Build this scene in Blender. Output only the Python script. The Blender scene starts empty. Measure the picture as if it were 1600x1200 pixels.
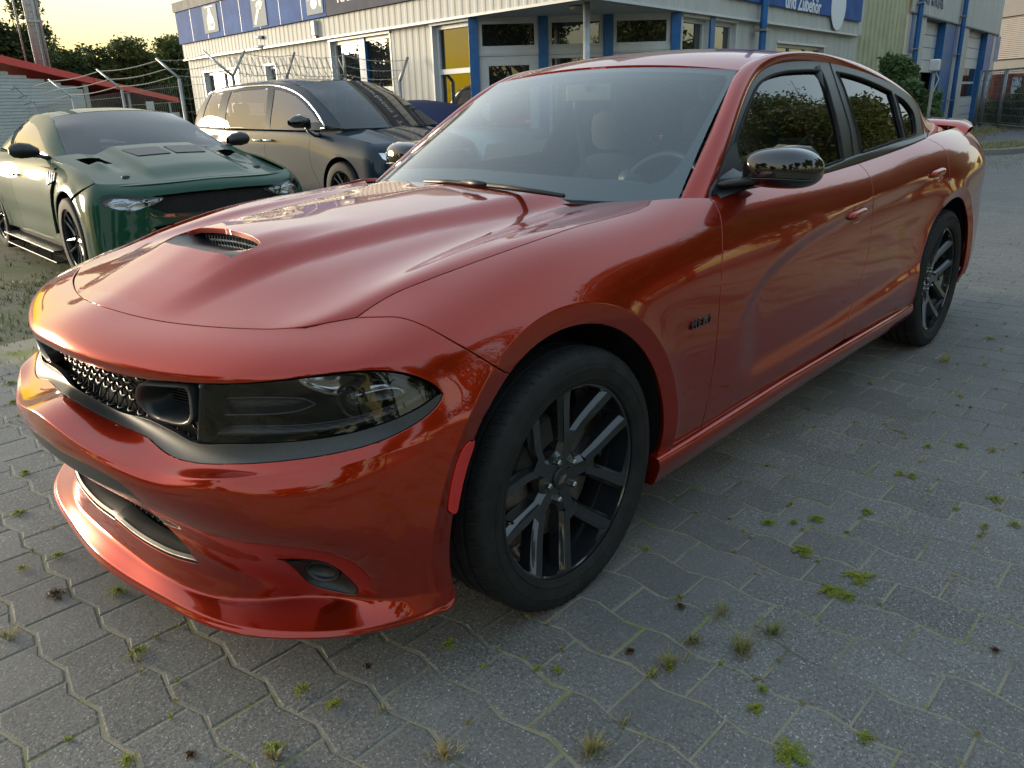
import bpy, bmesh, math, random
import numpy as np
from mathutils import Vector, Matrix
from mathutils.geometry import delaunay_2d_cdt
random.seed(7); RNG = np.random.RandomState(7)
C = bpy.context.scene.collection
scene = bpy.context.scene
# ------------------------------------------------------------------ camera
CAM_P = (-1.474, -2.089, 1.306); YAW, PITCH, ROLL, FPX = 0.758, 0.342, -0.032, 1236.3
def cam_axes():
    f = np.array([math.cos(YAW)*math.cos(PITCH), math.sin(YAW)*math.cos(PITCH), -math.sin(PITCH)])
    r = np.array([math.sin(YAW), -math.cos(YAW), 0.]); u = np.cross(r, f)
    return r*math.cos(ROLL)+u*math.sin(ROLL), -r*math.sin(ROLL)+u*math.cos(ROLL), f
CR, CU, CF = cam_axes(); CP = np.array(CAM_P)
cd = bpy.data.cameras.new('camera'); cam = bpy.data.objects.new('camera', cd); C.objects.link(cam)
cd.sensor_fit = 'HORIZONTAL'; cd.sensor_width = 36; cd.lens = FPX/1600*36; cd.clip_start = .05; cd.clip_end = 3000
cam.matrix_world = Matrix(((CR[0], CU[0], -CF[0], CAM_P[0]), (CR[1], CU[1], -CF[1], CAM_P[1]), (CR[2], CU[2], -CF[2], CAM_P[2]), (0, 0, 0, 1)))
scene.camera = cam
# ------------------------------------------------------------------ world, sun, exposure
SUN_EL, SUN_AZ = math.radians(5.0), math.radians(108)      # azimuth measured from +x towards +y; the sun itself stands behind the tree line
world = bpy.data.worlds.new('World'); scene.world = world; world.use_nodes = True
wn = world.node_tree.nodes; wl = world.node_tree.links
bg = wn['Background']
sky = wn.new('ShaderNodeTexSky'); sky.sky_type = 'NISHITA'; sky.sun_disc = False
sky.sun_elevation = SUN_EL; sky.sun_rotation = math.radians(90)-SUN_AZ
sky.air_density = 1.0; sky.dust_density = 3.0; sky.ozone_density = 1.0; sky.altitude = 100
gm = wn.new('ShaderNodeGamma'); gm.inputs[1].default_value = .23; hs = wn.new('ShaderNodeHueSaturation'); hs.inputs['Saturation'].default_value = 2.5
wl.new(sky.outputs[0], gm.inputs[0]); wl.new(gm.outputs[0], hs.inputs['Color']); wl.new(hs.outputs[0], bg.inputs[0]); bg.inputs[1].default_value = 0.080
sd = bpy.data.lights.new('sun', 'SUN'); so = bpy.data.objects.new('sun', sd); C.objects.link(so)
sd.energy = .5; sd.angle = math.radians(22); sd.color = (1, .84, .62)
so.rotation_euler = Vector((math.cos(SUN_AZ)*math.cos(SUN_EL), math.sin(SUN_AZ)*math.cos(SUN_EL), math.sin(SUN_EL))).to_track_quat('Z', 'Y').to_euler()
scene.view_settings.view_transform = 'Standard'; scene.view_settings.look = 'None'
scene.view_settings.exposure = 3.7; scene.view_settings.gamma = 1; scene.view_settings.use_curve_mapping = False
scene.cycles.max_bounces = 8; scene.cycles.transparent_max_bounces = 24; scene.cycles.glossy_bounces = 4
scene.cycles.caustics_reflective = False; scene.cycles.caustics_refractive = False
# ------------------------------------------------------------------ numeric helpers
def bp(px, py, ax, val):
    d = CF+(px-800)/FPX*CR-(py-600)/FPX*CU
    return CP+(val-CP[ax])/d[ax]*d
def proj(P):
    d = np.atleast_2d(P)-CP; w = d@CF
    return np.stack([800+FPX*(d@CR)/w, 600-FPX*(d@CU)/w], 1)
def sstep(a, b, x):
    t = np.clip((np.asarray(x, float)-a)/(b-a), 0, 1); return t*t*(3-2*t)
def catmull(P, step=None, n=8, closed=False):
    """smooth polyline through the points P (k,d)"""
    P = np.asarray(P, float); k = len(P)
    if k < 3: 
        return np.array([P[0]+(P[-1]-P[0])*i/n for i in range(n+1)])
    out = []
    rng = range(k if closed else k-1)
    for i in rng:
        p1, p2 = P[i], P[(i+1) % k]
        p0 = P[i-1] if (i > 0 or closed) else 2*p1-p2
        p3 = P[(i+2) % k] if (i+2 < k or closed) else 2*p2-p1
        t0 = 0; t1 = t0+max(np.linalg.norm(p1-p0), 1e-9)**.5; t2 = t1+max(np.linalg.norm(p2-p1), 1e-9)**.5; t3 = t2+max(np.linalg.norm(p3-p2), 1e-9)**.5
        m = n if step is None else max(1, int(np.linalg.norm(p2-p1)/step))
        for j in range(m):
            t = t1+(t2-t1)*j/m
            A1 = (t1-t)/(t1-t0)*p0+(t-t0)/(t1-t0)*p1; A2 = (t2-t)/(t2-t1)*p1+(t-t1)/(t2-t1)*p2; A3 = (t3-t)/(t3-t2)*p2+(t-t2)/(t3-t2)*p3
            B1 = (t2-t)/(t2-t0)*A1+(t-t0)/(t2-t0)*A2; B2 = (t3-t)/(t3-t1)*A2+(t-t1)/(t3-t1)*A3
            out.append((t2-t)/(t2-t1)*B1+(t-t1)/(t2-t1)*B2)
    if not closed: out.append(P[-1])
    return np.array(out)
def pchip(xk, yk, x):
    xk = np.asarray(xk, float); yk = np.asarray(yk, float); x = np.asarray(x, float)
    if len(xk) == 2: return np.interp(x, xk, yk)
    h = np.diff(xk); d = np.diff(yk)/h; m = np.zeros(len(xk))
    for i in range(1, len(xk)-1):
        if d[i-1]*d[i] > 0:
            w1 = 2*h[i]+h[i-1]; w2 = h[i]+2*h[i-1]; m[i] = (w1+w2)/(w1/d[i-1]+w2/d[i])
    m[0] = d[0]; m[-1] = d[-1]
    i = np.clip(np.searchsorted(xk, x)-1, 0, len(h)-1); t = (x-xk[i])/h[i]
    return (2*t**3-3*t**2+1)*yk[i]+(t**3-2*t**2+t)*h[i]*m[i]+(-2*t**3+3*t**2)*yk[i+1]+(t**3-t**2)*h[i]*m[i+1]
def in_poly(pts, poly):
    x, y = pts[:, 0], pts[:, 1]; ins = np.zeros(len(pts), bool); n = len(poly)
    x1, y1 = poly[:, 0], poly[:, 1]; x2, y2 = np.roll(x1, -1), np.roll(y1, -1)
    for a, b, c, d in zip(x1, y1, x2, y2):
        if b == d: continue
        m = (b > y) != (d > y)
        ins ^= m & (x < (c-a)*(y-b)/(d-b)+a)
    return ins
def bbasis(t):
    return np.stack([(1-t)**3, 3*t**3-6*t**2+4, -3*t**3+3*t**2+3*t+1, t**3], -1)/6
class Surf:
    """bicubic B-spline surface through (nearly) the net; mirrored across y=0 where the flags say so"""
    def __init__(s, net, sharpen=1, sym0=False, sym1=False, symv1=False, disp=None, scale=(1, 1)):
        s.L = np.array(net, float); s.sym0, s.sym1, s.symv1 = sym0, sym1, symv1; s.disp = disp; s.scale = np.array(scale, float)
        s.nu, s.nv = s.L.shape[:2]; s.P = s.L.copy()
        g = np.stack(np.meshgrid(np.arange(s.nu), np.arange(s.nv), indexing='ij'), -1).reshape(-1, 2).astype(float)
        for _ in range(sharpen):
            s._pad(); s.P = s.P+(s.L-s.raw(g[:, 0], g[:, 1]).reshape(s.nu, s.nv, 3))
        s._pad(); s.grid = None
    def _pad(s):
        M = np.array([1, -1, 1.]); P = s.P
        a = P[1]*M if s.sym0 else 2*P[0]-P[1]; b = P[-2]*M if s.sym1 else 2*P[-1]-P[-2]
        Q = np.concatenate([a[None], P, b[None]], 0)
        c = 2*Q[:, 0]-Q[:, 1]; d = Q[:, -2]*M if s.symv1 else 2*Q[:, -1]-Q[:, -2]
        s.Q = np.concatenate([c[:, None], Q, d[:, None]], 1)
    def raw(s, u, v):
        u = np.clip(u, 0, s.nu-1); v = np.clip(v, 0, s.nv-1)
        i = np.minimum(u.astype(int), s.nu-2); j = np.minimum(v.astype(int), s.nv-2)
        bu = bbasis(u-i); bv = bbasis(v-j); out = np.zeros((len(u), 3))
        for a in range(4):
            for b in range(4): out += (bu[:, a]*bv[:, b])[:, None]*s.Q[i+a, j+b]
        return out
    def ev(s, uv):
        uv = np.atleast_2d(uv); P = s.raw(uv[:, 0], uv[:, 1])
        return s.disp(P, uv) if s.disp else P
    def nrm(s, uv, e=.012):
        uv = np.atleast_2d(uv); eu = np.array([e, 0]); ev = np.array([0, e])
        hi = np.array([s.nu-1, s.nv-1.])
        du = s.ev(np.minimum(uv+eu, hi))-s.ev(np.maximum(uv-eu, 0)); dv = s.ev(np.minimum(uv+ev, hi))-s.ev(np.maximum(uv-ev, 0))
        n = np.cross(du, dv); return n/np.maximum(np.linalg.norm(n, axis=1), 1e-12)[:, None]*s.flip
    flip = 1
    W = None                                                       # placement of the car the surface belongs to
    def wl(s, P): return P if s.W is None else P@s.W[0].T+s.W[1]
    def mk(s):
        if s.grid is None:
            a = np.linspace(0, s.nu-1, (s.nu-1)*8+1); b = np.linspace(0, s.nv-1, (s.nv-1)*6+1)
            g = np.stack(np.meshgrid(a, b, indexing='ij'), -1).reshape(-1, 2); P = s.ev(g)
            Pw = s.wl(P); s.grid = g; s.gp = proj(Pw); s.gd = (Pw-CP)@CF; n_ = s.nrm(g); n_ = n_ if s.W is None else n_@s.W[0].T; s.gf = np.einsum('ij,ij->i', n_, Pw-CP) < 0
    def inv(s, px, hint=None):
        """parameters of the front-most facing surface point seen at pixel px"""
        s.mk(); px = np.asarray(px, float)
        if hint is not None:
            c = [np.array(hint, float)]
        else:
            d = np.hypot(*(s.gp-px).T)+(~s.gf)*60; k = np.argsort(d)[:12]; k = k[np.argsort(s.gd[k]+d[k]*.02)]; c = [s.grid[q] for q in k[:4]]
        best = None
        for q in c:
            q = q.copy()
            for _ in range(14):
                p = proj(s.wl(s.ev(q)))[0]; r = px-p
                if abs(r).max() < .02: break
                e = .004; J = np.stack([(proj(s.wl(s.ev(q+[e, 0])))[0]-proj(s.wl(s.ev(q-[e, 0])))[0])/(2*e), (proj(s.wl(s.ev(q+[0, e])))[0]-proj(s.wl(s.ev(q-[0, e])))[0])/(2*e)], 1)
                try: st = np.linalg.solve(J.T@J+np.eye(2)*.5, J.T@r)
                except Exception: break
                m = np.abs(st).max(); st = st*min(1, .7/max(m, 1e-9)); q = np.clip(q+st, 0, [s.nu-1, s.nv-1])
            e = np.hypot(*(px-proj(s.wl(s.ev(q)))[0]))
            if best is None or e < best[0]-.3: best = (e, q)
        return best[1], best[0]
    def curve(s, pts, step=9, smooth=True, hint=None, name=''):
        P = catmull(pts, step=step) if smooth else np.asarray(pts, float); out = []; h = hint; bad = 0
        for p in P:
            q, e = s.inv(p, h)
            if e > 1.5 and h is not None: q, e = s.inv(p)
            if e > 3: bad = max(bad, e); continue
            out.append(q); h = q
        if bad: print('CURVE miss', name, round(bad, 1), len(out), len(P))
        return np.array(out)
# ------------------------------------------------------------------ objects
def link(name, me, mat, parent=None):
    o = bpy.data.objects.new(name, me); C.objects.link(o)
    if mat is not None:
        for m in (mat if isinstance(mat, (list, tuple)) else [mat]): me.materials.append(m)
    if parent is not None: o.parent = parent; o.matrix_parent_inverse = Matrix()
    return o
def pydata(name, V, F, mat, parent=None, smooth=False, normals=None, mi=None):
    me = bpy.data.meshes.new(name); V = np.asarray(V, float)
    me.from_pydata([tuple(v) for v in V.tolist()], [], [tuple(int(a) for a in f) for f in F]); 
    if mi is not None: me.polygons.foreach_set('material_index', np.asarray(mi, int))
    if smooth: me.polygons.foreach_set('use_smooth', np.ones(len(me.polygons), bool))
    if normals is not None:
        N = np.asarray(normals, float); me.normals_split_custom_set_from_vertices([tuple(n) for n in N.tolist()])
    me.update()
    return link(name, me, mat, parent)
def thing(name, label, cat, loc=(0, 0, 0), rz=0, group=None):
    o = bpy.data.objects.new(name, None); C.objects.link(o); o.location = loc; o.rotation_euler = (0, 0, rz); o.empty_display_size = .2
    o['label'] = label; o['category'] = cat
    if group: o['group'] = group
    return o
def tag(o, label=None, cat=None, group=None, kind=None):
    if label: o['label'] = label
    if cat: o['category'] = cat
    if group: o['group'] = group
    if kind: o['kind'] = kind
    return o
def copy_tree(o, parent=None):
    c = o.copy(); C.objects.link(c); c.parent = parent
    for ch in list(o.children): copy_tree(ch, c)
    return c
class MB:
    """collects primitive shapes into one mesh"""
    def __init__(s): s.V = []; s.F = []; s.M = []; s.m = 0
    def add(s, V, F):
        o = len(s.V); s.V += [tuple(map(float, v)) for v in V]; s.F += [tuple(int(i)+o for i in f) for f in F]; s.M += [s.m]*len(F)
    def box(s, a, b, R=None, O=(0, 0, 0)):
        V = [(x, y, z) for z in (a[2], b[2]) for y in (a[1], b[1]) for x in (a[0], b[0])]
        if R is not None: V = [tuple(np.array(R)@np.array(v)+np.array(O)) for v in V]
        s.add(V, [(0, 2, 3, 1), (4, 5, 7, 6), (0, 1, 5, 4), (2, 6, 7, 3), (0, 4, 6, 2), (1, 3, 7, 5)])
    def tube(s, pts, r, n=8, caps=True, closed=False, flat=None):
        pts = [np.array(p, float) for p in pts]; k = len(pts); V = []; prev = None
        rs = r if isinstance(r, (list, tuple, np.ndarray)) else [r]*k
        for i, p in enumerate(pts):
            t = (pts[(i+1) % k]-pts[i-1]) if closed else (pts[min(i+1, k-1)]-pts[max(i-1, 0)]); t /= max(np.linalg.norm(t), 1e-9)
            if prev is None:
                a = np.cross(t, [0, 0, 1.]); 
                if np.linalg.norm(a) < .05: a = np.cross(t, [1., 0, 0])
            else: a = prev-t*(prev@t)
            a /= np.linalg.norm(a); prev = a; b = np.cross(t, a)
            for j in range(n):
                w = 2*math.pi*j/n; V.append(p+rs[i]*(math.cos(w)*a+math.sin(w)*b*(flat or 1)))
        F = []
        for i in range(k if closed else k-1):
            for j in range(n):
                i2 = (i+1) % k; F.append((i*n+j, i*n+(j+1) % n, i2*n+(j+1) % n, i2*n+j))
        if caps and not closed: F += [tuple(range(n))[::-1], tuple((k-1)*n+j for j in range(n))]
        s.add(V, F)
    def prism(s, poly, z0, z1, M=None):
        n = len(poly); V = [(p[0], p[1], z0) for p in poly]+[(p[0], p[1], z1) for p in poly]
        if M is not None: V = [tuple(M(np.array(v))) for v in V]
        s.add(V, [tuple(range(n))[::-1], tuple(range(n, 2*n))]+[(i, (i+1) % n, n+(i+1) % n, n+i) for i in range(n)])
    def lathe(s, prof, n=48, ax=1, o=(0, 0, 0), closed=False):
        """prof: (r, a) pairs revolved round axis ax through o"""
        V = []; k = len(prof)
        for r, a in prof:
            for j in range(n):
                w = 2*math.pi*j/n; c, d = r*math.cos(w), r*math.sin(w)
                p = {0: (a, c, d), 1: (c, a, d), 2: (c, d, a)}[ax]; V.append((p[0]+o[0], p[1]+o[1], p[2]+o[2]))
        F = [(i*n+j, i*n+(j+1) % n, ((i+1) % k)*n+(j+1) % n, ((i+1) % k)*n+j) for i in range(k if closed else k-1) for j in range(n)]
        s.add(V, F)
    def grid(s, P, flip=False, closed_u=False):
        P = np.asarray(P); a, b = P.shape[:2]; F = []
        for i in range(a if closed_u else a-1):
            for j in range(b-1):
                i2 = (i+1) % a; f = (i*b+j, i2*b+j, i2*b+j+1, i*b+j+1); F.append(f[::-1] if flip else f)
        s.add(P.reshape(-1, 3), F)
    def build(s, name, mat, parent=None, smooth=None, bevel=None, auto=None, sub=0, weld=False):
        me = bpy.data.meshes.new(name); me.from_pydata(s.V, [], s.F)
        me.polygons.foreach_set('material_index', s.M)
        if weld or bevel or sub:
            bm = bmesh.new(); bm.from_mesh(me); bmesh.ops.remove_doubles(bm, verts=bm.verts, dist=1e-5)
            bmesh.ops.recalc_face_normals(bm, faces=bm.faces); bm.to_mesh(me); bm.free()
        o = link(name, me, mat, parent)
        if smooth or auto is not None:
            me.polygons.foreach_set('use_smooth', np.ones(len(me.polygons), bool))
            if auto is not None: me.set_sharp_from_angle(angle=math.radians(auto))
        if bevel:
            m = o.modifiers.new('bevel', 'BEVEL'); m.width = bevel; m.segments = 2; m.limit_method = 'ANGLE'; m.angle_limit = math.radians(35)
        if sub:
            m = o.modifiers.new('sub', 'SUBSURF'); m.levels = m.render_levels = sub
        return o
def panel(surf, outer, holes=(), res=(.25, .25), creases=(), gap=.0034, flange=.014, off=0., grids=True, flange_holes=True):
    """triangulated trimmed patch of surf with exact edges, true surface normals and turned-in edges -> V,F,N"""
    S = surf.scale
    def clean(L):
        L = np.asarray(L, float); keep = [0]
        for i in range(1, len(L)):
            if np.hypot(*((L[i]-L[keep[-1]])*S)) > .004: keep.append(i)
        if np.hypot(*((L[keep[-1]]-L[0])*S)) <= .004: keep.pop()
        L = L[keep]; out = []
        for i in range(len(L)):
            a, b = L[i], L[(i+1) % len(L)]; m = max(1, int(np.max(np.abs(b-a)/(np.array(res)*.8))))
            for j in range(m): out.append(a+(b-a)*j/m)
        return np.array(out)
    def area(L): x, y = L.T; return .5*np.sum(x*np.roll(y, -1)-np.roll(x, -1)*y)
    outer = clean(outer); outer = outer if area(outer) > 0 else outer[::-1]
    hs = []
    for h in holes: h = clean(h); hs.append(h[::-1] if area(h) > 0 else h)
    loops = [outer]+hs; pts = []; edges = []; rng = []
    for L in loops:
        b = len(pts); pts += list(L); n = len(L); edges += [(b+i, b+(i+1) % n) for i in range(n)]; rng.append((b, n))
    for L in creases:
        b = len(pts); pts += list(L); edges += [(b+i, b+i+1) for i in range(len(L)-1)]
    nb = len(pts)
    lo, hi = outer.min(0), outer.max(0)
    a = np.arange(lo[0]+res[0]*.37, hi[0], res[0]); b = np.arange(lo[1]+res[1]*.41, hi[1], res[1])
    g = np.stack(np.meshgrid(a, b, indexing='ij'), -1).reshape(-1, 2)
    m = in_poly(g, outer)
    for h in hs: m &= ~in_poly(g, h)
    g = g[m]; B = np.array(pts); k = np.zeros(len(g), bool)
    for i in range(0, len(g), 2000):
        d = (g[i:i+2000, None]-B[None])/np.array(res); k[i:i+2000] = (d**2).sum(-1).min(1) > .12
    g = g[k]; allp = list(B)+list(g)
    r = delaunay_2d_cdt([Vector((p[0]*S[0], p[1]*S[1])) for p in allp], edges, [], 0, 1e-7)
    V2 = np.array([tuple(v) for v in r[0]])/S; T = np.array([f for f in r[2] if len(f) == 3])
    cen = V2[T].mean(1); m = in_poly(cen, outer)
    for h in hs: m &= ~in_poly(cen, h)
    T = T[m]; P = surf.ev(V2); N = surf.nrm(V2)
    # consistent winding
    fn = np.cross(P[T[:, 1]]-P[T[:, 0]], P[T[:, 2]]-P[T[:, 0]]); fl = np.einsum('ij,ij->i', fn, N[T].mean(1)) < 0
    T[fl] = T[fl][:, ::-1]
    if off: P = P+N*off
    # map of input boundary vertices -> output index
    o_of = {}
    for i, src in enumerate(r[3]):
        for q in src: o_of.setdefault(q, i)
    V = list(P); NN = list(N); F = [tuple(t) for t in T]
    P = P.copy()
    for li, (b0, n) in enumerate(rng):
        if flange <= 0 or (li and not flange_holes): continue
        ids = [o_of[b0+i] for i in range(n)]; base = P[ids].copy(); nn = N[ids]
        tan = np.roll(base, -1, 0)-np.roll(base, 1, 0); tan /= np.maximum(np.linalg.norm(tan, axis=1), 1e-9)[:, None]
        inw = np.cross(nn, tan)*surf.flip
        mid = np.abs(base[:, 1]) < 2e-4                           # on the mirror plane: no gap
        inw[mid & (np.roll(mid, 1) & np.roll(mid, -1))] = 0
        w = np.where(mid, 0, 1.)[:, None]
        inw[mid] = 0
        for i, q in enumerate(ids): V[q] = base[i]+inw[i]*gap
        r1 = base+inw*(gap*.35)-nn*.0011; r2 = r1-nn*flange
        b1 = len(V); V += list(r1); NN += list((nn*.5-inw)/np.maximum(np.linalg.norm(nn*.5-inw, axis=1), 1e-9)[:, None])
        b2 = len(V); V += list(r1); NN += list(-inw+nn*1e-3); b3 = len(V); V += list(r2); NN += list(-inw+nn*1e-3)
        for i in range(n):
            j = (i+1) % n
            if mid[i] and mid[j]: continue
            q0, q1 = ids[i], ids[j]
            F += [(q0, b1+i, b1+j, q1), (b2+i, b3+i, b3+j, b2+j)]
            # winding fix
            for k2 in (-2, -1):
                f = F[k2]; A = np.array([V[x] for x in f]); fnn = np.cross(A[1]-A[0], A[2]-A[0]); ref = np.array(NN[b1+i])
                if fnn@ref < 0: F[k2] = f[::-1]
    V = np.array(V); NN = np.array(NN); NN /= np.maximum(np.linalg.norm(NN, axis=1), 1e-9)[:, None]
    return V, F, NN
def mirror(vfn):
    V, F, N = vfn; M = np.array([1, -1, 1.]); return V*M, [tuple(f)[::-1] for f in F], N*M
def join(*L):
    V = np.concatenate([l[0] for l in L]); N = np.concatenate([l[2] for l in L]); F = []; o = 0
    for l in L: F += [tuple(i+o for i in f) for f in l[1]]; o += len(l[0])
    return V, F, N
def emit(name, vfn, mat, parent, both=False):
    """both: mirrored half joined in; 'pair': a second object for the other side"""
    if both is True: vfn = join(vfn, mirror(vfn))
    o = pydata(name, vfn[0], vfn[1], mat, parent, True, vfn[2])
    if both == 'pair':
        m = mirror(vfn); pydata(name, m[0], m[1], mat, parent, True, m[2])
    return o
# ------------------------------------------------------------------ material helpers
class NT:
    def __init__(s, m): s.m = m; s.t = m.node_tree; s.n = s.t.nodes; s.l = s.t.links
    def new(s, t, **k):
        x = s.n.new(t)
        for a, b in k.items(): setattr(x, a, b)
        return x
    def inp(s, node, key, v):
        if isinstance(v, bpy.types.NodeSocket): s.l.new(v, node.inputs[key])
        elif v is not None:
            if isinstance(v, (tuple, list)) and len(v) == 3 and node.inputs[key].type == 'RGBA': v = (*v, 1)
            node.inputs[key].default_value = v
    def co(s, scale=(1, 1, 1), kind='Object', rot=(0, 0, 0)):
        c = s.new('ShaderNodeTexCoord'); m = s.new('ShaderNodeMapping'); s.l.new(c.outputs[kind], m.inputs[0]); m.inputs['Scale'].default_value = scale; m.inputs['Rotation'].default_value = rot; return m.outputs[0]
    def geo(s, scale=(1, 1, 1)):
        c = s.new('ShaderNodeNewGeometry'); m = s.new('ShaderNodeMapping'); s.l.new(c.outputs['Position'], m.inputs[0]); m.inputs['Scale'].default_value = scale; return m.outputs[0]
    def noise(s, vec, scale=5, detail=4, rough=.6, dist=0, out='Fac'):
        x = s.new('ShaderNodeTexNoise'); s.l.new(vec, x.inputs['Vector']); x.inputs['Scale'].default_value = scale; x.inputs['Detail'].default_value = detail; x.inputs['Roughness'].default_value = rough; x.inputs['Distortion'].default_value = dist; return x.outputs[out]
    def voro(s, vec, scale=5, feature='F1', out='Distance', rnd=1):
        x = s.new('ShaderNodeTexVoronoi', feature=feature); s.l.new(vec, x.inputs['Vector']); x.inputs['Scale'].default_value = scale; x.inputs['Randomness'].default_value = rnd; return x.outputs[out]
    def ramp(s, fac, stops):
        x = s.new('ShaderNodeValToRGB'); s.l.new(fac, x.inputs[0]); e = x.color_ramp.elements
        while len(e) < len(stops): e.new(.5)
        for el, (p, c) in zip(e, stops): el.position = p; el.color = (c, c, c, 1) if isinstance(c, (int, float)) else (*c, 1)
        return x.outputs[0]
    def math(s, op, a, b=None, c=None, clamp=False):
        x = s.new('ShaderNodeMath', operation=op, use_clamp=clamp); s.inp(x, 0, a); s.inp(x, 1, b)
        if c is not None: s.inp(x, 2, c)
        return x.outputs[0]
    def mix(s, fac, a, b, blend='MIX'):
        x = s.new('ShaderNodeMix', data_type='RGBA', blend_type=blend); s.inp(x, 0, fac); s.inp(x, 6, a); s.inp(x, 7, b); return x.outputs[2]
    def bump(s, h, strength=.3, dist=.01, normal=None):
        x = s.new('ShaderNodeBump'); s.inp(x, 'Height', h); x.inputs['Strength'].default_value = strength; x.inputs['Distance'].default_value = dist
        if normal: s.l.new(normal, x.inputs['Normal'])
        return x.outputs[0]
    def info(s): return s.new('ShaderNodeObjectInfo').outputs['Random']
def mat(name, color=(.5, .5, .5), rough=.5, metal=0., spec=None, coat=0, coat_rough=.03, trans=0, alpha=None, emit=None, emit_s=1, build=None, ior=None):
    m = bpy.data.materials.new(name); m.use_nodes = True; t = NT(m); b = t.n['Principled BSDF']
    t.inp(b, 'Base Color', color); b.inputs['Roughness'].default_value = rough; b.inputs['Metallic'].default_value = metal
    if spec is not None: b.inputs['Specular IOR Level'].default_value = spec
    if coat: b.inputs['Coat Weight'].default_value = coat; b.inputs['Coat Roughness'].default_value = coat_rough
    if trans: b.inputs['Transmission Weight'].default_value = trans
    if ior: b.inputs['IOR'].default_value = ior
    if emit: t.inp(b, 'Emission Color', emit); b.inputs['Emission Strength'].default_value = emit_s
    if build: build(t, b)
    return m
def grain(amount=.15, scale=40, bump=0, bscale=None, bdist=.002, rough=0):
    """adds colour variation, roughness variation and fine relief to a plain material"""
    def f(t, b):
        v = t.co(); n = t.noise(v, scale, 5, .65); c = tuple(b.inputs['Base Color'].default_value)[:3]
        t.inp(b, 'Base Color', t.mix(t.ramp(n, [(.3, 0), (.7, 1)]), tuple(x*(1-amount) for x in c), tuple(min(1, x*(1+amount)) for x in c)))
        if rough: 
            r = b.inputs['Roughness'].default_value; n2 = t.noise(v, scale*.35, 4); t.inp(b, 'Roughness', t.math('MULTIPLY_ADD', n2, rough*2, max(r-rough, 0.02)))
        if bump: t.inp(b, 'Normal', t.bump(t.noise(v, bscale or scale*4, 3), bump, bdist))
    return f
M_GLOSSB = mat('camera_lens_black', (.01, .01, .01), .08); M_DARKF = mat('dark_gap', (.02, .02, .02), .8)
# ================================================================== ground
def speck(t, b):
    v = t.geo(); n1 = t.noise(v, 2.2, 5, .6); n2 = t.noise(v, 110, 4, .75); sp = t.voro(v, 300, out='Color'); spw = t.ramp(sp, [(.80, 0), (.97, 1)]); spd = t.ramp(sp, [(.03, 1), (.22, 0)])
    r = t.info(); tint = t.math('MULTIPLY_ADD', r, .22, .88)
    c = t.mix(t.ramp(n2, [(.32, 0), (.68, 1)]), (.036, .034, .031), (.268, .256, .234)); c = t.mix(t.ramp(n1, [(.35, 0), (.75, .55)]), c, (.21, .206, .19)); c = t.mix(t.math('MULTIPLY', spw, .8), c, (.62, .62, .60)); c = t.mix(t.math('MULTIPLY', spd, .7), c, (.04, .04, .042))
    st = t.ramp(t.noise(v, .8, 4, .6, 1.0), [(.45, 0), (.7, .7)]); c = t.mix(st, c, (.14, .137, .13)); st2 = t.ramp(t.noise(t.geo((1, 1, 1)), 6, 5, .7), [(.60, 0), (.72, .6)]); c = t.mix(st2, c, (.24, .232, .21))
    x = t.new('ShaderNodeMix', data_type='RGBA', blend_type='MULTIPLY'); x.inputs[0].default_value = 1; t.l.new(c, x.inputs[6]); cc = t.new('ShaderNodeCombineColor'); [t.l.new(tint, cc.inputs[i]) for i in range(3)]; t.l.new(cc.outputs[0], x.inputs[7]); t.inp(b, 'Base Color', x.outputs[2])
    t.inp(b, 'Roughness', t.math('MULTIPLY_ADD', n2, .3, .55))
    t.inp(b, 'Normal', t.bump(t.math('ADD', n2, t.math('MULTIPLY', sp, .6)), .55, .0022, t.bump(t.noise(v, 25, 3), .35, .006)))
M_PAVER = mat('grey_granite_paver', rough=.7, spec=.35, build=speck)
def joint(t, b):
    v = t.geo(); n = t.noise(v, 3.0, 5, .65); n2 = t.noise(v, 180, 3, .7)
    c = t.mix(n2, (.16, .14, .10), (.42, .37, .26)); c = t.mix(t.ramp(n, [(.50, 0), (.62, 1)]), c, (.22, .22, .06)); c = t.mix(t.ramp(t.noise(v, 1.3, 3), [(.52, 0), (.66, .8)]), c, (.055, .053, .048)); t.inp(b, 'Base Color', c); t.inp(b, 'Normal', t.bump(n2, .6, .004))
M_JOINT = mat('sandy_joint_fill', rough=.95, build=joint)
def earth(t, b):
    v = t.geo(); n = t.noise(v, .9, 6, .65); n2 = t.noise(v, 18, 5, .7); n3 = t.noise(v, 120, 3)
    c = t.mix(n2, (.10, .088, .065), (.19, .165, .12)); c = t.mix(t.ramp(n, [(.42, 0), (.6, 1)]), c, (.075, .092, .030)); c = t.mix(t.ramp(n3, [(.4, 0), (.75, .5)]), c, (.22, .20, .13)); t.inp(b, 'Base Color', c); t.inp(b, 'Normal', t.bump(n2, .6, .03))
M_EARTH = mat('dry_grass_and_earth', rough=.95, build=earth)
def asph(t, b):
    v = t.geo(); n2 = t.noise(v, 60, 4, .7); c = t.mix(n2, (.07, .07, .072), (.13, .13, .13)); c = t.mix(t.ramp(t.noise(v, .6, 4), [(.4, 0), (.7, .6)]), c, (.15, .145, .13)); t.inp(b, 'Base Color', c)
M_ASPH = mat('asphalt', rough=.85, build=asph)
def sheet(name, x0, y0, x1, y1, z, m): 
    mb = MB(); mb.add([(x0, y0, z), (x1, y0, z), (x1, y1, z), (x0, y1, z)], [(0, 1, 2, 3)]); return tag(mb.build(name, m), kind='structure')
sheet('ground', -900, -900, 900, 900, -.03, M_EARTH)
PX, PY = .156, .2125
EDGE_Y = 3.3
pave = sheet('paving', -6, -7.4, 21, EDGE_Y+.1, -.0019, M_JOINT)
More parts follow.
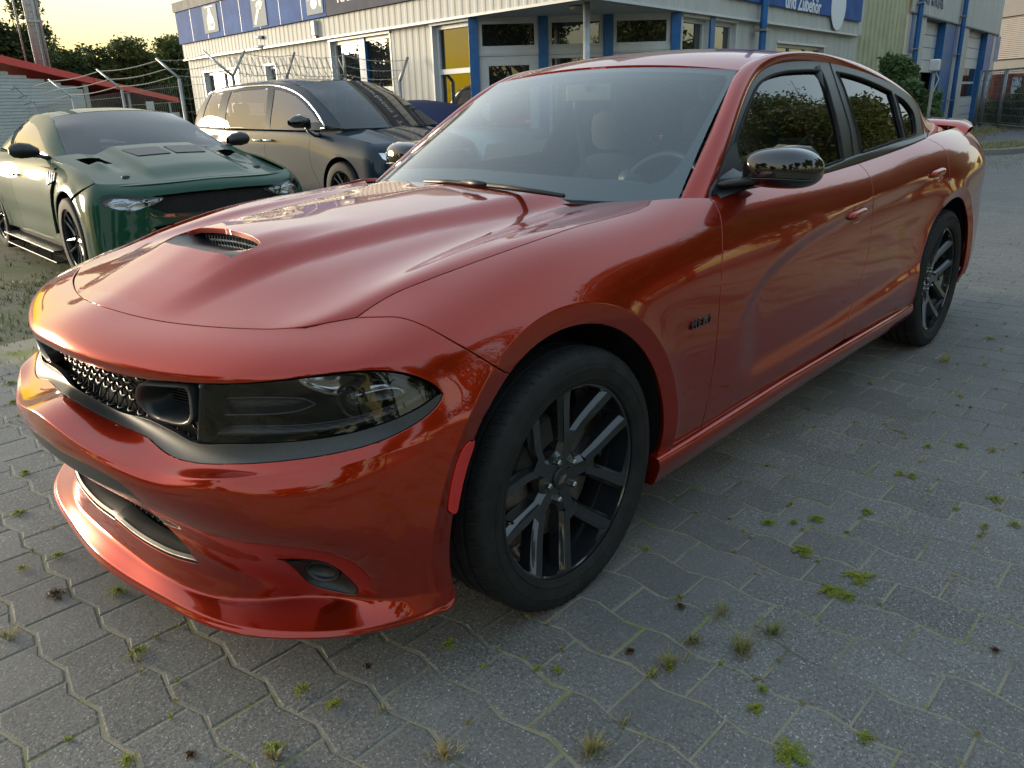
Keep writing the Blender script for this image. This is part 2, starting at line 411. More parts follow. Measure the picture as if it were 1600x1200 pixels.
mb = MB(); mb.add([(21.0, -7.4, -.0034), (60, -8, -.0034), (60, 12, -.0026), (21.0, 5, -.0026)], [(0, 1, 2, 3)]); tag(mb.build('road', M_ASPH), kind='structure')
def wave(y):
    t = (y/PY) % 1.0
    return .0120*np.interp(t, [0, .10, .22, .28, .40, .60, .72, .78, .90, 1.0], [0, .35, 1, 1, .35, -.35, -1, -1, -.35, 0])
def paver_mesh(ph, name, mats=True):
    g = .0032; ys = np.array([0, .22, .40, .60, .78, 1])*PY
    L = [(wave(y+ph)+g, min(max(y, g), PY-g)) for y in ys]; Rr = [(PX+wave(y+ph)-g, min(max(y, g), PY-g)) for y in ys[::-1]]
    ring = np.array(L+Rr); c = ring.mean(0); V = []; 
    top = c+(ring-c)*(1-.0050/np.maximum(np.abs(ring-c).max(1), .05))[:, None]
    V += [(p[0], p[1], 0) for p in top]+[(p[0], p[1], -.0016) for p in ring]+[(p[0], p[1], -.016) for p in ring]; n = len(ring)
    F = [tuple(range(n))[::-1]]
    for k_ in (0, 1): F += [(k_*n+i, k_*n+(i+1) % n, (k_+1)*n+(i+1) % n, (k_+1)*n+i) for i in range(n)]
    return V, F
def build_pavers():
    pm = []
    for ph in (0, PY/2):
        V, F = paver_mesh(ph, 'p'); me = bpy.data.meshes.new('paver'); me.from_pydata(V, [], F); me.materials.append(M_PAVER); pm.append(me)
    cells = []
    for i in range(int(-4/PX), int(19/PX)):
        off = (i % 2)*PY/2
        for j in range(int(-7.3/PY), int(EDGE_Y/PY)):
            x, y = i*PX+.012, j*PY+off+.035; cells.append((x, y, i, j))
    A = np.array([(c[0], c[1]) for c in cells]); P3 = np.c_[A+[PX/2, PY/2], np.zeros(len(A))]; d = P3-CP; w = d@CF; m = w > .25; pp = np.full((len(A), 2), -9e3); pp[m] = proj(P3[m])
    dist = np.linalg.norm(d, axis=1); vis = m & (pp[:, 0] > -260) & (pp[:, 0] < 1860) & (pp[:, 1] > 100) & (pp[:, 1] < 1420)
    infr = vis & (pp[:, 0] > -20) & (pp[:, 0] < 1620) & (pp[:, 1] < 1215)
    # under or behind the car's body from here: not in view
    under = (A[:, 0] > -.75) & (A[:, 0] < 4.0) & (A[:, 1] > -.80) & (A[:, 1] < 1.9)
    edge = EDGE_Y+.25*np.sin(A[:, 0]*2.3)+.15*np.sin(A[:, 0]*7)-.25
    keep = vis & (A[:, 1] < edge)
    order = [k_ for k_ in np.argsort(dist) if keep[k_] and infr[k_] and not under[k_]][:300]; chosen = set(order); rv = []; rf = []; base = [np.array(paver_mesh(ph, 'p')[0]) for ph in (0, PY/2)]; bf = paver_mesh(0, 'p')[1]; r = np.random.RandomState(3)
    for k_, (x, y, i, j) in enumerate(cells):
        if not keep[k_]: continue
        # the wave is a function of world y: pavers of odd rows carry the shifted shape
        ph = 1 if i % 2 else 0
        z = np.clip(r.normal(0, .0004), -.0005, .001); tx, ty = np.clip(r.normal(0, .0022, 2), -.004, .004)
        if k_ in chosen:
            o = bpy.data.objects.new('paver', pm[ph]); C.objects.link(o); o.location = (x, y, z); o.rotation_euler = (tx, ty, r.normal(0, .006)); o.parent = pave
        else:
            if dist[k_] > 14 and False: continue
            B_ = base[ph].copy(); B_[:, 2] += z+B_[:, 1]*tx-B_[:, 0]*ty; b0 = len(rv)*len(B_); rv.append(B_+[x, y, 0]); rf += [tuple(q+b0 for q in f) for f in bf]
    V = np.concatenate(rv); me = bpy.data.meshes.new('paver_field'); me.from_pydata(V.tolist(), [], rf); me.materials.append(M_PAVER); o = bpy.data.objects.new('paver_field', me); C.objects.link(o); o.parent = pave; o['kind'] = 'stuff'
build_pavers()
# ------------------------------------------------------------------ weeds and grass
def leafmat(name, c1, c2, c3, tr=.35):
    m = bpy.data.materials.new(name); m.use_nodes = True; t = NT(m); b = t.n['Principled BSDF']; out = t.n['Material Output']
    v = t.geo(); n = t.noise(v, .9, 4); n2 = t.noise(v, 14, 3); c = t.mix(t.ramp(n, [(.3, 0), (.7, 1)]), c1, c2); c = t.mix(t.ramp(n2, [(.45, 0), (.75, .7)]), c, c3); t.inp(b, 'Base Color', c); b.inputs['Roughness'].default_value = .55
    ts = t.new('ShaderNodeBsdfTranslucent'); t.inp(ts, 0, c); mx = t.new('ShaderNodeMixShader'); mx.inputs[0].default_value = tr; t.l.new(b.outputs[0], mx.inputs[1]); t.l.new(ts.outputs[0], mx.inputs[2]); t.l.new(mx.outputs[0], out.inputs[0]); return m
M_MOSS = leafmat('weed_leaves', (.20, .27, .03), (.34, .36, .04), (.40, .34, .05)); M_STRAW = leafmat('dry_grass_blades', (.28, .24, .10), (.38, .33, .17), (.20, .22, .07)); M_REDW = leafmat('red_brown_weed', (.12, .03, .015), (.09, .05, .02), (.06, .07, .02))
M_GRASS = leafmat('grass_blades', (.055, .085, .018), (.09, .11, .028), (.16, .15, .06))
def blades(mb, x, y, n, h, spread, r, z=0., w=.0022):
    for _ in range(n):
        a = r.uniform(0, 6.283); q = spread*abs(r.normal(0, .5)); bx, by = x+q*math.cos(a), y+q*math.sin(a); hh = h*r.uniform(.4, 1.1); l = r.uniform(.2, 1.0)*hh; c, s = math.cos(a), math.sin(a); px_, py_ = -s*w, c*w
        V = [(bx-px_, by-py_, z), (bx+px_, by+py_, z), (bx+c*l*.4+px_*.7, by+s*l*.4+py_*.7, z+hh*.6), (bx+c*l*.4-px_*.7, by+s*l*.4-py_*.7, z+hh*.6), (bx+c*l, by+s*l, z+hh*.9)]
        mb.add(V, [(0, 1, 2, 3), (3, 2, 4)])
def creeper(mb, x, y, n, rad, r, z=0.0):
    for _ in range(n):
        a = r.uniform(0, 6.283); d = rad*r.uniform(.15, 1)**.7; L = d; k_ = max(3, int(d/.0055))
        for i in range(k_):
            t = i/k_; cx_, cy_ = x+math.cos(a+.5*t)*L*t, y+math.sin(a+.5*t)*L*t; s_ = .0035*r.uniform(.7, 1.4); w = r.uniform(0, 6.28); zz = z+.003+.008*(1-t)*r.uniform(.4, 1.2)
            for q in (w, w+2.1, w+4.2):
                mb.add([(cx_, cy_, zz), (cx_+s_*math.cos(q-.5), cy_+s_*math.sin(q-.5), zz+.002), (cx_+1.7*s_*math.cos(q), cy_+1.7*s_*math.sin(q), zz+r.uniform(-.001, .004)), (cx_+s_*math.cos(q+.5), cy_+s_*math.sin(q+.5), zz+.002)], [(0, 1, 2, 3)])
rw = np.random.RandomState(11)
mg, ms, mr = MB(), MB(), MB()
gp_ = lambda p: bp(p[0], p[1], 2, 0)
for px_, rad, n in (((1200, 819), .035, 26), ((1240, 818), .02, 12), ((1276, 812), .035, 26), ((1255, 862), .045, 34), ((1341, 905), .05, 40), ((1297, 925), .045, 40), ((1325, 935), .035, 30), ((1352, 801), .03, 18), ((1500, 697), .035, 22), ((1405, 741), .03, 16), ((1425, 745), .03, 16), ((1450, 699), .03, 14), ((1555, 781), .035, 20), ((1585, 822), .03, 18), ((1540, 824), .02, 10), ((1235, 1178), .05, 40), ((1180, 1110), .03, 18), ((1192, 1080), .02, 12),
    ((185, 925), .035, 24), ((215, 1020), .035, 20), ((1048, 1045), .012, 8), ((28, 803), .04, 20), ((40, 740), .04, 20), ((90, 870), .03, 16), ((35, 890), .03, 14), ((200, 1190), .03, 16), ((430, 1170), .03, 18), ((470, 1080), .03, 12), ((700, 1010), .03, 12), ((520, 1105), .03, 16), ((870, 1050), .025, 12), ((1010, 860), .02, 8), ((20, 630), .05, 20), ((15, 600), .05, 20), ((1265, 640), .02, 8), ((1360, 600), .02, 8), ((1545, 530), .05, 14), ((1350, 1155), .03, 14)):
    p = gp_(px_); creeper(mg, p[0], p[1], n, rad, rw)
for px_, h, n in (((1160, 1018), .045, 60), ((1045, 1040), .035, 40), ((1083, 1003), .03, 40), ((1125, 960), .035, 30), ((1205, 990), .035, 44), ((925, 1175), .04, 50), ((695, 1180), .035, 40), ((600, 1110), .02, 14), ((1020, 1055), .02, 20), ((430, 1185), .03, 30), ((970, 1130), .015, 16), ((1475, 565), .05, 24), ((1500, 620), .03, 14), ((1440, 720), .025, 12), ((1550, 705), .03, 14), ((15, 995), .03, 30)):
    p = gp_(px_); blades(ms, p[0], p[1], n, h, .03, rw); 
    if rw.rand() < .6: blades(mg, p[0], p[1], n//3, h*.9, .025, rw)
for px_, rad, n in (((87, 930), .045, 26), ((983, 1021), .018, 14), ((575, 1044), .014, 12), ((1062, 950), .02, 10), ((298, 1183), .02, 16), ((1555, 1020), .02, 8)):
    p = gp_(px_); creeper(mr, p[0], p[1], n, rad, rw)
for _ in range(1500):                                                # sparse moss crumbs along the joints
    i = rw.randint(int(-2.2/PX), int(7/PX)); j = rw.randint(int(-3.6/PY), int(2.2/PY)); x = i*PX+.012; y = j*PY+(i % 2)*PY/2+.035
    if rw.rand() < .6: xx, yy = x+rw.uniform(0, PX), y
    else: yy = y+rw.uniform(0, PY); xx = x+float(wave(yy-.035))
    if -.6 < xx < 3.9 and -.75 < yy < .9: continue
    creeper(mg if rw.rand() < .35 else ms, xx, yy, rw.randint(1, 5), rw.uniform(.006, .016), rw, -.004)
tag(mg.build('joint_weeds', M_MOSS), kind='stuff'); tag(ms.build('dry_grass_tufts', M_STRAW), kind='stuff'); tag(mr.build('red_brown_weeds', M_REDW), kind='stuff')
mb = MB(); rg = np.random.RandomState(5)                            # grass on the earth beyond the paving, left
for _ in range(5200):
    x = rg.uniform(-2.5, 5.5); y = EDGE_Y-.25+abs(rg.normal(0, 2.4)); n_ = math.sin(x*3.1)*math.sin(y*2.7+x)
    if n_ < rg.uniform(-.9, .7): continue
    blades(mb, x, y, 5, .05, .05, rg, -.03, .003)
for _ in range(700):
    x = rg.uniform(-1.6, 1.2); y = rg.uniform(1.2, EDGE_Y+.3); 
    if rg.rand() > sstep(1.2, 3.2, y)*.8: continue
    blades(mb, x, y, 7, .035, .03, rg, -.012, .0022)
tag(mb.build('grass', M_GRASS), kind='stuff')
# kerbed island with dry grass
isl = thing('kerb_island', 'kerbed planting island of dry grass beside the workshop gate', 'planting bed', (18.9, 2.35, 0))
mb = MB(); ring = [(1.55*math.cos(w), .62*math.sin(w)) for w in np.linspace(0, 2*math.pi, 41)[:-1]]
mb.grid([[(a*1.06, b*1.12, -.02), (a*1.06, b*1.12, .10), (a*1.04, b*1.08, .12), (a*.98, b*.94, .12), (a*.96, b*.9, .08)] for a, b in ring], closed_u=True); mb.build('kerb', mat('concrete_kerb', (.20, .195, .185), .85, build=grain(.2, 20, .2)), isl)
mb = MB(); mb.add([(a*.97, b*.92, .085) for a, b in ring], [tuple(range(40))]); mb.build('soil', M_EARTH, isl)
mb = MB()
for _ in range(900): a = rg.uniform(0, 6.283); q = rg.uniform(0, .9)**.5; blades(mb, 1.5*q*math.cos(a), .56*q*math.sin(a), 1, .11, .05, rg, .08, .006)
tag(mb.build('dry_grass', M_STRAW, isl), kind='stuff')
mb = MB()
for _ in range(1800):
    x = rg.uniform(20.3, 34); y = 4.6+(x-20)*.085+rg.normal(0, .3)-.5; blades(mb, x, y, 1, .16, .1, rg, -.02, .01)
for _ in range(500): x = rg.uniform(14, 20); blades(mb, x, 1.4+rg.normal(0, .25), 1, .06, .05, rg, -.02, .008)

for _ in range(2600): x = rg.uniform(-8, 30); blades(mb, x, -7.6-abs(rg.normal(0, 1.2)), 1, .10, .06, rg, -.02, .012)
tag(mb.build('verge_grass', M_STRAW), kind='stuff')
# ================================================================== workshop building
M_CLAD = mat('white_metal_cladding', (.62, .61, .56), .6, spec=.25, build=lambda t, b: (t.inp(b, 'Base Color', t.mix(t.ramp(t.noise(t.geo((1, 1, .25)), 2.2, 5, .65), [(.40, 0), (.75, .6)]), (.54, .53, .50), (.40, .39, .35)))))
M_WHITE = mat('white_window_plastic', (.60, .61, .62), .35, build=grain(.06, 8)); M_BLUE = mat('blue_painted_steel', (.015, .12, .34), .38, build=grain(.2, 6)); M_BLUESIGN = mat('blue_sign_board', (.060, .125, .34), .75, spec=.15, build=grain(.22, 2.5)); M_GREYBAN = mat('grey_banner', (.13, .13, .16), .8, spec=.1, build=grain(.15, 3))
M_ZINC = mat('galvanised_steel', (.33, .34, .34), .45, metal=.7, build=grain(.2, 10)); M_TAN = mat('aged_translucent_panel', (.42, .42, .27), .5, build=grain(.22, 1.8)); M_CONC = mat('weathered_concrete', (.30, .29, .27), .85, build=grain(.25, 4)); M_INT = mat('dark_interior', (.012, .012, .012), .9)
M_LET = mat('white_lettering', (.78, .80, .84), .5); M_DLET = mat('blue_grey_lettering', (.07, .11, .18), .5); M_SOFFIT = mat('white_soffit', (.50, .50, .50), .6)
M_PANE = bpy.data.materials.new('window_glass'); M_PANE.use_nodes = True; _t = NT(M_PANE); _b = _t.n['Principled BSDF']; _t.inp(_b, 'Base Color', (.012, .014, .016)); _b.inputs['Roughness'].default_value = .01; _b.inputs['IOR'].default_value = 2.1
KB = 1.16; zm = lambda z: z if z < 1.306 else 1.306+(z-1.306)*KB
OA = CP[:2]+KB*(np.array([6.1, 3.75])-CP[:2]); dA = np.array([math.cos(math.radians(85)), math.sin(math.radians(85))]); nA = np.array([-dA[1], dA[0]]); dB = np.array([math.cos(math.radians(4.8)), math.sin(math.radians(4.8))]); nB = np.array([dB[1], -dB[0]])
class Fac:
    def __init__(s, o, d, n, off=0): s.o, s.d, s.n = np.array(o, float), d, n; s.off = off
    def P(s, a, z, dd=0): q = s.o+s.d*a*KB+s.n*dd; return (q[0], q[1], zm(z))
    def at(s, px, py, dd=0):
        r_ = CF+(px-800)/FPX*CR-(py-600)/FPX*CU; o = s.o+s.n*dd; t = ((o-CP[:2])@s.n)/(r_[:2]@s.n); q = CP+r_*t; return float((q[:2]-s.o)@s.d)/KB, float(q[2] if q[2] < 1.306 else 1.306+(q[2]-1.306)/KB)
    def box(s, mb, a0, a1, z0, z1, d0, d1):
        V = [s.P(a, z, dd) for z in (z0, z1) for dd in (d0, d1) for a in (a0, a1)]; mb.add(V, [(0, 1, 3, 2), (4, 6, 7, 5), (0, 4, 5, 1), (2, 3, 7, 6), (0, 2, 6, 4), (1, 5, 7, 3)])
fA = Fac(OA, dA, nA); fB = Fac(OA, dB, nB)
ZE = 2.36
bld = thing('workshop_building', 'long white clad car workshop with blue sign boards, blue posts and roller doors', 'building', (OA[0], OA[1], 0))
def partm(name, mb, m, parent=bld, **k):
    pl = parent.matrix_world.translation if parent is not None else Vector((0, 0, 0)); mb.V = [(v[0]-OA[0], v[1]-OA[1], v[2]) for v in mb.V]; return mb.build(name, m, parent, **k)
def subm(name, mb, m, parent, **k):
    mb.V = [(v[0]-OA[0], v[1]-OA[1], v[2]) for v in mb.V]; return mb.build(name, m, parent, **k)
def cladding(f, a0, a1, z0, z1, holes, name='wall_cladding', m=None, pitch=.15, dep=.006, d=0., flat=False):
    """trapezoid-ribbed sheet with openings"""
    m = m or M_CLAD; cols = []; a = a0
    while a < a1:
        for q, dd in ((0, 0), (.40, 0), (.55, dep), (.85, dep), (1.0, 0)):
            if a+q*pitch <= a1: cols.append((a+q*pitch, dd))
        a += pitch
    cols.append((a1, 0)); 
    for h in holes: cols += [(h[0], 0), (h[1], 0)]
    cols = sorted(set((round(c[0], 4), c[1]) for c in cols)); zs = sorted(set([z0, z1]+[h[2] for h in holes if z0 < h[2] < z1]+[h[3] for h in holes if z0 < h[3] < z1])); mb = MB()
    for (x0, e0), (x1, e1) in zip(cols, cols[1:]):
        if x1-x0 < 1e-4: continue
        for y0, y1 in zip(zs, zs[1:]):
            mx, my = (x0+x1)/2, (y0+y1)/2
            if any(h[0] < mx < h[1] and h[2] < my < h[3] for h in holes): continue
            mb.add([f.P(x0, y0, d+e0), f.P(x1, y0, d+e1), f.P(x1, y1, d+e1), f.P(x0, y1, d+e0)], [(0, 1, 2, 3)])
    return partm(name, mb, m)
def window(f, a0, a1, z0, z1, cols=1, transom=None, d=-.10, posts=(), low=None, fr=.055):
    mb = MB(); f.box(mb, a0, a0+fr, z0, z1, d-.05, d+.03); f.box(mb, a1-fr, a1, z0, z1, d-.05, d+.03); f.box(mb, a0+fr, a1-fr, z0, z0+fr, d-.05, d+.03); f.box(mb, a0+fr, a1-fr, z1-fr, z1, d-.05, d+.03)
    w = (a1-a0)/cols
    for i in range(1, cols): f.box(mb, a0+w*i-fr*.5, a0+w*i+fr*.5, z0+fr, z1-fr, d-.05, d+.028)
    if transom: f.box(mb, a0+fr, a1-fr, transom-.035, transom+.035, d-.05, d+.032)
    # reveal
    wd = partm('window', mb, M_WHITE, bevel=.006)
    for i in range(cols):
        for q0, q1 in (((z0, transom), (transom, z1)) if transom else ((z0, z1),)):
            p = MB(); p.add([f.P(a0+w*i, q0, d-.01), f.P(a0+w*(i+1), q0, d-.01), f.P(a0+w*(i+1), q1, d-.01), f.P(a0+w*i, q1, d-.01)], [(0, 1, 2, 3)]); subm('pane', p, M_PANE, wd)
    r = MB(); f.box(r, a0-.02, a1+.02, z0-.05, z0, d-.02, .035); f.box(r, a0-.035, a0, z0, z1, d-.06, .01); f.box(r, a1, a1+.035, z0, z1, d-.06, .01); f.box(r, a0-.035, a1+.035, z1, z1+.035, d-.06, .028); subm('window_surround', r, M_WHITE, wd)
    if low is not None:
        for i in range(cols):
            p = MB(); f.box(p, a0+w*i+.03, a0+w*(i+1)-.03, z0, low, d-.10, d-.06)
    return wd
ZE = 2.36
def px_s(f, x, y=60, dd=0): return f.at(x, y, dd)[0]
# left wing
eA = px_s(fA, 295, 100); w1 = (px_s(fA, 372, 110), px_s(fA, 318, 110)); w2 = (px_s(fA, 430, 100), px_s(fA, 414, 100)); w3 = (px_s(fA, 610, 80), px_s(fA, 517, 80)); w4 = (px_s(fA, 735, 60), px_s(fA, 676, 60))
hA = [(w1[0], w1[1], 1.05, 2.06), (w2[0], w2[1], .9, 2.05), (w3[0], w3[1], .95, ZE-.07), (w4[0], w4[1], .12, ZE-.06)]
ent_s = px_s(fA, 738, 60)
cladding(fA, ent_s+.02, eA, 0, ZE, hA)
window(fA, w1[0], w1[1], 1.05, 2.06, 2, 1.5); window(fA, w2[0], w2[1], .9, 2.05, 1); window(fA, w3[0], w3[1], .95, ZE-.07, 2, 1.55); window(fA, w4[0], w4[1], .12, ZE-.06, 1, 1.72)
m3 = (w3[0]+w3[1])/2; mb = MB(); fA.box(mb, m3-.09, m3+.09, .95, ZE-.07, -.14, -.05); partm('window_post', mb, M_BLUE)
fcA = cladding(fA, -.08, eA+.03, ZE, 2.64, [], 'fascia_cladding', d=.08); mb = MB(); fA.box(mb, -.08, eA+.03, ZE-.03, ZE-.001, -.02, .112); fB.box(mb, -.08, 9.6, ZE-.03, ZE-.001, -.02, .112); partm('fascia_flashing', mb, M_WHITE)
bs = px_s(fA, 513, 28, .1)
mb = MB(); fA.box(mb, bs, eA+.02, 2.645, 3.24, .09, .14); band = partm('sign_board', mb, M_BLUESIGN)
for i in range(1, 8): mb = MB(); a = bs+(eA-bs)*i/8; fA.box(mb, a-.006, a+.006, 2.65, 3.235, .1395, .1425); subm('sign_joint', mb, M_BLUE, band)
mb = MB(); fA.box(mb, -.1, bs-.004, 2.645, 3.24, .09, .135); ban = partm('banner', mb, M_GREYBAN)
mb = MB(); fA.box(mb, -.12, eA+.06, 3.245, 3.42, -.3, .17); mb2 = mb; partm('roof_edge', mb, M_CONC)
def text_on(f, txt, a, z, size, m, dd, parent, name='lettering', bold=0, rev=True, space=1.0, depth=.004):
    sg = -1 if f is fA else 1
    def place(V): return np.array([np.array(f.P(a+sg*x, z+y, dd+zz))-[OA[0], OA[1], 0] for x, y, zz in V])
    cu = bpy.data.curves.new(name, 'FONT'); cu.body = txt; cu.size = size; cu.extrude = depth; cu.offset = bold; cu.space_character = space; cu.resolution_u = 3
    o = bpy.data.objects.new(name, cu); C.objects.link(o); dg = bpy.context.evaluated_depsgraph_get(); me = bpy.data.meshes.new_from_object(o.evaluated_get(dg)); bpy.data.objects.remove(o)
    V = np.array([v.co[:] for v in me.vertices]); V = place(V)
    for v, c in zip(me.vertices, V): v.co = c
    me.materials.clear(); return link(name, me, m, parent)
text_on(fA, 'KFZ-Meisterwerkstatt | TÜV-HU/AU', bs-.35, 2.80, .26, M_LET, .137, ban, bold=.004)
def poster(f, a0, a1, z0, z1, dd, parent, art):
    mb = MB(); f.box(mb, min(a0, a1), max(a0, a1), z0, z1, dd, dd+.012); p = subm('poster', mb, M_POSTER, parent); 
    def q(u, v): return f.P(a0+(a1-a0)*u, z0+(z1-z0)*v, dd+.0155)
    for poly, m in art: mb = MB(); mb.add([q(*c) for c in poly], [tuple(range(len(poly)))]); subm('poster_print', mb, m, p)
M_POSTER = mat('poster_paper', (.46, .47, .48), .8, spec=.1); M_PR1 = mat('poster_grey_print', (.22, .27, .27), .5); M_PR2 = mat('poster_ochre_print', (.35, .27, .10), .5); M_PR3 = mat('poster_blue_print', (.10, .20, .38), .5)
cir = lambda cx_, cy_, rx, ry, a0=0, a1=360, n=18: [(cx_+rx*math.cos(math.radians(a0+(a1-a0)*i/n)), cy_+ry*math.sin(math.radians(a0+(a1-a0)*i/n))) for i in range(n)]
pa = [px_s(fA, x, y, .15) for x, y in ((319, 40), (341, 38))]; poster(fA, pa[0], pa[1], 2.74, 3.22, .142, band, [([(.3, .1), (.75, .1), (.8, .25), (.75, .5), (.6, .72), (.6, .88), (.42, .88), (.42, .72), (.28, .5)], M_PR1), ([(.3, .22), (.74, .22), (.72, .34), (.32, .34)], M_PR2), ([(.2, .92), (.8, .92), (.8, .96), (.2, .96)], M_PR3)])
pa = [px_s(fA, x, y, .15) for x, y in ((394, 25), (416, 22))]; poster(fA, pa[0], pa[1], 2.68, 3.22, .142, band, [([(.12, .12), (.24, .05), (.62, .56), (.50, .66)], M_PR1), (cir(.62, .62, .26, .13, 20, 300), M_PR1), ([(.15, .88), (.85, .88), (.85, .95), (.15, .95)], M_PR1), ([(.15, .78), (.5, .78), (.5, .84), (.15, .84)], M_PR1)])
pa = [px_s(fA, x, y, .15) for x, y in ((479, 12), (504, 8))]; poster(fA, pa[0], pa[1], 2.70, 3.22, .142, band, [([(.1, .35), (.2, .75), (.9, .8), (.95, .15), (.8, .2), (.7, .55), (.5, .6), (.3, .45)], M_PR3), (cir(.48, .3, .2, .16), M_LET)])
# right wing
sB = lambda x, y: px_s(fB, x, y)
hB = [(sB(1066, 50), sB(1106, 55), 1.0, ZE-.07), (sB(1114, 55), sB(1149, 60), 1.0, ZE-.07), (sB(1214, 65), sB(1287, 78), 1.0, ZE-.28)]
b_end = sB(1340, 60); cladding(fB, px_s(fB, 1057, 40), b_end, 0, ZE, hB, pitch=.30, dep=.012)
window(fB, hB[0][0], hB[0][1], 1.0, ZE-.07, 1); window(fB, hB[1][0], hB[1][1], 1.0, ZE-.07, 1); window(fB, hB[2][0], hB[2][1], 1.0, ZE-.28, 3)
mb = MB(); fB.box(mb, hB[0][1]+.01, hB[1][0]-.01, 0, ZE-.035, -.1, .04); partm('window_post', mb, M_BLUE)
cladding(fB, -.08, b_end, ZE, 3.95, [], 'fascia_cladding', pitch=.30, dep=.012, d=.08)
s0, s1 = px_s(fB, 1130, 0, .1), px_s(fB, 1343, 30, .1); zl = fB.at(1209, 5.5, .1)[1]; zr = fB.at(1338, 36.6, .1)[1]; zsg = (zl+zr)/2
mb = MB(); fB.box(mb, s0, s1, zsg, zsg+.85, .10, .14); sg = partm('sign_board', mb, M_BLUESIGN); a_, z_ = fB.at(1227, 9, .145); a2_, z2_ = fB.at(1283, 21, .145)
text_on(fB, 'und Zubehör', a_, z_-.02, (a2_-a_)/5.45, M_LET, .1425, sg, bold=.006)
mb = MB(); ca, cz_2 = fB.at(1311, 10, .145); mb.add([fB.P(ca+.42*math.cos(w), cz_2+.02+.42*math.sin(w), .1425) for w in np.linspace(0, 2*math.pi, 33)[:-1]], [tuple(range(32))]); subm('sign_roundel', mb, M_LET, sg)
t0, t1 = b_end+.01, sB(1414, 60)
cladding(fB, t0, t1, 1.42, 3.95, [], 'translucent_cladding', M_TAN, pitch=.34, dep=.03, d=-.02); mb = MB(); fB.box(mb, t0, t1, 0, 1.42, -.1, 0); fB.box(mb, t0, t1, 1.36, 1.46, -.1, .09); partm('plinth_wall', mb, M_CONC)
d1 = (sB(1441, 60), sB(1473, 60)); d2 = (sB(1506, 90), sB(1536, 90)); c1 = sB(1415, 60); cE = sB(1557, 60)
mb = MB()
for a, b in ((t1+.01, d1[0]), (sB(1487, 80), d2[0]), (sB(1547, 80), cE)): mb = MB(); fB.box(mb, a, b, 0, 3.02, -.25, .06); partm('wall_pier', mb, M_CLAD)
cladding(fB, t1, cE, 3.03, 4.9, [], 'fascia_cladding', pitch=.36, dep=.02, d=.08); mb = MB(); fB.box(mb, t1, cE+.02, 2.99, 3.026, -.2, .115); partm('fascia_flashing', mb, M_CONC)
for a, b, nm in ((d1[0], d1[1], 0), (d2[0], d2[1], 1)):
    zb = 1.72 if nm == 0 else .02; zs = np.arange(zb, 2.985, .31); mb = MB(); dr_ = None
    door = MB(); fB.box(door, a, b, zb, 2.98, -.24, -.20); door = partm('roller_door', door, M_CONC)
    for z in zs:
        if nm == 1 and .95 < z+.15 < 2.0: continue
        s_ = MB(); fB.box(s_, a+.02, b-.02, z+.008, min(z+.302, 2.98), -.20, -.175); subm('door_panel', s_, M_WHITE, door, bevel=.006)
    if nm == 1:
        for zi in (1.0, 1.5):
            for k_ in range(2): s_ = MB(); aa = a+.10+(b-a-.2)*k_/2; fB.box(s_, aa+.04, aa+(b-a-.2)/2-.04, zi, zi+.42, -.20, -.18); subm('door_window', s_, M_PANE, door)
        s_ = MB(); fB.box(s_, a+.02, b-.02, .96, 1.98, -.199, -.195); subm('door_window_frame', s_, M_WHITE, door)
for a, b in ((d1[1], sB(1487, 80)), (d2[1], sB(1547, 80))): mb = MB(); fB.box(mb, a, b, 0, 3.02, -.22, .05); partm('door_jamb', mb, M_BLUE)
for a, b in ((sB(1420, 40), sB(1433, 40)), (sB(1489, 70), sB(1500, 70)), (sB(1550, 90), sB(1556, 90))):
    mb = MB(); fB.box(mb, a, b, 2.15, 2.98, .06, .075); partm('blue_striped_panel', mb, mat('pale_blue_panel', (.16, .24, .42), .45, build=grain(.25, 3)))
a_, z_ = fB.at(1440, 4, .1); text_on(fB, 'Werkstatt', px_s(fB, 1436, 4, .1), fB.at(1451.5, 6, .1)[1], .62, M_DLET, .105, bld, bold=.012)
for x, y in ((1191.5, 60), (1433, 60), (1499, 80)):
    a = px_s(fB, x, y, .2); mb = MB(); pz = np.linspace(-.02, 6, 5); mb.tube([fB.P(a, z, .2) for z in pz], .062 if x < 1200 else .075, 12); dp = partm('downpipe', mb, M_BLUE, smooth=True)
    for z in (.9, 2.2, 3.2): mb = MB(); fB.box(mb, a-.10, a+.10, z, z+.03, .06, .29); subm('pipe_clamp', mb, M_ZINC, dp)
# dark rooms behind, side and back walls, roof
mb = MB(); far = 9.0
wA = fA.P(eA, 0, 0); 
def poly_wall(pts, z0, z1, name, m):
    mb = MB(); n = len(pts)
    for i in range(n-1): mb.add([(*pts[i], z0), (*pts[i+1], z0), (*pts[i+1], z1), (*pts[i], z1)], [(0, 1, 2, 3)])
    return partm(name, mb, m)
Aend = fA.P(eA, 0, 0)[:2]; Bend = fB.P(cE, 0, 0)[:2]; Aback = (Aend[0]+9, Aend[1]+.8); Bback = (Bend[0]-.8, Bend[1]+10)
poly_wall([Aend, Aback], 0, zm(3.3), 'end_wall', M_CLAD); poly_wall([Bend, Bback], 0, zm(4.9), 'end_wall', M_CLAD)
mb = MB(); mb.add([(*fA.P(0, 3.42, .1)[:2], zm(3.41)), (*fA.P(eA, 3.42, .1)[:2], zm(3.41)), (*Aback, zm(3.41)), (20, 17, zm(3.41)), (*fB.P(b_end, 0, 0)[:2], zm(3.41))], [(0, 1, 2, 3, 4)]); partm('roof_deck', mb, M_CONC)
mb = MB(); mb.add([(*fB.P(t1-.5, 0, .05)[:2], zm(4.9)), (*fB.P(cE, 0, .05)[:2], zm(4.9)), (*Bback, zm(4.9)), (22, 18, zm(4.9))], [(0, 1, 2, 3)]); partm('roof_deck', mb, M_CONC)
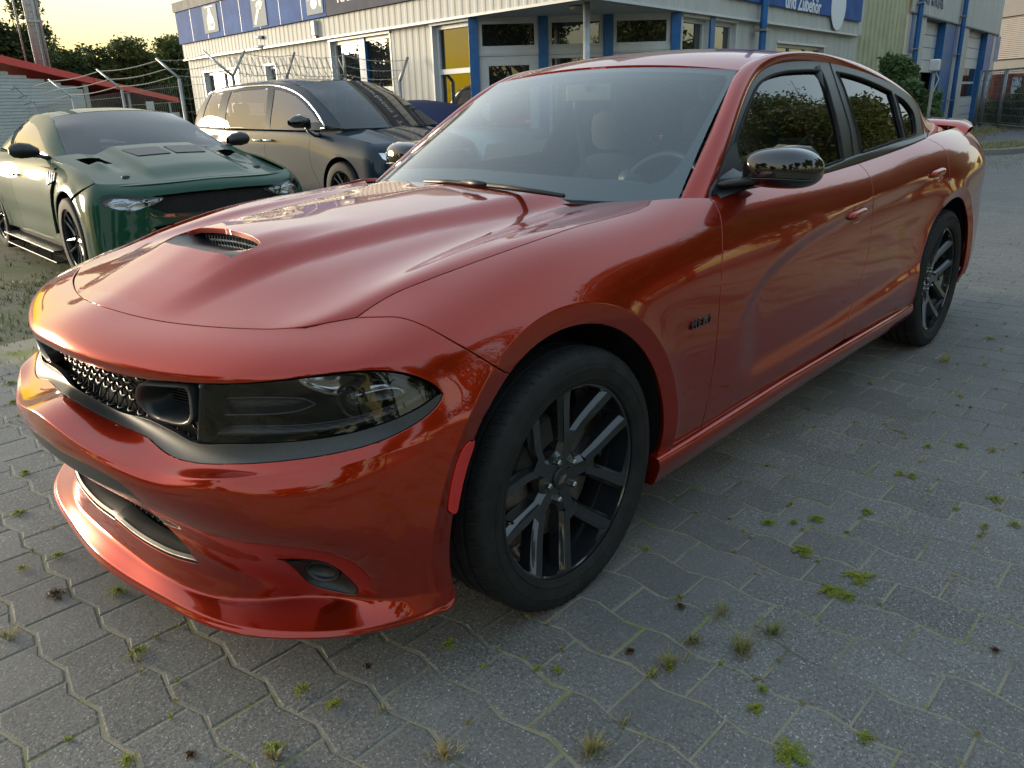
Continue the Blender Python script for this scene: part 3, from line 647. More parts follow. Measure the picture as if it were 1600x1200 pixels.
mb = MB(); fA.box(mb, 3.2, eA-.1, .02, 3.2, -1.2, -1.1); fB.box(mb, 3.0, b_end, .02, 3.2, -1.3, -1.2); fB.box(mb, t1, cE-.1, .02, 3.6, -4.2, -4.1); partm('inner_wall', mb, M_INT)
mb = MB(); fB.box(mb, d1[0]-.2, d1[1]+.2, -.0, .01, -4, -.2); partm('workshop_floor', mb, M_INT); mb = MB(); fB.box(mb, d1[0]-.3, d1[0]-.2, .0, 3, -4, -.25); fB.box(mb, d1[1]+.2, d1[1]+.3, 0, 3, -4, -.25); fB.box(mb, d1[0]-.3, d1[1]+.3, 3.0, 3.05, -4, -.26); partm('workshop_inside', mb, M_INT)
# entrance: glazed chamfer under the canopy
E0 = np.array(fA.P(ent_s, 0, -.02)[:2]); E1 = np.array(fB.P(px_s(fB, 1057, 40), 0, -.02)[:2]); ed = (E1-E0); EL = np.linalg.norm(ed); ed /= EL; en = np.array([ed[1], -ed[0]]); fE = Fac(E0, ed/1.0, en if en@(CP[:2]-E0) > 0 else -en)
q = [0, fE.at(848, 40)[0], fE.at(950, 40)[0], EL/KB]; ZT = fE.at(900, 80)[1]
for i, a in enumerate(q): mb = MB(); fE.box(mb, a-.06, a+.06, 0, ZE-.035, -.05, .07); partm('entrance_post', mb, M_BLUE)
for i in range(3):
    window(fE, q[i]+.062, q[i+1]-.062, ZT+.04, ZE-.06, 1, d=-.02, fr=.05)
    wd = window(fE, q[i]+.062, q[i+1]-.062, .05, ZT-.03, 1, None if i else None, d=-.02, fr=.05 if i else .12)
    if i == 0: mb = MB(); mb.tube([fE.P(q[0]+.14, 1.0, .04), fE.P(q[0]+.14, 1.0, .07), fE.P(q[0]+.26, 1.0, .07)], .012, 6); subm('door_handle', mb, M_WHITE, wd)
mb = MB(); mb.add([(*fA.P(-.05, 0, .05)[:2], zm(ZE-.034)), (*fA.P(ent_s+.1, 0, .05)[:2], zm(ZE-.034)), (*E0, zm(ZE-.034)), (*E1, zm(ZE-.034)), (*fB.P(px_s(fB, 1060, 40)+.1, 0, .05)[:2], zm(ZE-.034))], [(0, 1, 2, 3, 4)]); partm('canopy_soffit', mb, M_SOFFIT)
mb = MB(); cp_ = OA+dA*.12+dB*.12; mb.tube([(cp_[0], cp_[1], -.02), (cp_[0], cp_[1], zm(ZE-.03))], .045, 14); partm('canopy_post', mb, M_ZINC, smooth=True)
lp_ = bp(905, 14, 2, zm(ZE-.07)); mb = MB(); mb.lathe([(0, .0), (.10, .0), (.13, .02), (.13, .035)], 24, 2, (lp_[0], lp_[1], zm(ZE-.075))); partm('soffit_lamp', mb, M_CONC, smooth=True)
mb = MB(); s_e = MB(); fE.box(mb, -.2, EL/KB+.2, .0, ZE, -1.6, -1.55); partm('lobby_back_wall', mb, M_INT)
# small fittings on the left wing
def fitting(name, mb, m, **k): return partm(name, mb, m, **k)
for py_ in (56, 71):
    a, z = fA.at(408, py_, .1); mb = MB(); mb.tube([fA.P(a, z, .0), fA.P(a, z-.02, .10)], .02, 8); c_ = partm('security_camera', mb, M_WHITE, smooth=True); mb = MB(); mb.tube([fA.P(a-.06, z-.03, .10), fA.P(a+.14, z-.01, .14)], .035, 10); subm('camera_body', mb, M_WHITE, c_, smooth=True); mb = MB(); mb.tube([fA.P(a-.075, z-.032, .098), fA.P(a-.055, z-.03, .10)], .03, 10); subm('camera_lens', mb, M_GLOSSB, c_) if 'M_GLOSSB' in globals() else None
a, z = fA.at(493, 45, .1); mb = MB(); fA.box(mb, a-.055, a+.055, z-.11, z+.12, .08, .16); al = partm('alarm_box', mb, M_WHITE, bevel=.02); mb = MB(); fA.box(mb, a-.05, a+.03, z-.135, z-.11, .09, .15); subm('alarm_light', mb, mat('red_strobe', (.5, .03, .02), .3), al)
# ================================================================== trees
M_BARK = mat('bark', (.09, .07, .05), .9, build=grain(.3, 20, .5, 60, .01))
M_LEAFA = leafmat('green_leaves', (.045, .075, .016), (.095, .125, .028), (.14, .135, .035), .4); M_LEAFB = leafmat('dark_green_leaves', (.030, .055, .016), (.065, .09, .025), (.10, .105, .035), .35); M_CONIF = leafmat('conifer_needles', (.08, .14, .055), (.13, .20, .075), (.17, .22, .08), .35)
def crown_mesh(seed, H, R, n, leaf, m, z0=.28, lobes=11, name='crown', up=1.0):
    r = np.random.RandomState(seed); L = []
    for i in range(lobes):
        a = r.uniform(0, 6.283); t = r.uniform(0, 1); q = R*(.25+.55*math.sin(math.pi*(.15+.75*t)))*r.uniform(.5, 1); L.append((q*math.cos(a), q*math.sin(a), H*(z0+(1-z0-.10)*t), R*r.uniform(.28, .48)))
    L.append((0, 0, H*.62, R*.6)); V = np.zeros((n*4, 3)); F = np.arange(n*4).reshape(-1, 4); pts = []
    lw = np.array([l[3]**2 for l in L]); lw /= lw.sum(); ch = r.choice(len(L), n, p=lw)
    for i in range(n):
        c = L[ch[i]]; d = r.normal(0, 1, 3); d /= np.linalg.norm(d); rr = c[3]*(r.uniform(.35, 1.0)**.5)*(1+.22*math.sin(5*d[0]+3*d[2])+.15*r.normal()); p = np.array(c[:3])+d*rr*np.array([1, 1, .8*up])
        u = r.normal(0, 1, 3); u[2] *= .6; u /= np.linalg.norm(u); v = np.cross(u, r.normal(0, 1, 3)); v /= max(np.linalg.norm(v), 1e-6); s_ = leaf*r.uniform(.5, 1.4); V[i*4:i*4+4] = [p-u*s_, p+v*s_*.45, p+u*s_, p-v*s_*.45]
    me = bpy.data.meshes.new(name); me.vertices.add(len(V)); me.vertices.foreach_set('co', V.ravel()); me.loops.add(len(V)); me.loops.foreach_set('vertex_index', np.arange(len(V))); me.polygons.add(n); me.polygons.foreach_set('loop_start', np.arange(n)*4); me.polygons.foreach_set('loop_total', np.full(n, 4)); me.update(); me.validate(); me.materials.append(m); return me, L
def trunk_mesh(H, R, L, seed):
    r = np.random.RandomState(seed); mb = MB(); z = np.linspace(-.1, H*.8, 9); P = [np.array([.06*H*.3*math.sin(q*1.3+seed), .05*H*.3*math.cos(q*1.1+seed)-.05, q]) for q in z]; rad = [R*(1-.85*i/8)*(1.35 if i == 0 else 1) for i in range(9)]; mb.tube(P, rad, 10)
    for l in L:
        k_ = int(np.clip(l[2]/H/.8*8-2, 2, 7)); a = P[k_]; b = np.array(l[:3]); mid = (a+b)/2+np.array([0, 0, -.05*H]); mb.tube([a, mid, b], [rad[k_]*.55, rad[k_]*.35, .02], 6)
        for q in range(3): e = b+r.normal(0, 1, 3)*l[3]*.6; mb.tube([mid, (mid+e)/2, e], [rad[k_]*.25, rad[k_]*.15, .01], 5)
    me = bpy.data.meshes.new('trunk'); me.from_pydata(mb.V, [], mb.F); me.polygons.foreach_set('use_smooth', np.ones(len(me.polygons), bool)); me.materials.append(M_BARK); return me
KINDS = []
for i, (H, R, n, lf, m, z0) in enumerate(((9, 3.4, 12000, .17, M_LEAFA, .22), (11, 3.2, 12000, .18, M_LEAFB, .18), (7.5, 2.8, 10000, .15, M_LEAFA, .16), (6, 2.6, 9000, .15, M_LEAFB, .10), (9, 3.4, 36000, .085, M_LEAFA, .20), (8, 3.0, 34000, .08, M_LEAFB, .16))):
    me, L = crown_mesh(20+i, H, R, n, lf, m, z0); KINDS.append((me, trunk_mesh(H, .22, L, i), H))
def tree(kind, x, y, s, rot, label, group=None, name='broadleaf_tree', cat='tree', sz=1.):
    me, tm, H = KINDS[kind]; t = thing(name, label, cat, (x, y, -.03), rot, group); t.scale = (s, s, s*sz)
    for nm, mm in (('crown', me), ('trunk', tm)): o = bpy.data.objects.new(nm, mm); C.objects.link(o); o.parent = t
    return t
def at_az(px, dist): a0 = (px-800)/FPX; d = CF+a0*CR-(CF[2]+a0*CR[2])/CU[2]*CU; a = math.atan2(d[1], d[0]); return CP[0]+dist*math.cos(a), CP[1]+dist*math.sin(a)
def az_xy(az, dist): a = math.radians(az); return CP[0]+dist*math.cos(a), CP[1]+dist*math.sin(a)
# row beyond the fence on the left, against the low sun
BGT = [(-150, 60, 1, 1.0), (-60, 56, 0, 1.05), (-8, 58, 2, 1.15), (22, 60, 0, 1.0), (52, 58, 1, .95), (78, 64, 2, 1.15), (112, 66, 3, 1.2), (142, 62, 0, .80), (172, 60, 3, 1.15), (200, 64, 1, .72), (228, 58, 2, .95), (252, 60, 3, 1.2), (276, 62, 0, .88), (300, 60, 2, 1.0), (330, 66, 1, .8)]
for i, (px_, dist, kd, s_) in enumerate(BGT):
    x, y = at_az(px_, dist); tree(kd, x, y, s_*.80, i*1.7, '%s green tree from the left in the dense row behind the red roofed shed' % ('outermost', 'second', 'third', 'fourth', 'fifth', 'sixth', 'seventh', 'eighth', 'ninth', 'tenth', 'eleventh', 'twelfth', 'thirteenth', 'fourteenth', 'last')[i], 'trees behind the red roofed shed')
# row along the other side of the yard, seen in the windows and the paint
rr_ = np.random.RandomState(9); RFT = []
for i, (x, y, kd, s_) in enumerate(((-6, -10.5, 3, 1.0), (-1.5, -12.5, 0, .75), (3.5, -11, 2, 1.05), (8.5, -10.2, 0, .62), (12.0, -9.8, 2, .95), (15.5, -10.4, 0, .88), (19.0, -9.6, 1, .85), (22.5, -10, 2, 1.30), (26.5, -9.4, 0, 1.4), (31, -10, 1, 1.25), (36, -9.5, 0, 1.4), (41, -10, 2, 1.6))): RFT.append((x, y, kd, s_))
for i in range(6): RFT.append((-12-rr_.uniform(0, 4), -9+5.0*i+rr_.uniform(-1, 1), (i+1) % 4, rr_.uniform(.5, .75)))
for i, (x, y, kd, s_) in enumerate(RFT): tree(4+kd % 2 if y < -9 and x < 30 else kd, x, y, s_, i*2.1, 'one of the leafy trees lining the yard, mirrored in the car windows', 'trees lining the yard opposite the workshop')
# conifers in front of the workshop piers
def conifer(px_, dist, h, rad, seed, label):
    me, L = crown_mesh(seed, h, rad, 5200, .075, M_CONIF, .05, 8, up=1.5); x, y = at_az(px_, dist); t = thing('conifer', label, 'conifer', (x, y, 0), 0, 'conifers beside the roller door')
    o = bpy.data.objects.new('crown', me); C.objects.link(o); o.parent = t; tm = trunk_mesh(h, .06, L, seed); o = bpy.data.objects.new('trunk', tm); C.objects.link(o); o.parent = t
conifer(1398, 22.0, 2.2, .52, 71, 'tallest dark green conifer in front of the tan panels'); conifer(1422, 21.6, 1.75, .50, 72, 'middle conifer of the three, in front of the white pier'); conifer(1450, 21.4, 1.15, .5, 73, 'low conifer nearest the open roller door')
# ================================================================== red roofed shed, mast, container, far building
M_SIDING = mat('pale_grey_siding', (.36, .38, .38), .6, build=grain(.1, 3)); M_REDROOF = mat('red_roof_trim', (.50, .035, .03), .45, build=grain(.12, 4))
def vplane(px_, dist): x, y = at_az(px_, dist); return np.array([x, y])
S0, S1, S2 = vplane(-160, 40), vplane(137, 47), vplane(285, 56)
def on_line(P, Q, px_, py_):
    d = CF+(px_-800)/FPX*CR-(py_-600)/FPX*CU; e = Q-P; n = np.array([e[1], -e[0]]); t = ((P-CP[:2])@n)/(d[:2]@n); return CP+d*t
shed = thing('shed', 'grey sided shed with a sloping bright red roof edge behind the green coupe', 'shed', (*S1, 0))
def sp_(name, mb, m, parent=None, **k): mb.V = [(v[0]-S1[0], v[1]-S1[1], v[2]) for v in mb.V]; return mb.build(name, m, parent or shed, **k)
a = on_line(S0, S1, -160, 60); b = on_line(S0, S1, 137, 128)
nrow = 34
for i in range(nrow):                                               # siding boards, clipped by the verge
    z0 = .05+i*.14; z1 = z0+.133
    def roofz(P): t = (P-S0)@(S1-S0)/((S1-S0)@(S1-S0)); return a[2]+(b[2]-a[2])*t
    # a board runs from S0 to where the verge cuts it
    tcut = 1.0 if z1 < b[2]-.25 else max(0, (a[2]-.25-z1)/(a[2]-b[2])); 
    if tcut <= .02: continue
    Q = S0+(S1-S0)*min(1, tcut); n_ = np.array([(S1-S0)[1], -(S1-S0)[0]]); n_ /= np.linalg.norm(n_); n_ = n_ if n_@(CP[:2]-S1) > 0 else -n_
    mb = MB(); mb.add([(*(S0+n_*.03), z0), (*(Q+n_*.03), z0), (*(Q+n_*.008), z1), (*(S0+n_*.008), z1), (*(S0-n_*.02), z0), (*(Q-n_*.02), z0)], [(0, 1, 2, 3), (4, 5, 1, 0)]); sp_('siding_board', mb, M_SIDING)
def strip(P, Q, pts_top, h0, h1, thick=.5):
    mb = MB(); A1, A2 = on_line(P, Q, *pts_top[0]), on_line(P, Q, *pts_top[1]); n_ = np.array([(Q-P)[1], -(Q-P)[0]]); n_ /= np.linalg.norm(n_); n_ = n_ if n_@(CP[:2]-Q) > 0 else -n_
    V = []
    for k_ in (n_*.35, -n_*6): V += [A1+[*k_, 0], A2+[*k_, 0], A2+[*k_, -h1], A1+[*k_, -h0]]
    mb.add(V, [(0, 1, 2, 3), (4, 7, 6, 5), (0, 4, 5, 1), (3, 2, 6, 7), (0, 3, 7, 4), (1, 5, 6, 2)]); return mb
sp_('red_verge', strip(S0, S1, [(-160, 50), (137, 122)], .34, .30), M_REDROOF); sp_('red_verge', strip(S1, S2, [(137, 122.2), (270, 153)], .30, .26), M_REDROOF)
mb = MB(); 
for px_, w in ((135, .22), (200, .15), (262, .15)): p = on_line(S1, S2, px_, 150); top = on_line(S1, S2, px_, 122+(px_-137)*.235)[2]-.2; mb = MB(); mb.box((p[0]-w/2, p[1]-w/2, -.02), (p[0]+w/2, p[1]+w/2, top)); sp_('shed_post', mb, M_ZINC)
mb = MB(); n_ = (S2-S1)/np.linalg.norm(S2-S1); nn_ = np.array([-n_[1], n_[0]]); nn_ = -nn_ if nn_@(CP[:2]-S1) > 0 else nn_
for k_ in (3.0,): P, Q = S1+nn_*k_, S2+nn_*k_; mb.add([(*P, -.02), (*Q, -.02), (*Q, 2.2), (*P, 2.9)], [(0, 1, 2, 3)])
sp_('shed_back_wall', mb, M_INT)
mb = MB(); P, Q = S1+nn_*.2, S2+nn_*.2; mb.add([(*P, -.02), (*Q, -.02), (*Q, 1.35), (*P, 1.35)], [(0, 1, 2, 3)]); sp_('lower_wall', mb, M_SIDING)
mx_, my_ = at_az(84, 47)
mast = thing('mast', 'tall pale steel mast rising behind the red roof', 'mast', (mx_, my_, 0)); mb = MB(); mb.tube([(0, 0, -.02), (0, 0, 6), (0, 0, 14)], [.33, .31, .28], 20); mb.build('mast_tube', M_ZINC, mast, smooth=True)
mb = MB(); mb.tube([(-.36, -.2, .5), (-.36, -.2, 14)], .03, 6); mb.tube([(-.06, -.38, .5), (-.06, -.38, 14)], .03, 6)
for i in range(44): z = .6+i*.3; mb.tube([(-.36, -.2, z), (-.06, -.38, z)], .014, 5)
mb.build('mast_ladder', M_ZINC, mast); mb = MB(); mb.tube([(.20, -.32, .5), (.20, -.32, 14)], .05, 8); mb.build('cable_duct', M_CONC, mast, smooth=True)
mb = MB(); mb.tube([(-.62, .25, -.02), (-.62, .25, 14)], .045, 8); mb.build('stay_tube', M_ZINC, mast, smooth=True)
for z in (3.2, 5.6, 8): mb = MB(); mb.lathe([(.31, -.06), (.40, -.06), (.40, .06), (.31, .06)], 20, 2, (0, 0, z)); mb.build('mast_flange', M_ZINC, mast)
# ---- wire fence with angled barbed-wire arms
M_WIRE = mat('fence_wire', (.26, .26, .25), .5, metal=.6)
fen = thing('wire_fence', 'tall wire mesh fence with angled barbed wire arms behind the parked cars', 'fence', (0, 0, 0))
def fpost(px_b, py_b, dist, arm=None, base=None):
    a = CF+(px_b-800)/FPX*CR-(py_b-600)/FPX*CU; t = dist/np.hypot(a[0], a[1]); return CP+a*t
PB = [fpost(-70, 182, 60), fpost(5, 171, 52), fpost(57, 164, 42), fpost(113, 153, 28), fpost(190, 140, 22), fpost(280, 123, 17.4), fpost(364, 119, 16.6)]
ARM = [None, (-20, 150), (21, 135), (76, 124), (151, 108), (244, 91), (318, 80)]
PB2 = [PB[-1], fpost(448, 120, 16.0), fpost(540, 122, 14.8), fpost(624, 128, 13.6)]; ARM2 = [(382, 79), (460, 82), None, (637, 90)]
def arm_end(P, px_): 
    if px_ is None: return P+np.array([.0, 0, .4])
    d = CF+(px_[0]-800)/FPX*CR-(px_[1]-600)/FPX*CU; dd = np.hypot(*(P-CP)[:2])*1.02; return CP+d*dd/np.hypot(d[0], d[1])
def fence_run(PL, AL):
    ends = []
    for P, a in zip(PL, AL):
        e = arm_end(P, a); ends.append(e); mb = MB(); mb.tube([(P[0], P[1], -.03), tuple(P)], .032, 8); mb.tube([tuple(P), tuple(e)], [.028, .022], 8); mb.build('fence_post', M_ZINC, fen, smooth=True)
    for k_, ((P, e), (Q, g)) in enumerate(zip(zip(PL, ends), list(zip(PL, ends))[1:])):
        mb = MB(); L = np.linalg.norm((Q-P)[:2]); sc = max(1, np.linalg.norm((P+Q)[:2]/2-CP[:2])/14)
        for t in (.15, .5, .9):
            A_, B_ = P+(e-P)*t, Q+(g-Q)*t; n = 9; mb.tube([A_+(B_-A_)*i/n+np.array([0, 0, -.05*math.sin(math.pi*i/n)]) for i in range(n+1)], .0045*sc, 4)
            for i in range(1, int(L/.25)): c_ = A_+(B_-A_)*i*.25/L+np.array([0, 0, -.05*math.sin(math.pi*i*.25/L)]); mb.tube([c_-[.02, .0, .02], c_+[.02, 0, .02]], .004*sc, 3)
        mb.build('barbed_wire', M_WIRE, fen)
        mb = MB(); zt = min(P[2], Q[2])-.05; st = .10*sc
        for i in range(int(L/st)): c_ = P+(Q-P)*(i+.5)*st/L; zt_ = P[2]+(Q[2]-P[2])*(i+.5)*st/L-.04; mb.tube([(c_[0], c_[1], .02), (c_[0], c_[1], zt_)], .0026*sc, 3)
        for z in np.arange(.1, zt, .2*min(sc, 1.6)): mb.tube([(P[0], P[1], z), (Q[0], Q[1], z)], .0028*sc, 3)
        tag(mb.build('fence_mesh', M_WIRE, fen), kind='stuff')
fence_run(PB, ARM); fence_run(PB2, ARM2)
mb = MB(); c_ = PB2[1]; R_ = .22                                      # loose coil of wire on top of the corner
for k_ in range(2):
    P, Q = PB2[k_], PB2[k_+1]; mb.tube([P+(Q-P)*t+np.array([.04*math.cos(t*60), .20*math.cos(t*60)*0+.1*math.sin(t*60), .16+.18*math.sin(t*60)]) for t in np.linspace(0, 1, 90)], .006, 4)
tag(mb.build('razor_wire_coil', M_WIRE, fen), kind='stuff')
sgn = on_line(S1, S2, 237, 166); mb = MB(); mb.box((-.08, -.02, 0), (.08, .02, .20)); mb.box((-.02, -.02, -1.36), (.02, .02, 0)); o = mb.build('notice_board', M_WHITE); q_ = vplane(237, 20); o.location = (q_[0], q_[1], 1.36); o.rotation_euler = (0, 0, math.radians(66-90)); tag(o, 'small white notice board standing behind the green coupe roof', 'notice board')
# ---- right: far building, container, gate fence
fb0, fb1 = vplane(1500, 60), vplane(1790, 50)
far_b = thing('office_building', 'grey office building with closed louvre blinds at the far right', 'building', (*fb0, 0))
def fpl(px_, py_): return on_line(fb0, fb1, px_, py_)
def fbox(name, z0, z1, m, off=0, dpt=8, p0=fb0, p1=fb1):
    e = (p1-p0)/np.linalg.norm(p1-p0); n = np.array([e[1], -e[0]]); n = n if n@(CP[:2]-p0) > 0 else -n; A_ = p0+n*off; B_ = p1+n*off; mb = MB(); V = [(*A_, z0), (*B_, z0), (*(B_-n*dpt), z0), (*(A_-n*dpt), z0)]; V += [(v[0], v[1], z1) for v in V]; mb.add(V, [(0, 1, 5, 4), (1, 2, 6, 5), (2, 3, 7, 6), (3, 0, 4, 7), (4, 5, 6, 7)]); mb.V = [(v[0]-fb0[0], v[1]-fb0[1], v[2]) for v in mb.V]; return mb.build(name, m, far_b)
zA = fpl(1575, 92)[2]; zB = fpl(1575, 26)[2]; M_GREYP = mat('grey_render_band', (.10, .10, .11), .6, build=grain(.1, 1.5)); M_BLIND = mat('louvre_blind_metal', (.17, .16, .165), .5, build=grain(.12, 2))
fbox('wall_band', -.02, zA-.02, M_GREYP); fbox('wall_band', zB, zB+4, M_GREYP, .05); fbox('blind_recess', zA-.02, zB, M_DARKF if 'M_DARKF' in globals() else M_INT, -.15)
nb = 22
for i in range(nb): z = zA+(zB-zA)*(i+.1)/nb; fbox('louvre_slat', z, z+(zB-zA)/nb*.74, M_BLIND, .0, .1)
fbox('cornice', zA-.06, zA-.021, M_INT, .08, .2); fbox('cornice', zB-.05, zB-.001, M_INT, .10, .3)
c0, c1 = vplane(1533, 41), vplane(1582, 39.5); M_RUST = mat('rust_red_container_steel', (.30, .060, .032), .6, build=lambda t, b: t.inp(b, 'Base Color', t.mix(t.ramp(t.noise(t.geo((1, 1, .3)), 1.6, 5), [(.45, 0), (.7, .8)]), (.33, .065, .04), (.40, .17, .13))))
def container(p0, p1, z1, label, m, grp=None):
    t_ = thing('shipping_container', label, 'container', (*p0, 0), 0); e = (p1-p0); L = np.linalg.norm(e); e /= L; n = np.array([e[1], -e[0]]); n = n if n@(CP[:2]-p0) > 0 else -n; cols = []; a = 0
    while a < L: cols += [(a, 0), (a+.10, 0), (a+.14, .05), (a+.24, .05)]; a += .28
    mb = MB(); W_ = [((p0+e*min(a_, L)+n*d_)-p0) for a_, d_ in cols]
    for P, Q in zip(W_, W_[1:]): mb.add([(*P, .12), (*Q, .12), (*Q, z1-.1), (*P, z1-.1)], [(0, 1, 2, 3)])
    mb.build('corrugated_side', m, t_); mb = MB()
    for za, zb in ((0, .13), (z1-.12, z1)): V = [(*(e*a_+n*d_), z) for z in (za, zb) for d_ in (.06, -2.4) for a_ in (-.05, L+.05)]; mb.add(V, [(0, 1, 3, 2), (4, 6, 7, 5), (0, 4, 5, 1), (2, 3, 7, 6), (0, 2, 6, 4), (1, 5, 7, 3)])
    for a0_ in (-.06, L-.06): V = [(*(e*a_+n*d_), z) for z in (0, z1) for d_ in (.065, -.1) for a_ in (a0_, a0_+.14)]; mb.add(V, [(0, 1, 3, 2), (4, 6, 7, 5), (0, 4, 5, 1), (2, 3, 7, 6), (0, 2, 6, 4), (1, 5, 7, 3)])
    mb.build('container_frame', m, t_); mb = MB(); V = [(*(e*a_-n*2.3), z) for z in (.1, z1-.05) for a_ in (0, L)]; mb.add(V, [(0, 1, 3, 2)]); V = [(*(e*0-n*d_), z) for z in (.1, z1-.05) for d_ in (0, 2.3)]; mb.add(V, [(0, 1, 3, 2)]); mb.build('container_end', m, t_); return t_, e, n
zc_ = on_line(c0, c1, 1560, 116)[2]; container(c0, c1, zc_, 'rust red corrugated shipping container behind the gate fence', M_RUST)
c2, c3 = vplane(1594, 40), vplane(1660, 38); container(c2, c3, on_line(c2, c3, 1600, 119)[2], 'dark red container at the right edge, beyond the painted white board', M_RUST)
g0, g1 = vplane(1583, 38.6), vplane(1592, 38.4); zg = on_line(g0, g1, 1588, 121)[2]
mb = MB(); mb.box((-.15, -.03, 0), (.16, .03, zg)); o = mb.build('painted_board', mat('graffiti_board', (.6, .63, .66), .6, build=lambda t, b: t.inp(b, 'Base Color', t.mix(t.ramp(t.noise(t.geo(), 5, 3, .6, 1.5), [(.52, 0), (.56, 1)]), (.62, .65, .68), (.12, .20, .34))))); o.location = (*((g0+g1)/2), 0); o.rotation_euler = (0, 0, math.radians(10-90)); tag(o, 'white board with blue graffiti between the two red containers', 'board')
gate = thing('gate_fence', 'wire mesh gate fence with steel tube posts beside the workshop corner', 'fence', (*vplane(1531, 34), 0)); G0 = vplane(1531, 34); gp2 = [vplane(1531, 34), vplane(1540, 33.6), vplane(1569, 32), vplane(1640, 28.5)]
for i, P in enumerate(gp2):
    px_ = (1531, 1540, 1569, 1640)[i]; top = 1.3+(np.hypot(*(P-CP[:2])))*((136-(px_-1531)*.0)/1236*0)+1.25; mb = MB(); q_ = P-G0; mb.tube([(q_[0], q_[1], -.02), (q_[0], q_[1], 1.85)], .06 if i < 3 else .05, 8); mb.build('fence_post', M_ZINC, gate, smooth=True)
for P, Q in zip(gp2, gp2[1:]):
    P, Q = P-G0, Q-G0; L = np.linalg.norm(Q-P); 
    for z in (.12, 1.82): mb = MB(); mb.tube([(*(P), z), (*(Q), z)], .03, 6); mb.build('fence_rail', M_ZINC, gate)
    mb = MB()
    for i in range(int(L/.14)): c_ = P+(Q-P)*(i+.5)*.14/L; mb.tube([(*c_, .1), (*c_, 1.8)], .007, 3)
    for z in np.arange(.2, 1.8, .22): mb.tube([(*P, z), (*Q, z)], .008, 3)
    tag(mb.build('fence_mesh', M_WIRE, gate), kind='stuff')
# shrubs behind that fence
for i, (px_, dist, h, rad) in enumerate(((1562, 36, .9, .7), (1600, 33, 1.1, .8), (1630, 32, 1.2, 1.0))):
    me, L = crown_mesh(90+i, h, rad, 1800, .09, M_LEAFA, .05, 6); x, y = at_az(px_, dist); t = thing('shrub', ['low green shrub growing against the red container', 'green shrub behind the wire fence at the right edge', 'larger green shrub right of the gate fence'][i], 'shrub', (x, y, 0), 0, 'shrubs behind the gate fence'); o = bpy.data.objects.new('foliage', me); C.objects.link(o); o.parent = t
# floodlight on a pole by the roller door
lx, ly = at_az(1456, 20.5); fl = thing('floodlight', 'white floodlight head on a slim dark pole by the open roller door', 'floodlight', (lx, ly, 0)); mb = MB(); mb.tube([(0, 0, -.02), (0, 0, 1.72)], .035, 8); mb.build('pole', M_CONC, fl, smooth=True); mb = MB(); mb.box((-.12, -.09, 1.66), (.10, .09, 1.90)); mb.build('lamp_head', M_WHITE, fl, bevel=.03); mb = MB(); mb.tube([(.0, 0, 1.7), (.05, -.10, 1.5), (.0, -.02, 1.2), (.04, 0, .9)], .012, 5); mb.build('cable', M_WHITE, fl)
# far tree line that closes the horizon
for i in range(26):
    az_ = -60+i*14; 
    if 60 < az_ < 76 or 8 < az_ < 14: continue
    x, y = az_xy(az_, 95+12*math.sin(i*1.9)); tree(i % 4, x, y, 1.25+.2*math.sin(i), i, 'one of the distant trees that ring the yard', 'distant trees round the yard', sz=.8)
# blue soft-top car of which only the roof shows behind the people carrier
# ================================================================== red sedan (world axes = car axes, front axle at x=0)
def flakes(t, b):
    v = t.co(); n = t.voro(v, 900, out='Color')
    base = tuple(b.inputs['Base Color'].default_value)[:3]
    t.inp(b, 'Base Color', t.mix(t.math('MULTIPLY', t.ramp(n, [(.35, 0), (.8, 1)]), .35), base, tuple(min(1, x*1.7) for x in base)))
M_PAINT = mat('red_metallic_paint', (.30, .0155, .0024), .28, metal=.72, spec=.0, coat=1, coat_rough=.025, build=flakes)
M_PAINT.node_tree.nodes['Principled BSDF'].inputs['Coat IOR'].default_value = 1.55
M_BLACK = mat('black_satin_plastic', (.016, .017, .019), .42, build=grain(.2, 60, .15, 400, .0006))
M_TRIM = mat('black_matte_trim', (.012, .013, .015), .33)
M_GLOSSBLK = mat('gloss_black', (.006, .006, .007), .04, coat=1, coat_rough=.01)
M_GREYTRIM = mat('dark_grey_satin_trim', (.03, .034, .038), .38, build=grain(.12, 80, .1, 600, .0004))
M_RUBBER = mat('tyre_rubber', (.017, .017, .018), .7, spec=.25, build=grain(.35, 22, .3, 300, .0008))
M_RIM = mat('black_wheel_paint', (.022, .024, .028), .16, metal=.35, coat=1, coat_rough=.04)
M_STEEL = mat('brushed_steel', (.42, .40, .37), .33, metal=1, build=grain(.3, 30))
M_CHROME = mat('chrome', (.75, .75, .76), .08, metal=1)
M_DARK = mat('wheel_well_liner', (.012, .012, .012), .85, build=grain(.4, 15, .3, 60, .004))
M_DUST = mat('brake_disc_metal', (.20, .17, .15), .4, metal=.9, build=grain(.35, 20))
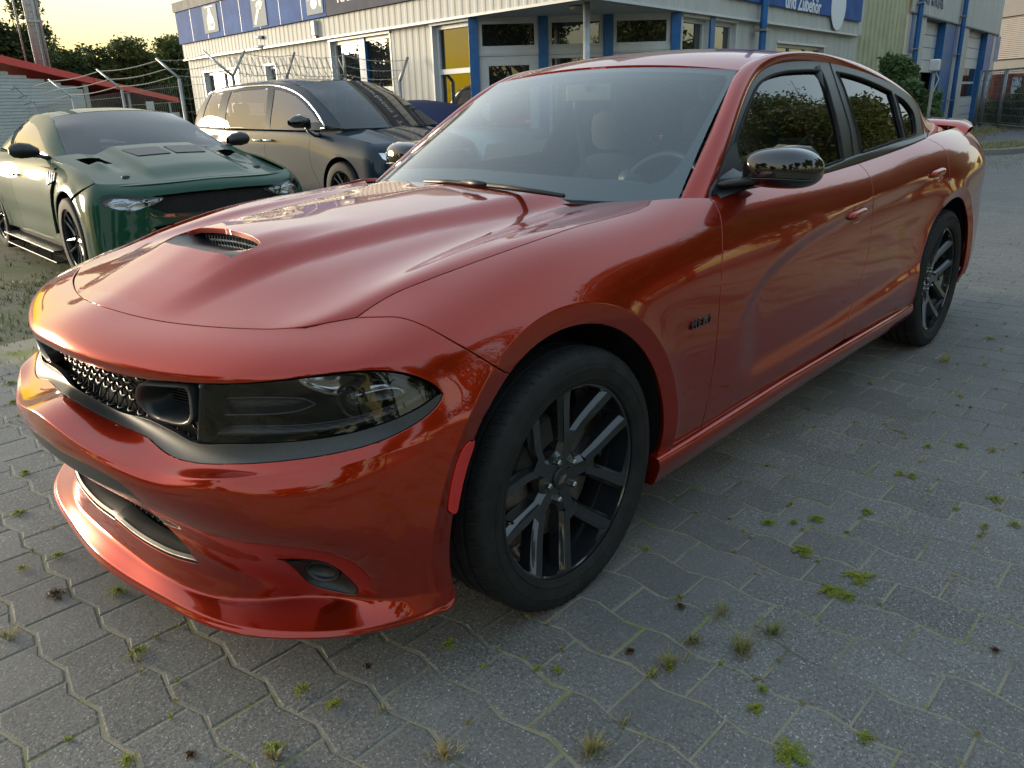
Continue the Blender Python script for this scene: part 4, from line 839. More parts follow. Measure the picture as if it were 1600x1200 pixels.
def glassmat(name, tint, rough=.0, ior=1.5, painted_sheen=0.0, sheen_col=(.5, .55, .55)):
    m = bpy.data.materials.new(name); m.use_nodes = True; t = NT(m); t.n.remove(t.n['Principled BSDF']); out = t.n['Material Output']
    tr = t.new('ShaderNodeBsdfTransparent'); t.inp(tr, 0, tint); gl = t.new('ShaderNodeBsdfGlossy'); gl.inputs['Roughness'].default_value = rough
    t.inp(gl, 0, (1, 1, 1)); lw = t.new('ShaderNodeLayerWeight'); lw.inputs[0].default_value = .5; f0 = ((ior-1)/(ior+1))**2; fr_ = t.math('MULTIPLY_ADD', t.math('POWER', lw.outputs['Facing'], 5.0), 1-f0, f0)
    a = tr.outputs[0]
    if painted_sheen:  # pale diffuse share paints reflected sky onto the glass
        df = t.new('ShaderNodeBsdfDiffuse'); t.inp(df, 0, sheen_col); mx0 = t.new('ShaderNodeMixShader'); mx0.inputs[0].default_value = painted_sheen
        t.l.new(a, mx0.inputs[1]); t.l.new(df.outputs[0], mx0.inputs[2]); a = mx0.outputs[0]
    mx = t.new('ShaderNodeMixShader'); t.l.new(fr_, mx.inputs[0]); t.l.new(a, mx.inputs[1]); t.l.new(gl.outputs[0], mx.inputs[2]); t.l.new(mx.outputs[0], out.inputs[0]); return m
M_WSHIELD = glassmat('windscreen_glass', (.72, .82, .81), 0, 2.0, .06, (.35, .45, .45))  # lightened by a diffuse share standing in for sky reflection
M_SIDEGL = glassmat('tinted_side_glass', (.10, .11, .11), 0, 2.1)
M_SIDEGF = glassmat('front_side_glass', (.42, .48, .47), 0, 2.2)
M_LENS = glassmat('clear_lamp_lens', (.62, .63, .65), 0, 1.5)
M_LENS2 = glassmat('bright_lamp_lens', (.93, .94, .95), 0, 1.5)
M_REDLENS = mat('red_reflector', (.65, .012, .006), .12, coat=1, build=lambda t, b: t.inp(b, 'Normal', t.bump(t.voro(t.co(), 260, rnd=0), .5, .001)))
sedan = thing('sedan', 'glossy copper red four door sedan with black wheels filling the foreground', 'car')
XS = np.array([0, 0, 0, 0, 0, 0, 0, 0, -.45, -.25, 0, .25, .5, .8, 1.2, 1.6, 2.0, 2.4, 2.75, 3.06, 3.4, 3.75, 4.0, 4.07, 4.11, 4.12])
FRONT = [
 [(-.70,0,.885),(-.68,-.15,.88),(-.645,-.29,.878),(-.60,-.42,.88),(-.545,-.53,.885),(-.49,-.59,.89),(-.43,-.62,.90),(-.37,-.635,.915),(-.30,-.64,.935)],
 [(-.775,0,.862),(-.75,-.15,.853),(-.713,-.30,.851),(-.672,-.44,.853),(-.615,-.56,.855),(-.55,-.64,.86),(-.49,-.68,.868),(-.42,-.70,.885),(-.32,-.71,.912)],
 [(-.835,0,.838),(-.82,-.16,.83),(-.785,-.32,.825),(-.74,-.47,.826),(-.685,-.60,.83),(-.62,-.69,.835),(-.55,-.745,.843),(-.47,-.78,.858),(-.36,-.80,.88)],
 [(-.887,0,.80),(-.88,-.16,.795),(-.845,-.32,.785),(-.80,-.47,.782),(-.745,-.60,.79),(-.68,-.70,.80),(-.605,-.785,.812),(-.52,-.835,.825),(-.40,-.86,.84)],
 [(-.885,0,.765),(-.877,-.15,.762),(-.84,-.31,.75),(-.795,-.46,.748),(-.75,-.585,.755),(-.69,-.69,.768),(-.61,-.785,.782),(-.53,-.85,.79),(-.41,-.895,.80)],
 [(-.855,0,.71),(-.848,-.15,.705),(-.825,-.31,.70),(-.80,-.46,.695),(-.757,-.585,.70),(-.70,-.69,.71),(-.62,-.79,.722),(-.54,-.86,.735),(-.42,-.91,.745)],
 [(-.825,0,.64),(-.82,-.16,.635),(-.81,-.31,.634),(-.795,-.46,.628),(-.765,-.585,.635),(-.71,-.69,.65),(-.63,-.79,.67),(-.55,-.865,.69),(-.43,-.918,.70)],
 [(-.885,0,.65),(-.855,-.16,.62),(-.835,-.31,.608),(-.82,-.46,.592),(-.785,-.58,.597),(-.73,-.69,.61),(-.645,-.80,.635),(-.56,-.875,.66),(-.43,-.925,.675)],
 [(-.955,0,.625),(-.945,-.16,.60),(-.915,-.32,.575),(-.865,-.47,.565),(-.825,-.60,.585),(-.77,-.675,.59),(-.68,-.785,.606),(-.59,-.868,.632),(-.45,-.925,.65)],
 [(-.96,0,.58),(-.95,-.16,.565),(-.925,-.32,.55),(-.885,-.47,.535),(-.835,-.60,.55),(-.775,-.70,.55),(-.69,-.80,.56),(-.59,-.88,.58),(-.45,-.93,.59)],
 [(-.945,0,.49),(-.93,-.16,.48),(-.90,-.32,.47),(-.865,-.46,.46),(-.825,-.59,.47),(-.77,-.70,.475),(-.69,-.80,.48),(-.595,-.88,.49),(-.455,-.932,.50)],
 [(-.86,0,.42),(-.86,-.15,.41),(-.845,-.3,.40),(-.825,-.44,.395),(-.795,-.57,.40),(-.745,-.68,.405),(-.67,-.785,.41),(-.59,-.87,.41),(-.455,-.93,.42)],
 [(-.835,0,.31),(-.83,-.15,.305),(-.82,-.29,.30),(-.79,-.43,.30),(-.745,-.54,.30),(-.69,-.635,.31),(-.635,-.74,.31),(-.58,-.85,.33),(-.455,-.925,.34)],
 [(-.85,0,.225),(-.845,-.15,.222),(-.835,-.3,.22),(-.80,-.44,.215),(-.745,-.545,.22),(-.67,-.62,.225),(-.615,-.72,.24),(-.58,-.84,.27),(-.46,-.92,.28)],
 [(-.895,0,.195),(-.885,-.16,.19),(-.868,-.31,.195),(-.845,-.46,.195),(-.80,-.60,.20),(-.735,-.705,.205),(-.655,-.80,.21),(-.575,-.87,.225),(-.46,-.92,.24)],
 [(-.90,0,.167),(-.886,-.16,.162),(-.871,-.31,.168),(-.85,-.46,.172),(-.815,-.585,.178),(-.745,-.70,.185),(-.665,-.79,.19),(-.575,-.86,.20),(-.46,-.925,.222)],
 [(-.82,0,.155),(-.81,-.16,.15),(-.80,-.29,.155),(-.78,-.42,.158),(-.74,-.53,.165),(-.68,-.63,.17),(-.61,-.72,.175),(-.53,-.80,.185),(-.43,-.87,.20)]]
LOW = [(-.932,.72),(-.936,.66),(-.938,.60),(-.938,.53),(-.936,.46),(-.932,.39),(-.925,.33),(-.915,.28),(-.905,.24),(-.88,.22)]
LOWM = [(-.930,.72),(-.934,.65),(-.937,.58),(-.938,.50),(-.938,.43),(-.935,.36),(-.925,.31),(-.912,.28),(-.90,.25),(-.88,.24)]
def k(a, b): return [(a[i][0]+b, a[i][1]) for i in range(10)]
SEC = {
 0.0: [(-.66,.985),(-.735,.975),(-.80,.957),(-.85,.925),(-.885,.88),(-.910,.83),(-.925,.78)]+LOW,
 .5: [(-.69,1.015),(-.755,1.0),(-.815,.98),(-.86,.945),(-.892,.90),(-.914,.845),(-.926,.785)]+LOWM,
 .8: [(-.755,1.032),(-.79,1.022),(-.832,.997),(-.867,.960),(-.892,.912),(-.911,.855),(-.923,.79)]+LOWM,
 1.2: [(-.77,1.035),(-.80,1.025),(-.835,1.00),(-.868,.965),(-.892,.92),(-.911,.86),(-.923,.79)]+LOWM,
 1.6: [(-.77,1.035),(-.80,1.025),(-.835,1.00),(-.868,.965),(-.893,.92),(-.912,.86),(-.924,.79)]+LOWM,
 2.0: [(-.765,1.045),(-.795,1.03),(-.833,1.005),(-.868,.97),(-.895,.925),(-.914,.865),(-.925,.795)]+LOWM,
 2.4: [(-.76,1.065),(-.792,1.052),(-.832,1.025),(-.868,.985),(-.898,.935),(-.919,.87),(-.930,.80)]+k(LOWM,-.002),
 2.75: [(-.75,1.095),(-.785,1.08),(-.828,1.055),(-.87,1.01),(-.905,.955),(-.930,.885),(-.940,.81)]+k(LOWM,-.006),
 3.06: [(-.72,1.11),(-.76,1.10),(-.81,1.078),(-.865,1.035),(-.912,.97),(-.942,.895),(-.950,.82)]+k(LOWM,-.014),
 3.4: [(-.70,1.115),(-.75,1.10),(-.80,1.08),(-.855,1.04),(-.902,.98),(-.932,.905),(-.941,.83)]+k(LOWM,-.006),
 3.75: [(-.66,1.11),(-.71,1.10),(-.76,1.082),(-.815,1.04),(-.862,.98),(-.893,.91),(-.90,.83)]+k(LOWM,.033),
 4.0: [(-.58,1.10),(-.63,1.09),(-.68,1.072),(-.73,1.035),(-.775,.98),(-.80,.91),(-.808,.83)]+k(LOWM,.12),
}
def belt_net():
    net = np.zeros((26, 17, 3)); xs = sorted(SEC)
    for r in range(17):
        for s in range(9): net[s, r] = FRONT[r][s]
        kx = [FRONT[r][7][0], FRONT[r][8][0]]+xs; ky = [FRONT[r][7][1], FRONT[r][8][1]]+[SEC[x][r][0] for x in xs]; kz = [FRONT[r][7][2], FRONT[r][8][2]]+[SEC[x][r][1] for x in xs]
        for s in range(9, 23):
            net[s, r] = (XS[s], pchip(kx, ky, XS[s]), pchip(kx, kz, XS[s]))
        y, z = net[22, r, 1], net[22, r, 2]
        net[23, r] = (4.075, y*.80, z); net[24, r] = (4.11, y*.42, z); net[25, r] = (4.12, 0, z)
    return net
ARC_F = (-.03, .36, .425, .48); ARC_R = (3.058, .36, .42, .472)
def belt_disp(P, uv):
    P = P.copy(); x, y, z = P.T
    for cx, cz, ri, ro in (ARC_F, ARC_R):
        r = np.hypot(x-cx, z-cz); side = sstep(-.55, -.75, y)
        bev = np.clip((ro-r)/(ro-ri), 0, 1.6)*.016; h_ = .003
        lip = .010*np.exp(-np.clip(r-ro, 0, 9)/.05)*sstep(.2, .45, z)
        q_ = np.clip((r-ro+h_)/(2*h_), 0, 1); q_ = q_*q_*(3-2*q_); P[:, 1] += side*((bev-.010)*(1-q_)+q_*-lip)
    # door scallop: recessed field whose front edge bends up and back along the doors
    u = x; zz = z
    zt = np.interp(x, [.80, .90, 1.0, 1.15, 1.35, 1.7, 2.1, 2.6, 3.0], [.60, .70, .76, .80, .84, .875, .90, .93, .95])   # upper edge
    zb = np.interp(x, [.8, 1.0, 1.6, 2.2, 2.6, 3.0], [.40, .385, .40, .43, .47, .52])                                     # lower edge
    fx = sstep(.80, 1.0, x+.10*np.clip((z-.62)/.2, 0, 1)**2*-1+.0)
    a = sstep(-.0, -.065, z-zt)*sstep(-.01, .065, z-zb)*fx*sstep(3.0, 2.3, x)
    a = np.where((x > .7) & (x < 3.1) & (y < -.6), a, 0)
    P[:, 1] += .016*a
    return P
OLDROWS = np.array([0, 1, 2, 3, 4, 5, 6, 7, 7.75, 8, 8.25, 9, 10, 11, 12, 12.75, 13, 13.3, 13.8, 14, 14.3, 15, 16])
def vm(v): return np.interp(v, OLDROWS, np.arange(len(OLDROWS)))
def expand(net):
    o = []
    for r in OLDROWS:
        i = min(int(r), 15); t = r-i; o.append(net[:, i]*(1-t)+net[:, i+1]*t)
    return np.stack(o, 1)
BELT = Surf(expand(belt_net()), sharpen=1, sym0=True, sym1=True, disp=belt_disp, scale=(.2, .07)); BELT.flip = 1
_n = BELT.nrm(np.array([[14, 9.]]))[0]
if _n[1] > 0: BELT.flip = -1
# ---- hood surface
def zprof():
    U = [-.06, 0, .1, .25, .5, .75, 1, 1.08]; Vs = [0, .25, .5, .75, 1, 1.08]
    Z = {0: [.84,.862,.902,.945,.975,.998,1.018,1.02], .25: [.832,.855,.895,.939,.971,.994,1.014,1.018], .5: [.83,.851,.886,.927,.963,.988,1.013,1.016],
         .75: [.83,.852,.879,.914,.956,.985,1.010,1.014], 1: [.84,.866,.893,.935,.983,.997,1.019,1.023], 1.08: [.83,.858,.885,.929,.977,.992,1.015,1.019]}
    return U, Vs, Z
def hood_net():
    U, Vs, Z = zprof(); us = np.array([-.06, 0, .06, .13, .22, .32, .43, .55, .67, .79, .9, 1, 1.08]); vs = np.array([0, .1, .2, .3, .4, .5, .6, .7, .8, .88, .94, 1, 1.08])
    net = np.zeros((len(us), len(vs), 3)); ye = [0, .15, .30, .44, .56, .64, .68, .70]; xe = [-.775, -.75, -.713, -.672, -.615, -.55, -.47, -.40]
    for i, u in enumerate(us):
        for j, v in enumerate(vs):
            yed = np.interp(u, [-.06, 0, .25, .5, .75, 1, 1.08], [.66, .68, .715, .738, .748, .755, .757]); y = v*yed
            xf = pchip(ye, xe, min(y/yed*.68, .70)); xr = .47+.30*(y/.75)**2.4
            x = xf+(xr-xf)*u; zv = [pchip(U, Z[q], u) for q in Vs]; z = pchip(Vs, zv, v)
            net[i, j] = (x, -y, z)
    return net
def hood_disp(P, uv):
    P = P.copy(); x, y, z = P.T; ay = np.abs(y)
    w0 = np.interp(x, [-.75, -.42, 0, .5], [.20, .25, .30, .40]); w1 = w0+np.interp(x, [-.75, -.4, .5], [.10, .08, .12])
    amp = np.interp(x, [-.72, -.45, -.2, .1, .5], [0, .030, .030, .030, .030])
    dome = amp*(1-sstep(w0-.02, w1, ay))
    # scoop lip rising out of the dome and the ramp cut in front of it
    sx = sstep(-.62, -.44, x)*(1-sstep(-.40, -.05, x)); lip = .016*sx*(1-sstep(.14, .26, ay))
    # outer ridges just inboard of the hood seam
    ridge = .006*np.exp(-((ay-.63)/.035)**2)*sstep(-.45, 0, x)*sstep(.60, .3, x)
    val = -.007*np.exp(-((ay-.50)/.07)**2)*sstep(-.5, 0, x)
    P[:, 2] += dome+lip+ridge+val
    return P
HOOD = Surf(hood_net(), sharpen=1, disp=hood_disp, scale=(.11*1.0, .07)); 
# mirror plane on v=0: replace the phantom row
def _padv(s):
    M = np.array([1, -1, 1.]); s.Q[:, 0] = s.Q[:, 2]*M
HOOD_Q0 = HOOD.Q; _padv(HOOD)
if HOOD.nrm(np.array([[5, 5.]]))[0][2] < 0: HOOD.flip = -1
def pc(surf, pts, **kw): return surf.curve(pts, **kw)
def setu(a, i, col, val): a = a.copy(); a[i, col] = val; return a
# ---- seams read along the car
hood_front = pc(BELT, [(166, 480), (200, 490), (250, 501), (300, 507.5), (350, 511.5), (400, 513.5), (430, 513.5), (480, 509.5), (520, 502.5), (557, 496)], name='hood_front')
hood_front[0, 0] = 0
seam_ff = pc(BELT, [(557, 496), (590, 495), (626, 496), (664, 509), (709, 534), (750, 558), (799, 588)], name='fascia_fender')
def arc_uv(arc, a0, a1, n, surf=BELT, r=None):
    """points of the wheel opening on the body side (angles from +x, counter-clockwise seen from the left)"""
    out = []; h = None
    for i in range(n):
        a = math.radians(a0+(a1-a0)*i/(n-1)); rr = r or arc[2]; X, Z = arc[0]+rr*math.cos(a), arc[1]+rr*math.sin(a); out.append(xz_uv(surf, X, Z, h)); h = out[-1]
    return np.array(out)
def xz_uv(surf, X, Z, h=None):
    surf.mk()
    if h is None:
        G = surf.ev(surf.grid); d = np.hypot(G[:, 0]-X, G[:, 2]-Z)+(G[:, 1] > -.3)*9; h = surf.grid[d.argmin()]
    q = np.array(h, float)
    for _ in range(20):
        p = surf.ev(q)[0]; r = np.array([X-p[0], Z-p[2]])
        if abs(r).max() < 1e-5: break
        e = .004; J = np.stack([((surf.ev(q+[e, 0])[0]-surf.ev(q-[e, 0])[0])/(2*e))[[0, 2]], ((surf.ev(q+[0, e])[0]-surf.ev(q-[0, e])[0])/(2*e))[[0, 2]]], 1)
        q = np.clip(q+np.clip(np.linalg.lstsq(J, r, rcond=None)[0], -.5, .5), 0, [surf.nu-1, surf.nv-1])
    return q
def ang(arc, q, surf=BELT):
    p = surf.ev(q)[0]; return math.degrees(math.atan2(p[2]-arc[1], p[0]-arc[0])) % 360, math.hypot(p[2]-arc[1], p[0]-arc[0])
a_s, r_s = ang(ARC_F, seam_ff[-1]); print('fascia seam meets opening at', a_s, r_s)
seam_ff[-1] = arc_uv(ARC_F, a_s, a_s, 2)[0]
BOT = float(vm(15.35))
arc_fa = arc_uv(ARC_F, a_s, 196, 22)[1:]
u_end = arc_fa[-1][0]
bottom = np.stack([np.linspace(u_end, 0, 60), np.full(60, BOT)], 1)
low_bot = pc(BELT, [(172, 805), (190, 820), (212, 838), (237, 854), (270, 870), (309, 881)], name='lowbot'); low_bot[0, 0] = 0
low_side = pc(BELT, [(309, 881), (296, 862), (282, 844), (266, 828)], name='lowside')[1:]
ins_top = pc(BELT, [(266, 828), (240, 803), (214, 778), (190, 757), (165, 742), (142, 730), (115, 717), (95, 706), (85, 698)], name='instop')[1:]; ins_top[-1, 0] = 0
bez_out = pc(BELT, [(109, 620), (150, 644), (200, 668), (230, 682), (252, 701), (273, 714), (300, 721), (330, 724), (400, 723), (480, 715), (540, 704), (590, 690), (640, 667), (672, 645), (689, 625), (692, 615)], step=7, name='bezout'); bez_out[0, 0] = 0
lamp_top = pc(BELT, [(692, 615), (681, 603), (655, 590), (622, 582), (590, 579.5), (541, 582), (492, 588), (427, 596), (362, 600.5), (314, 600.5)], step=7, name='lamptop')[1:]
lip_line = pc(BELT, [(314, 600.5), (260, 597), (215, 592), (160, 578), (120, 563), (97, 552)], step=7, name='lip')[1:]; lip_line[-1, 0] = 0
fascia_loop = np.concatenate([hood_front, seam_ff[1:], arc_fa, bottom[1:], low_bot, low_side, ins_top, bez_out, lamp_top, lip_line])
fog_px = [(433, 874), (450, 880), (465, 893), (482, 911), (496, 918), (512, 922), (535, 927), (555, 929.5), (559, 923), (553, 913), (542, 902), (528, 890), (512, 881), (495, 876), (478, 874.5), (455, 874)]
fog_loop = BELT.curve(fog_px+[fog_px[0]], step=5, name='fog')[:-1]
mark_px = [(741, 688), (733, 690), (724, 700), (714, 722), (706, 750), (701, 780), (700, 798), (705, 802), (712, 801), (716, 785), (722, 755), (731, 722), (739, 698)]
mark_loop = BELT.curve(mark_px+[mark_px[0]], step=6, name='marker')[:-1]
print('marker', BELT.ev(mark_loop).mean(0))
RES = (.10, .22)
def arc_creases(arc, loop, extra=()):
    out = []
    for rr in (arc[3]-.006, arc[3]-.003, arc[3]+.003, arc[3]+.008):
        c = arc_uv(arc, -8, 192, 110, r=rr); ins = in_poly(c, loop)
        run = []
        for p, k_ in zip(c, ins):
            if k_: run.append(p)
            elif len(run) > 3: out.append(np.array(run[1:-1])); run = []
            else: run = []
        if len(run) > 3: out.append(np.array(run[1:-1]))
    return [c for c in out if len(c) > 1 and not any(in_poly(c, h).any() for h in extra)]
emit('front_bumper', panel(BELT, fascia_loop, [fog_loop, mark_loop], RES, creases=arc_creases(ARC_F, fascia_loop, [mark_loop, fog_loop])), M_PAINT, sedan, both=True)
emit('side_marker', panel(BELT, mark_loop, res=(.05, .12), gap=.0005, flange=.006, off=.003), M_REDLENS, sedan, both='pair')
# black surround under grille and lamps
bez_in = pc(BELT, [(153, 625), (190, 644), (230, 656), (270, 675), (306, 693), (360, 694.5), (427, 693), (492, 687), (557, 675), (622, 654), (661, 635), (685, 618)], step=7, name='bezin'); bez_in[0, 0] = 0
bez_loop = np.concatenate([bez_out, bez_in[::-1]])
emit('grille_surround', panel(BELT, bez_loop, res=(.12, .2), gap=.0008, off=-.002), M_GREYTRIM, sedan, both=True)
# lamp lens
lamp_in = pc(BELT, [(308, 691), (310, 660), (312, 630), (315, 602)], name='lampin')
lamp_bot = pc(BELT, [(308, 691), (360, 693), (427, 691.5), (492, 685.5), (557, 673), (622, 652), (661, 632), (684, 616)], step=7, name='lampbot')
lamp_tp = pc(BELT, [(684, 616), (675, 604), (652, 592), (622, 584), (590, 581.5), (541, 584), (492, 590), (427, 598), (362, 602), (315, 602)], step=7, name='lamptop2')
lamp_loop = np.concatenate([lamp_bot, lamp_tp[1:], lamp_in[::-1][1:-1]])
lens_vfn = panel(BELT, lamp_loop, res=(.12, .2), gap=.0005, flange=.004, off=-.003)
# fender
hood_side = pc(BELT, [(557, 496), (577.5, 481), (615, 459), (671, 436), (746, 408), (802, 388), (859, 368), (896, 355.5), (952, 340.6), (997, 328), (1013, 320), (1017.5, 312.5)], name='hoodside')
f_top = pc(BELT, [(1017.5, 312.5), (1040, 310.5), (1067, 309), (1090, 308.5), (1108, 309)], name='ftop')
print('fender top rear', BELT.ev(f_top[0])[0], BELT.ev(f_top[-1])[0])
seam_fd = pc(BELT, [(1108, 309), (1118, 321), (1125, 337), (1128.5, 375), (1128.5, 410), (1126, 455), (1122, 510), (1116, 570), (1105, 630), (1094, 674)], name='seamfd')
q_bl = xz_uv(BELT, .375, .288); 
sill_f = np.array([seam_fd[-1]+(q_bl-seam_fd[-1])*t for t in np.linspace(0, 1, 8)])
a_b, _ = ang(ARC_F, q_bl); arc_fe = arc_uv(ARC_F, a_b-360, a_s, 60)
seam_ff_rev = seam_ff[::-1]
crease_f = [arc_uv(ARC_F, -8, 192, 90, r=ARC_F[3])]
fender_loop = np.concatenate([hood_side, f_top[1:], seam_fd[1:], sill_f[1:], arc_fe[1:], seam_ff_rev[1:-1]])
cr = crease_f[0]; insidef = in_poly(cr, fender_loop)
emit('front_fender', panel(BELT, fender_loop, (), RES, creases=arc_creases(ARC_F, fender_loop)), M_PAINT, sedan, both='pair')
# doors
seam_b = pc(BELT, [(1340, 255), (1350, 263.5), (1357.5, 274), (1363, 290), (1364.5, 310), (1362.5, 350), (1358, 385), (1352, 413), (1342, 447), (1331, 480), (1317, 532)], name='seamb')
belt_f = pc(BELT, [(1340, 255), (1315, 262.5), (1287, 270.5), (1240, 281), (1180, 292), (1140, 300), (1112, 306)], name='beltf')
sill_1 = np.array([seam_b[-1]+(seam_fd[-1]-seam_b[-1])*t for t in np.linspace(0, 1, 30)])
door_loop = np.concatenate([seam_b, sill_1[1:-1], seam_fd[::-1], [belt_f[-1]], belt_f[::-1][1:-1]])
emit('front_door', panel(BELT, door_loop, (), (.11, .22)), M_PAINT, sedan, both='pair')
seam_q = pc(BELT, [(1446, 215.6), (1463, 223), (1476, 233), (1482, 252), (1484, 280), (1482, 305)], name='seamq')
a_q, r_q = ang(ARC_R, seam_q[-1]); print('rear seam', a_q, r_q, BELT.ev(seam_q[-1])[0])
arc_rd = arc_uv(ARC_R, a_q, 189, 40)
belt_r = pc(BELT, [(1446, 215.6), (1425, 225), (1400, 234.5), (1370, 245), (1340, 255)], name='beltr')
sill_2 = np.array([arc_rd[-1]+(seam_b[-1]-arc_rd[-1])*t for t in np.linspace(0, 1, 20)])
crR = arc_uv(ARC_R, -8, 188, 90, r=ARC_R[3])
rdoor_loop = np.concatenate([seam_q, arc_rd, sill_2[1:-1], seam_b[::-1], belt_r[::-1][1:-1]])
emit('rear_door', panel(BELT, rdoor_loop, (), (.11, .22), creases=arc_creases(ARC_R, rdoor_loop)), M_PAINT, sedan, both='pair')
arc_q2 = arc_uv(ARC_R, -14, a_q, 60)
topq = np.stack([np.linspace(belt_r[0][0], 25, 40), np.linspace(belt_r[0][1], .2, 40)], 1)
botq = np.stack([np.linspace(25, arc_q2[0][0], 40), np.linspace(float(vm(14.8)), arc_q2[0][1], 40)], 1)
quarter_loop = np.concatenate([topq, botq, arc_q2[1:], seam_q[::-1][:-1]])
emit('quarter_panel', panel(BELT, quarter_loop, (), (.16, .3), creases=arc_creases(ARC_R, quarter_loop)), M_PAINT, sedan, both='pair')
# ---- hood panel with the scoop
hp = lambda L, **kw: HOOD.curve(L, **kw)
h_front = hp([(166, 480), (200, 490), (250, 501), (300, 507.5), (350, 511.5), (400, 513.5), (430, 513.5), (480, 509.5), (520, 502.5), (557, 496)], name='h_front'); h_front[0, 1] = 0
h_side = hp([(557, 496), (577.5, 481), (615, 459), (671, 436), (746, 408), (802, 388), (859, 368), (896, 355.5), (952, 340.6), (997, 328), (1013, 320), (1017.5, 312.5)], name='h_side')
print('hood corner', HOOD.ev(h_side[0])[0], BELT.ev(hood_side[0])[0], 'rear', HOOD.ev(h_side[-1])[0], 'mid', HOOD.ev(h_side[len(h_side)//2])[0], BELT.ev(hood_side[len(hood_side)//2])[0])
u_r = h_side[-1][0]; h_rear = np.stack([np.linspace(u_r, 11, 30), np.linspace(h_side[-1][1], 0, 30)], 1)
hood_loop = np.concatenate([h_front, h_side[1:], h_rear[1:]])
def hood_uv(X, Y, h=None):
    q = np.array(h if h is not None else (4., 3.), float)
    for _ in range(25):
        p = HOOD.ev(q)[0]; r = np.array([X-p[0], Y-p[1]])
        if abs(r).max() < 1e-5: break
        e = .004; J = np.stack([((HOOD.ev(q+[e, 0])[0]-HOOD.ev(q-[e, 0])[0])/(2*e))[:2], ((HOOD.ev(q+[0, e])[0]-HOOD.ev(q-[0, e])[0])/(2*e))[:2]], 1)
        q = np.clip(q+np.clip(np.linalg.lstsq(J, r, rcond=None)[0], -.6, .6), 0, [HOOD.nu-1, HOOD.nv-1])
    return q
sc_front = [hood_uv(-.515+.02*(abs(y)/.2)**2, y) for y in np.linspace(0, -.185, 12)]
sc_side = [hood_uv(x, y) for x, y in ((-.50, -.198), (-.455, -.207), (-.415, -.200))]
sc_back = [hood_uv(-.395-.015*(abs(y)/.2)**2, y) for y in np.linspace(-.185, 0, 12)]
sc_loop_half = np.array(sc_front+sc_side+sc_back)
for i in (0, -1): sc_loop_half[i, 1] = 0
# the scoop touches the centre line: notch it out of the half hood
i0 = sc_loop_half
hood_loop2 = np.concatenate([h_front, h_side[1:], h_rear[1:], i0[::-1]])
hv = panel(HOOD, hood_loop2, (), (.16, .22), gap=.0018)
hood = emit('hood', hv, M_PAINT, sedan, both=True)
# scoop pocket: floor ramps down to a honeycomb mesh under the rear lip
def hoodz(x, y): return HOOD.ev(hood_uv(x, -abs(y)))[0][2]
mb = MB(); ys = np.linspace(-.205, .205, 25); G = []
for y in ys:
    w = (abs(y)/.205)**4; xf = -.535+.02*(abs(y)/.2)**2; row = []
    for t, dz in ((0, -.002), (.25, -.010), (.5, -.024), (.8, -.040), (1.15, -.052), (1.5, -.060)):
        x = xf+t*.13; zz = hoodz(min(x, -.40), y)-(.0 if x < -.40 else 0); row.append((x, y, zz+dz*(1-w)-.002))
    G.append(row)
mb.grid(G, flip=True); sp = mb.build('scoop_ramp', M_BLACK, hood, smooth=True)
mb = MB()
for j in range(-11, 12):
    for i in range(3):
        y = j*.017+(i % 2)*.0085; z0 = hoodz(-.40, y)-.016-i*.0145
        if abs(y) > .175 or (i == 2 and abs(y) > .15): continue
        hexa = [(y+.0098*math.cos(math.radians(60*q+30)), z0+.0098*math.sin(math.radians(60*q+30))) for q in range(6)]
        mb.tube([(-.372+.3*(z0+.02-hoodz(-.40, y)), a, b) for a, b in hexa], .0016, 5, closed=True)
mb.build('scoop_mesh', M_STEEL, hood)
mb = MB(); mb.box((-.36, -.2, .86), (-.355, .2, .965)); mb.build('scoop_backing', M_DARK, hood)
# ---- side glass surface y = f(x, z)
def ygl(x, z):
    d = z-1.02; return -(.812-.36*d-.36*d*d)+.030*((x-1.9)/1.3)**2
gx = np.linspace(.45, 3.6, 22); gz = np.linspace(.92, 1.52, 12)
GLS = Surf([[(x, ygl(x, z), z) for z in gz] for x in gx], sharpen=1, scale=(.15, .055))
if GLS.nrm(np.array([[10, 5.]]))[0][1] > 0: GLS.flip = -1
gc = lambda L, **kw: GLS.curve(L, **kw)
fr_px = [(1109, 303), (1114, 288), (1128, 252), (1147, 200), (1165.6, 149), (1175, 128), (1186, 114), (1200, 105), (1218, 99.5), (1250, 96), (1287, 97.8), (1325, 106), (1362, 118.4), (1400, 136), (1425, 155), (1434, 167.5), (1440, 187), (1445.5, 212)]
frame_out = gc(fr_px, step=6, name='frame_out')
b_trim_top = gc([(1445.5, 209), (1425, 217), (1400, 224), (1370, 234), (1334, 245), (1291, 262), (1240, 273), (1180, 284), (1150, 290), (1109, 298)], name='belttop')
win_f = [(1291, 258.5), (1316.6, 249.7), (1312, 220.6), (1306, 190), (1299, 164), (1290, 133), (1282, 112), (1270, 111), (1231, 112.7), (1218, 115), (1205, 119), (1195, 124), (1186, 131), (1178, 143), (1171, 159), (1160, 186), (1150.6, 213), (1147.5, 226), (1150, 248), (1151, 282), (1180, 280), (1240, 270)]
win_r = [(1306, 113.8), (1325, 117.5), (1345, 123.5), (1370, 133.5), (1391, 144), (1397, 163), (1402.5, 186), (1407, 202), (1410, 216.5), (1390, 223.5), (1345.6, 239), (1341, 215), (1332.5, 185), (1324, 158), (1315, 132.5)]
win_q = [(1397, 148.5), (1410, 156.5), (1420, 167.5), (1426, 178), (1429, 192), (1430, 209.5), (1415.5, 215), (1411, 200), (1406, 178), (1400, 156)]
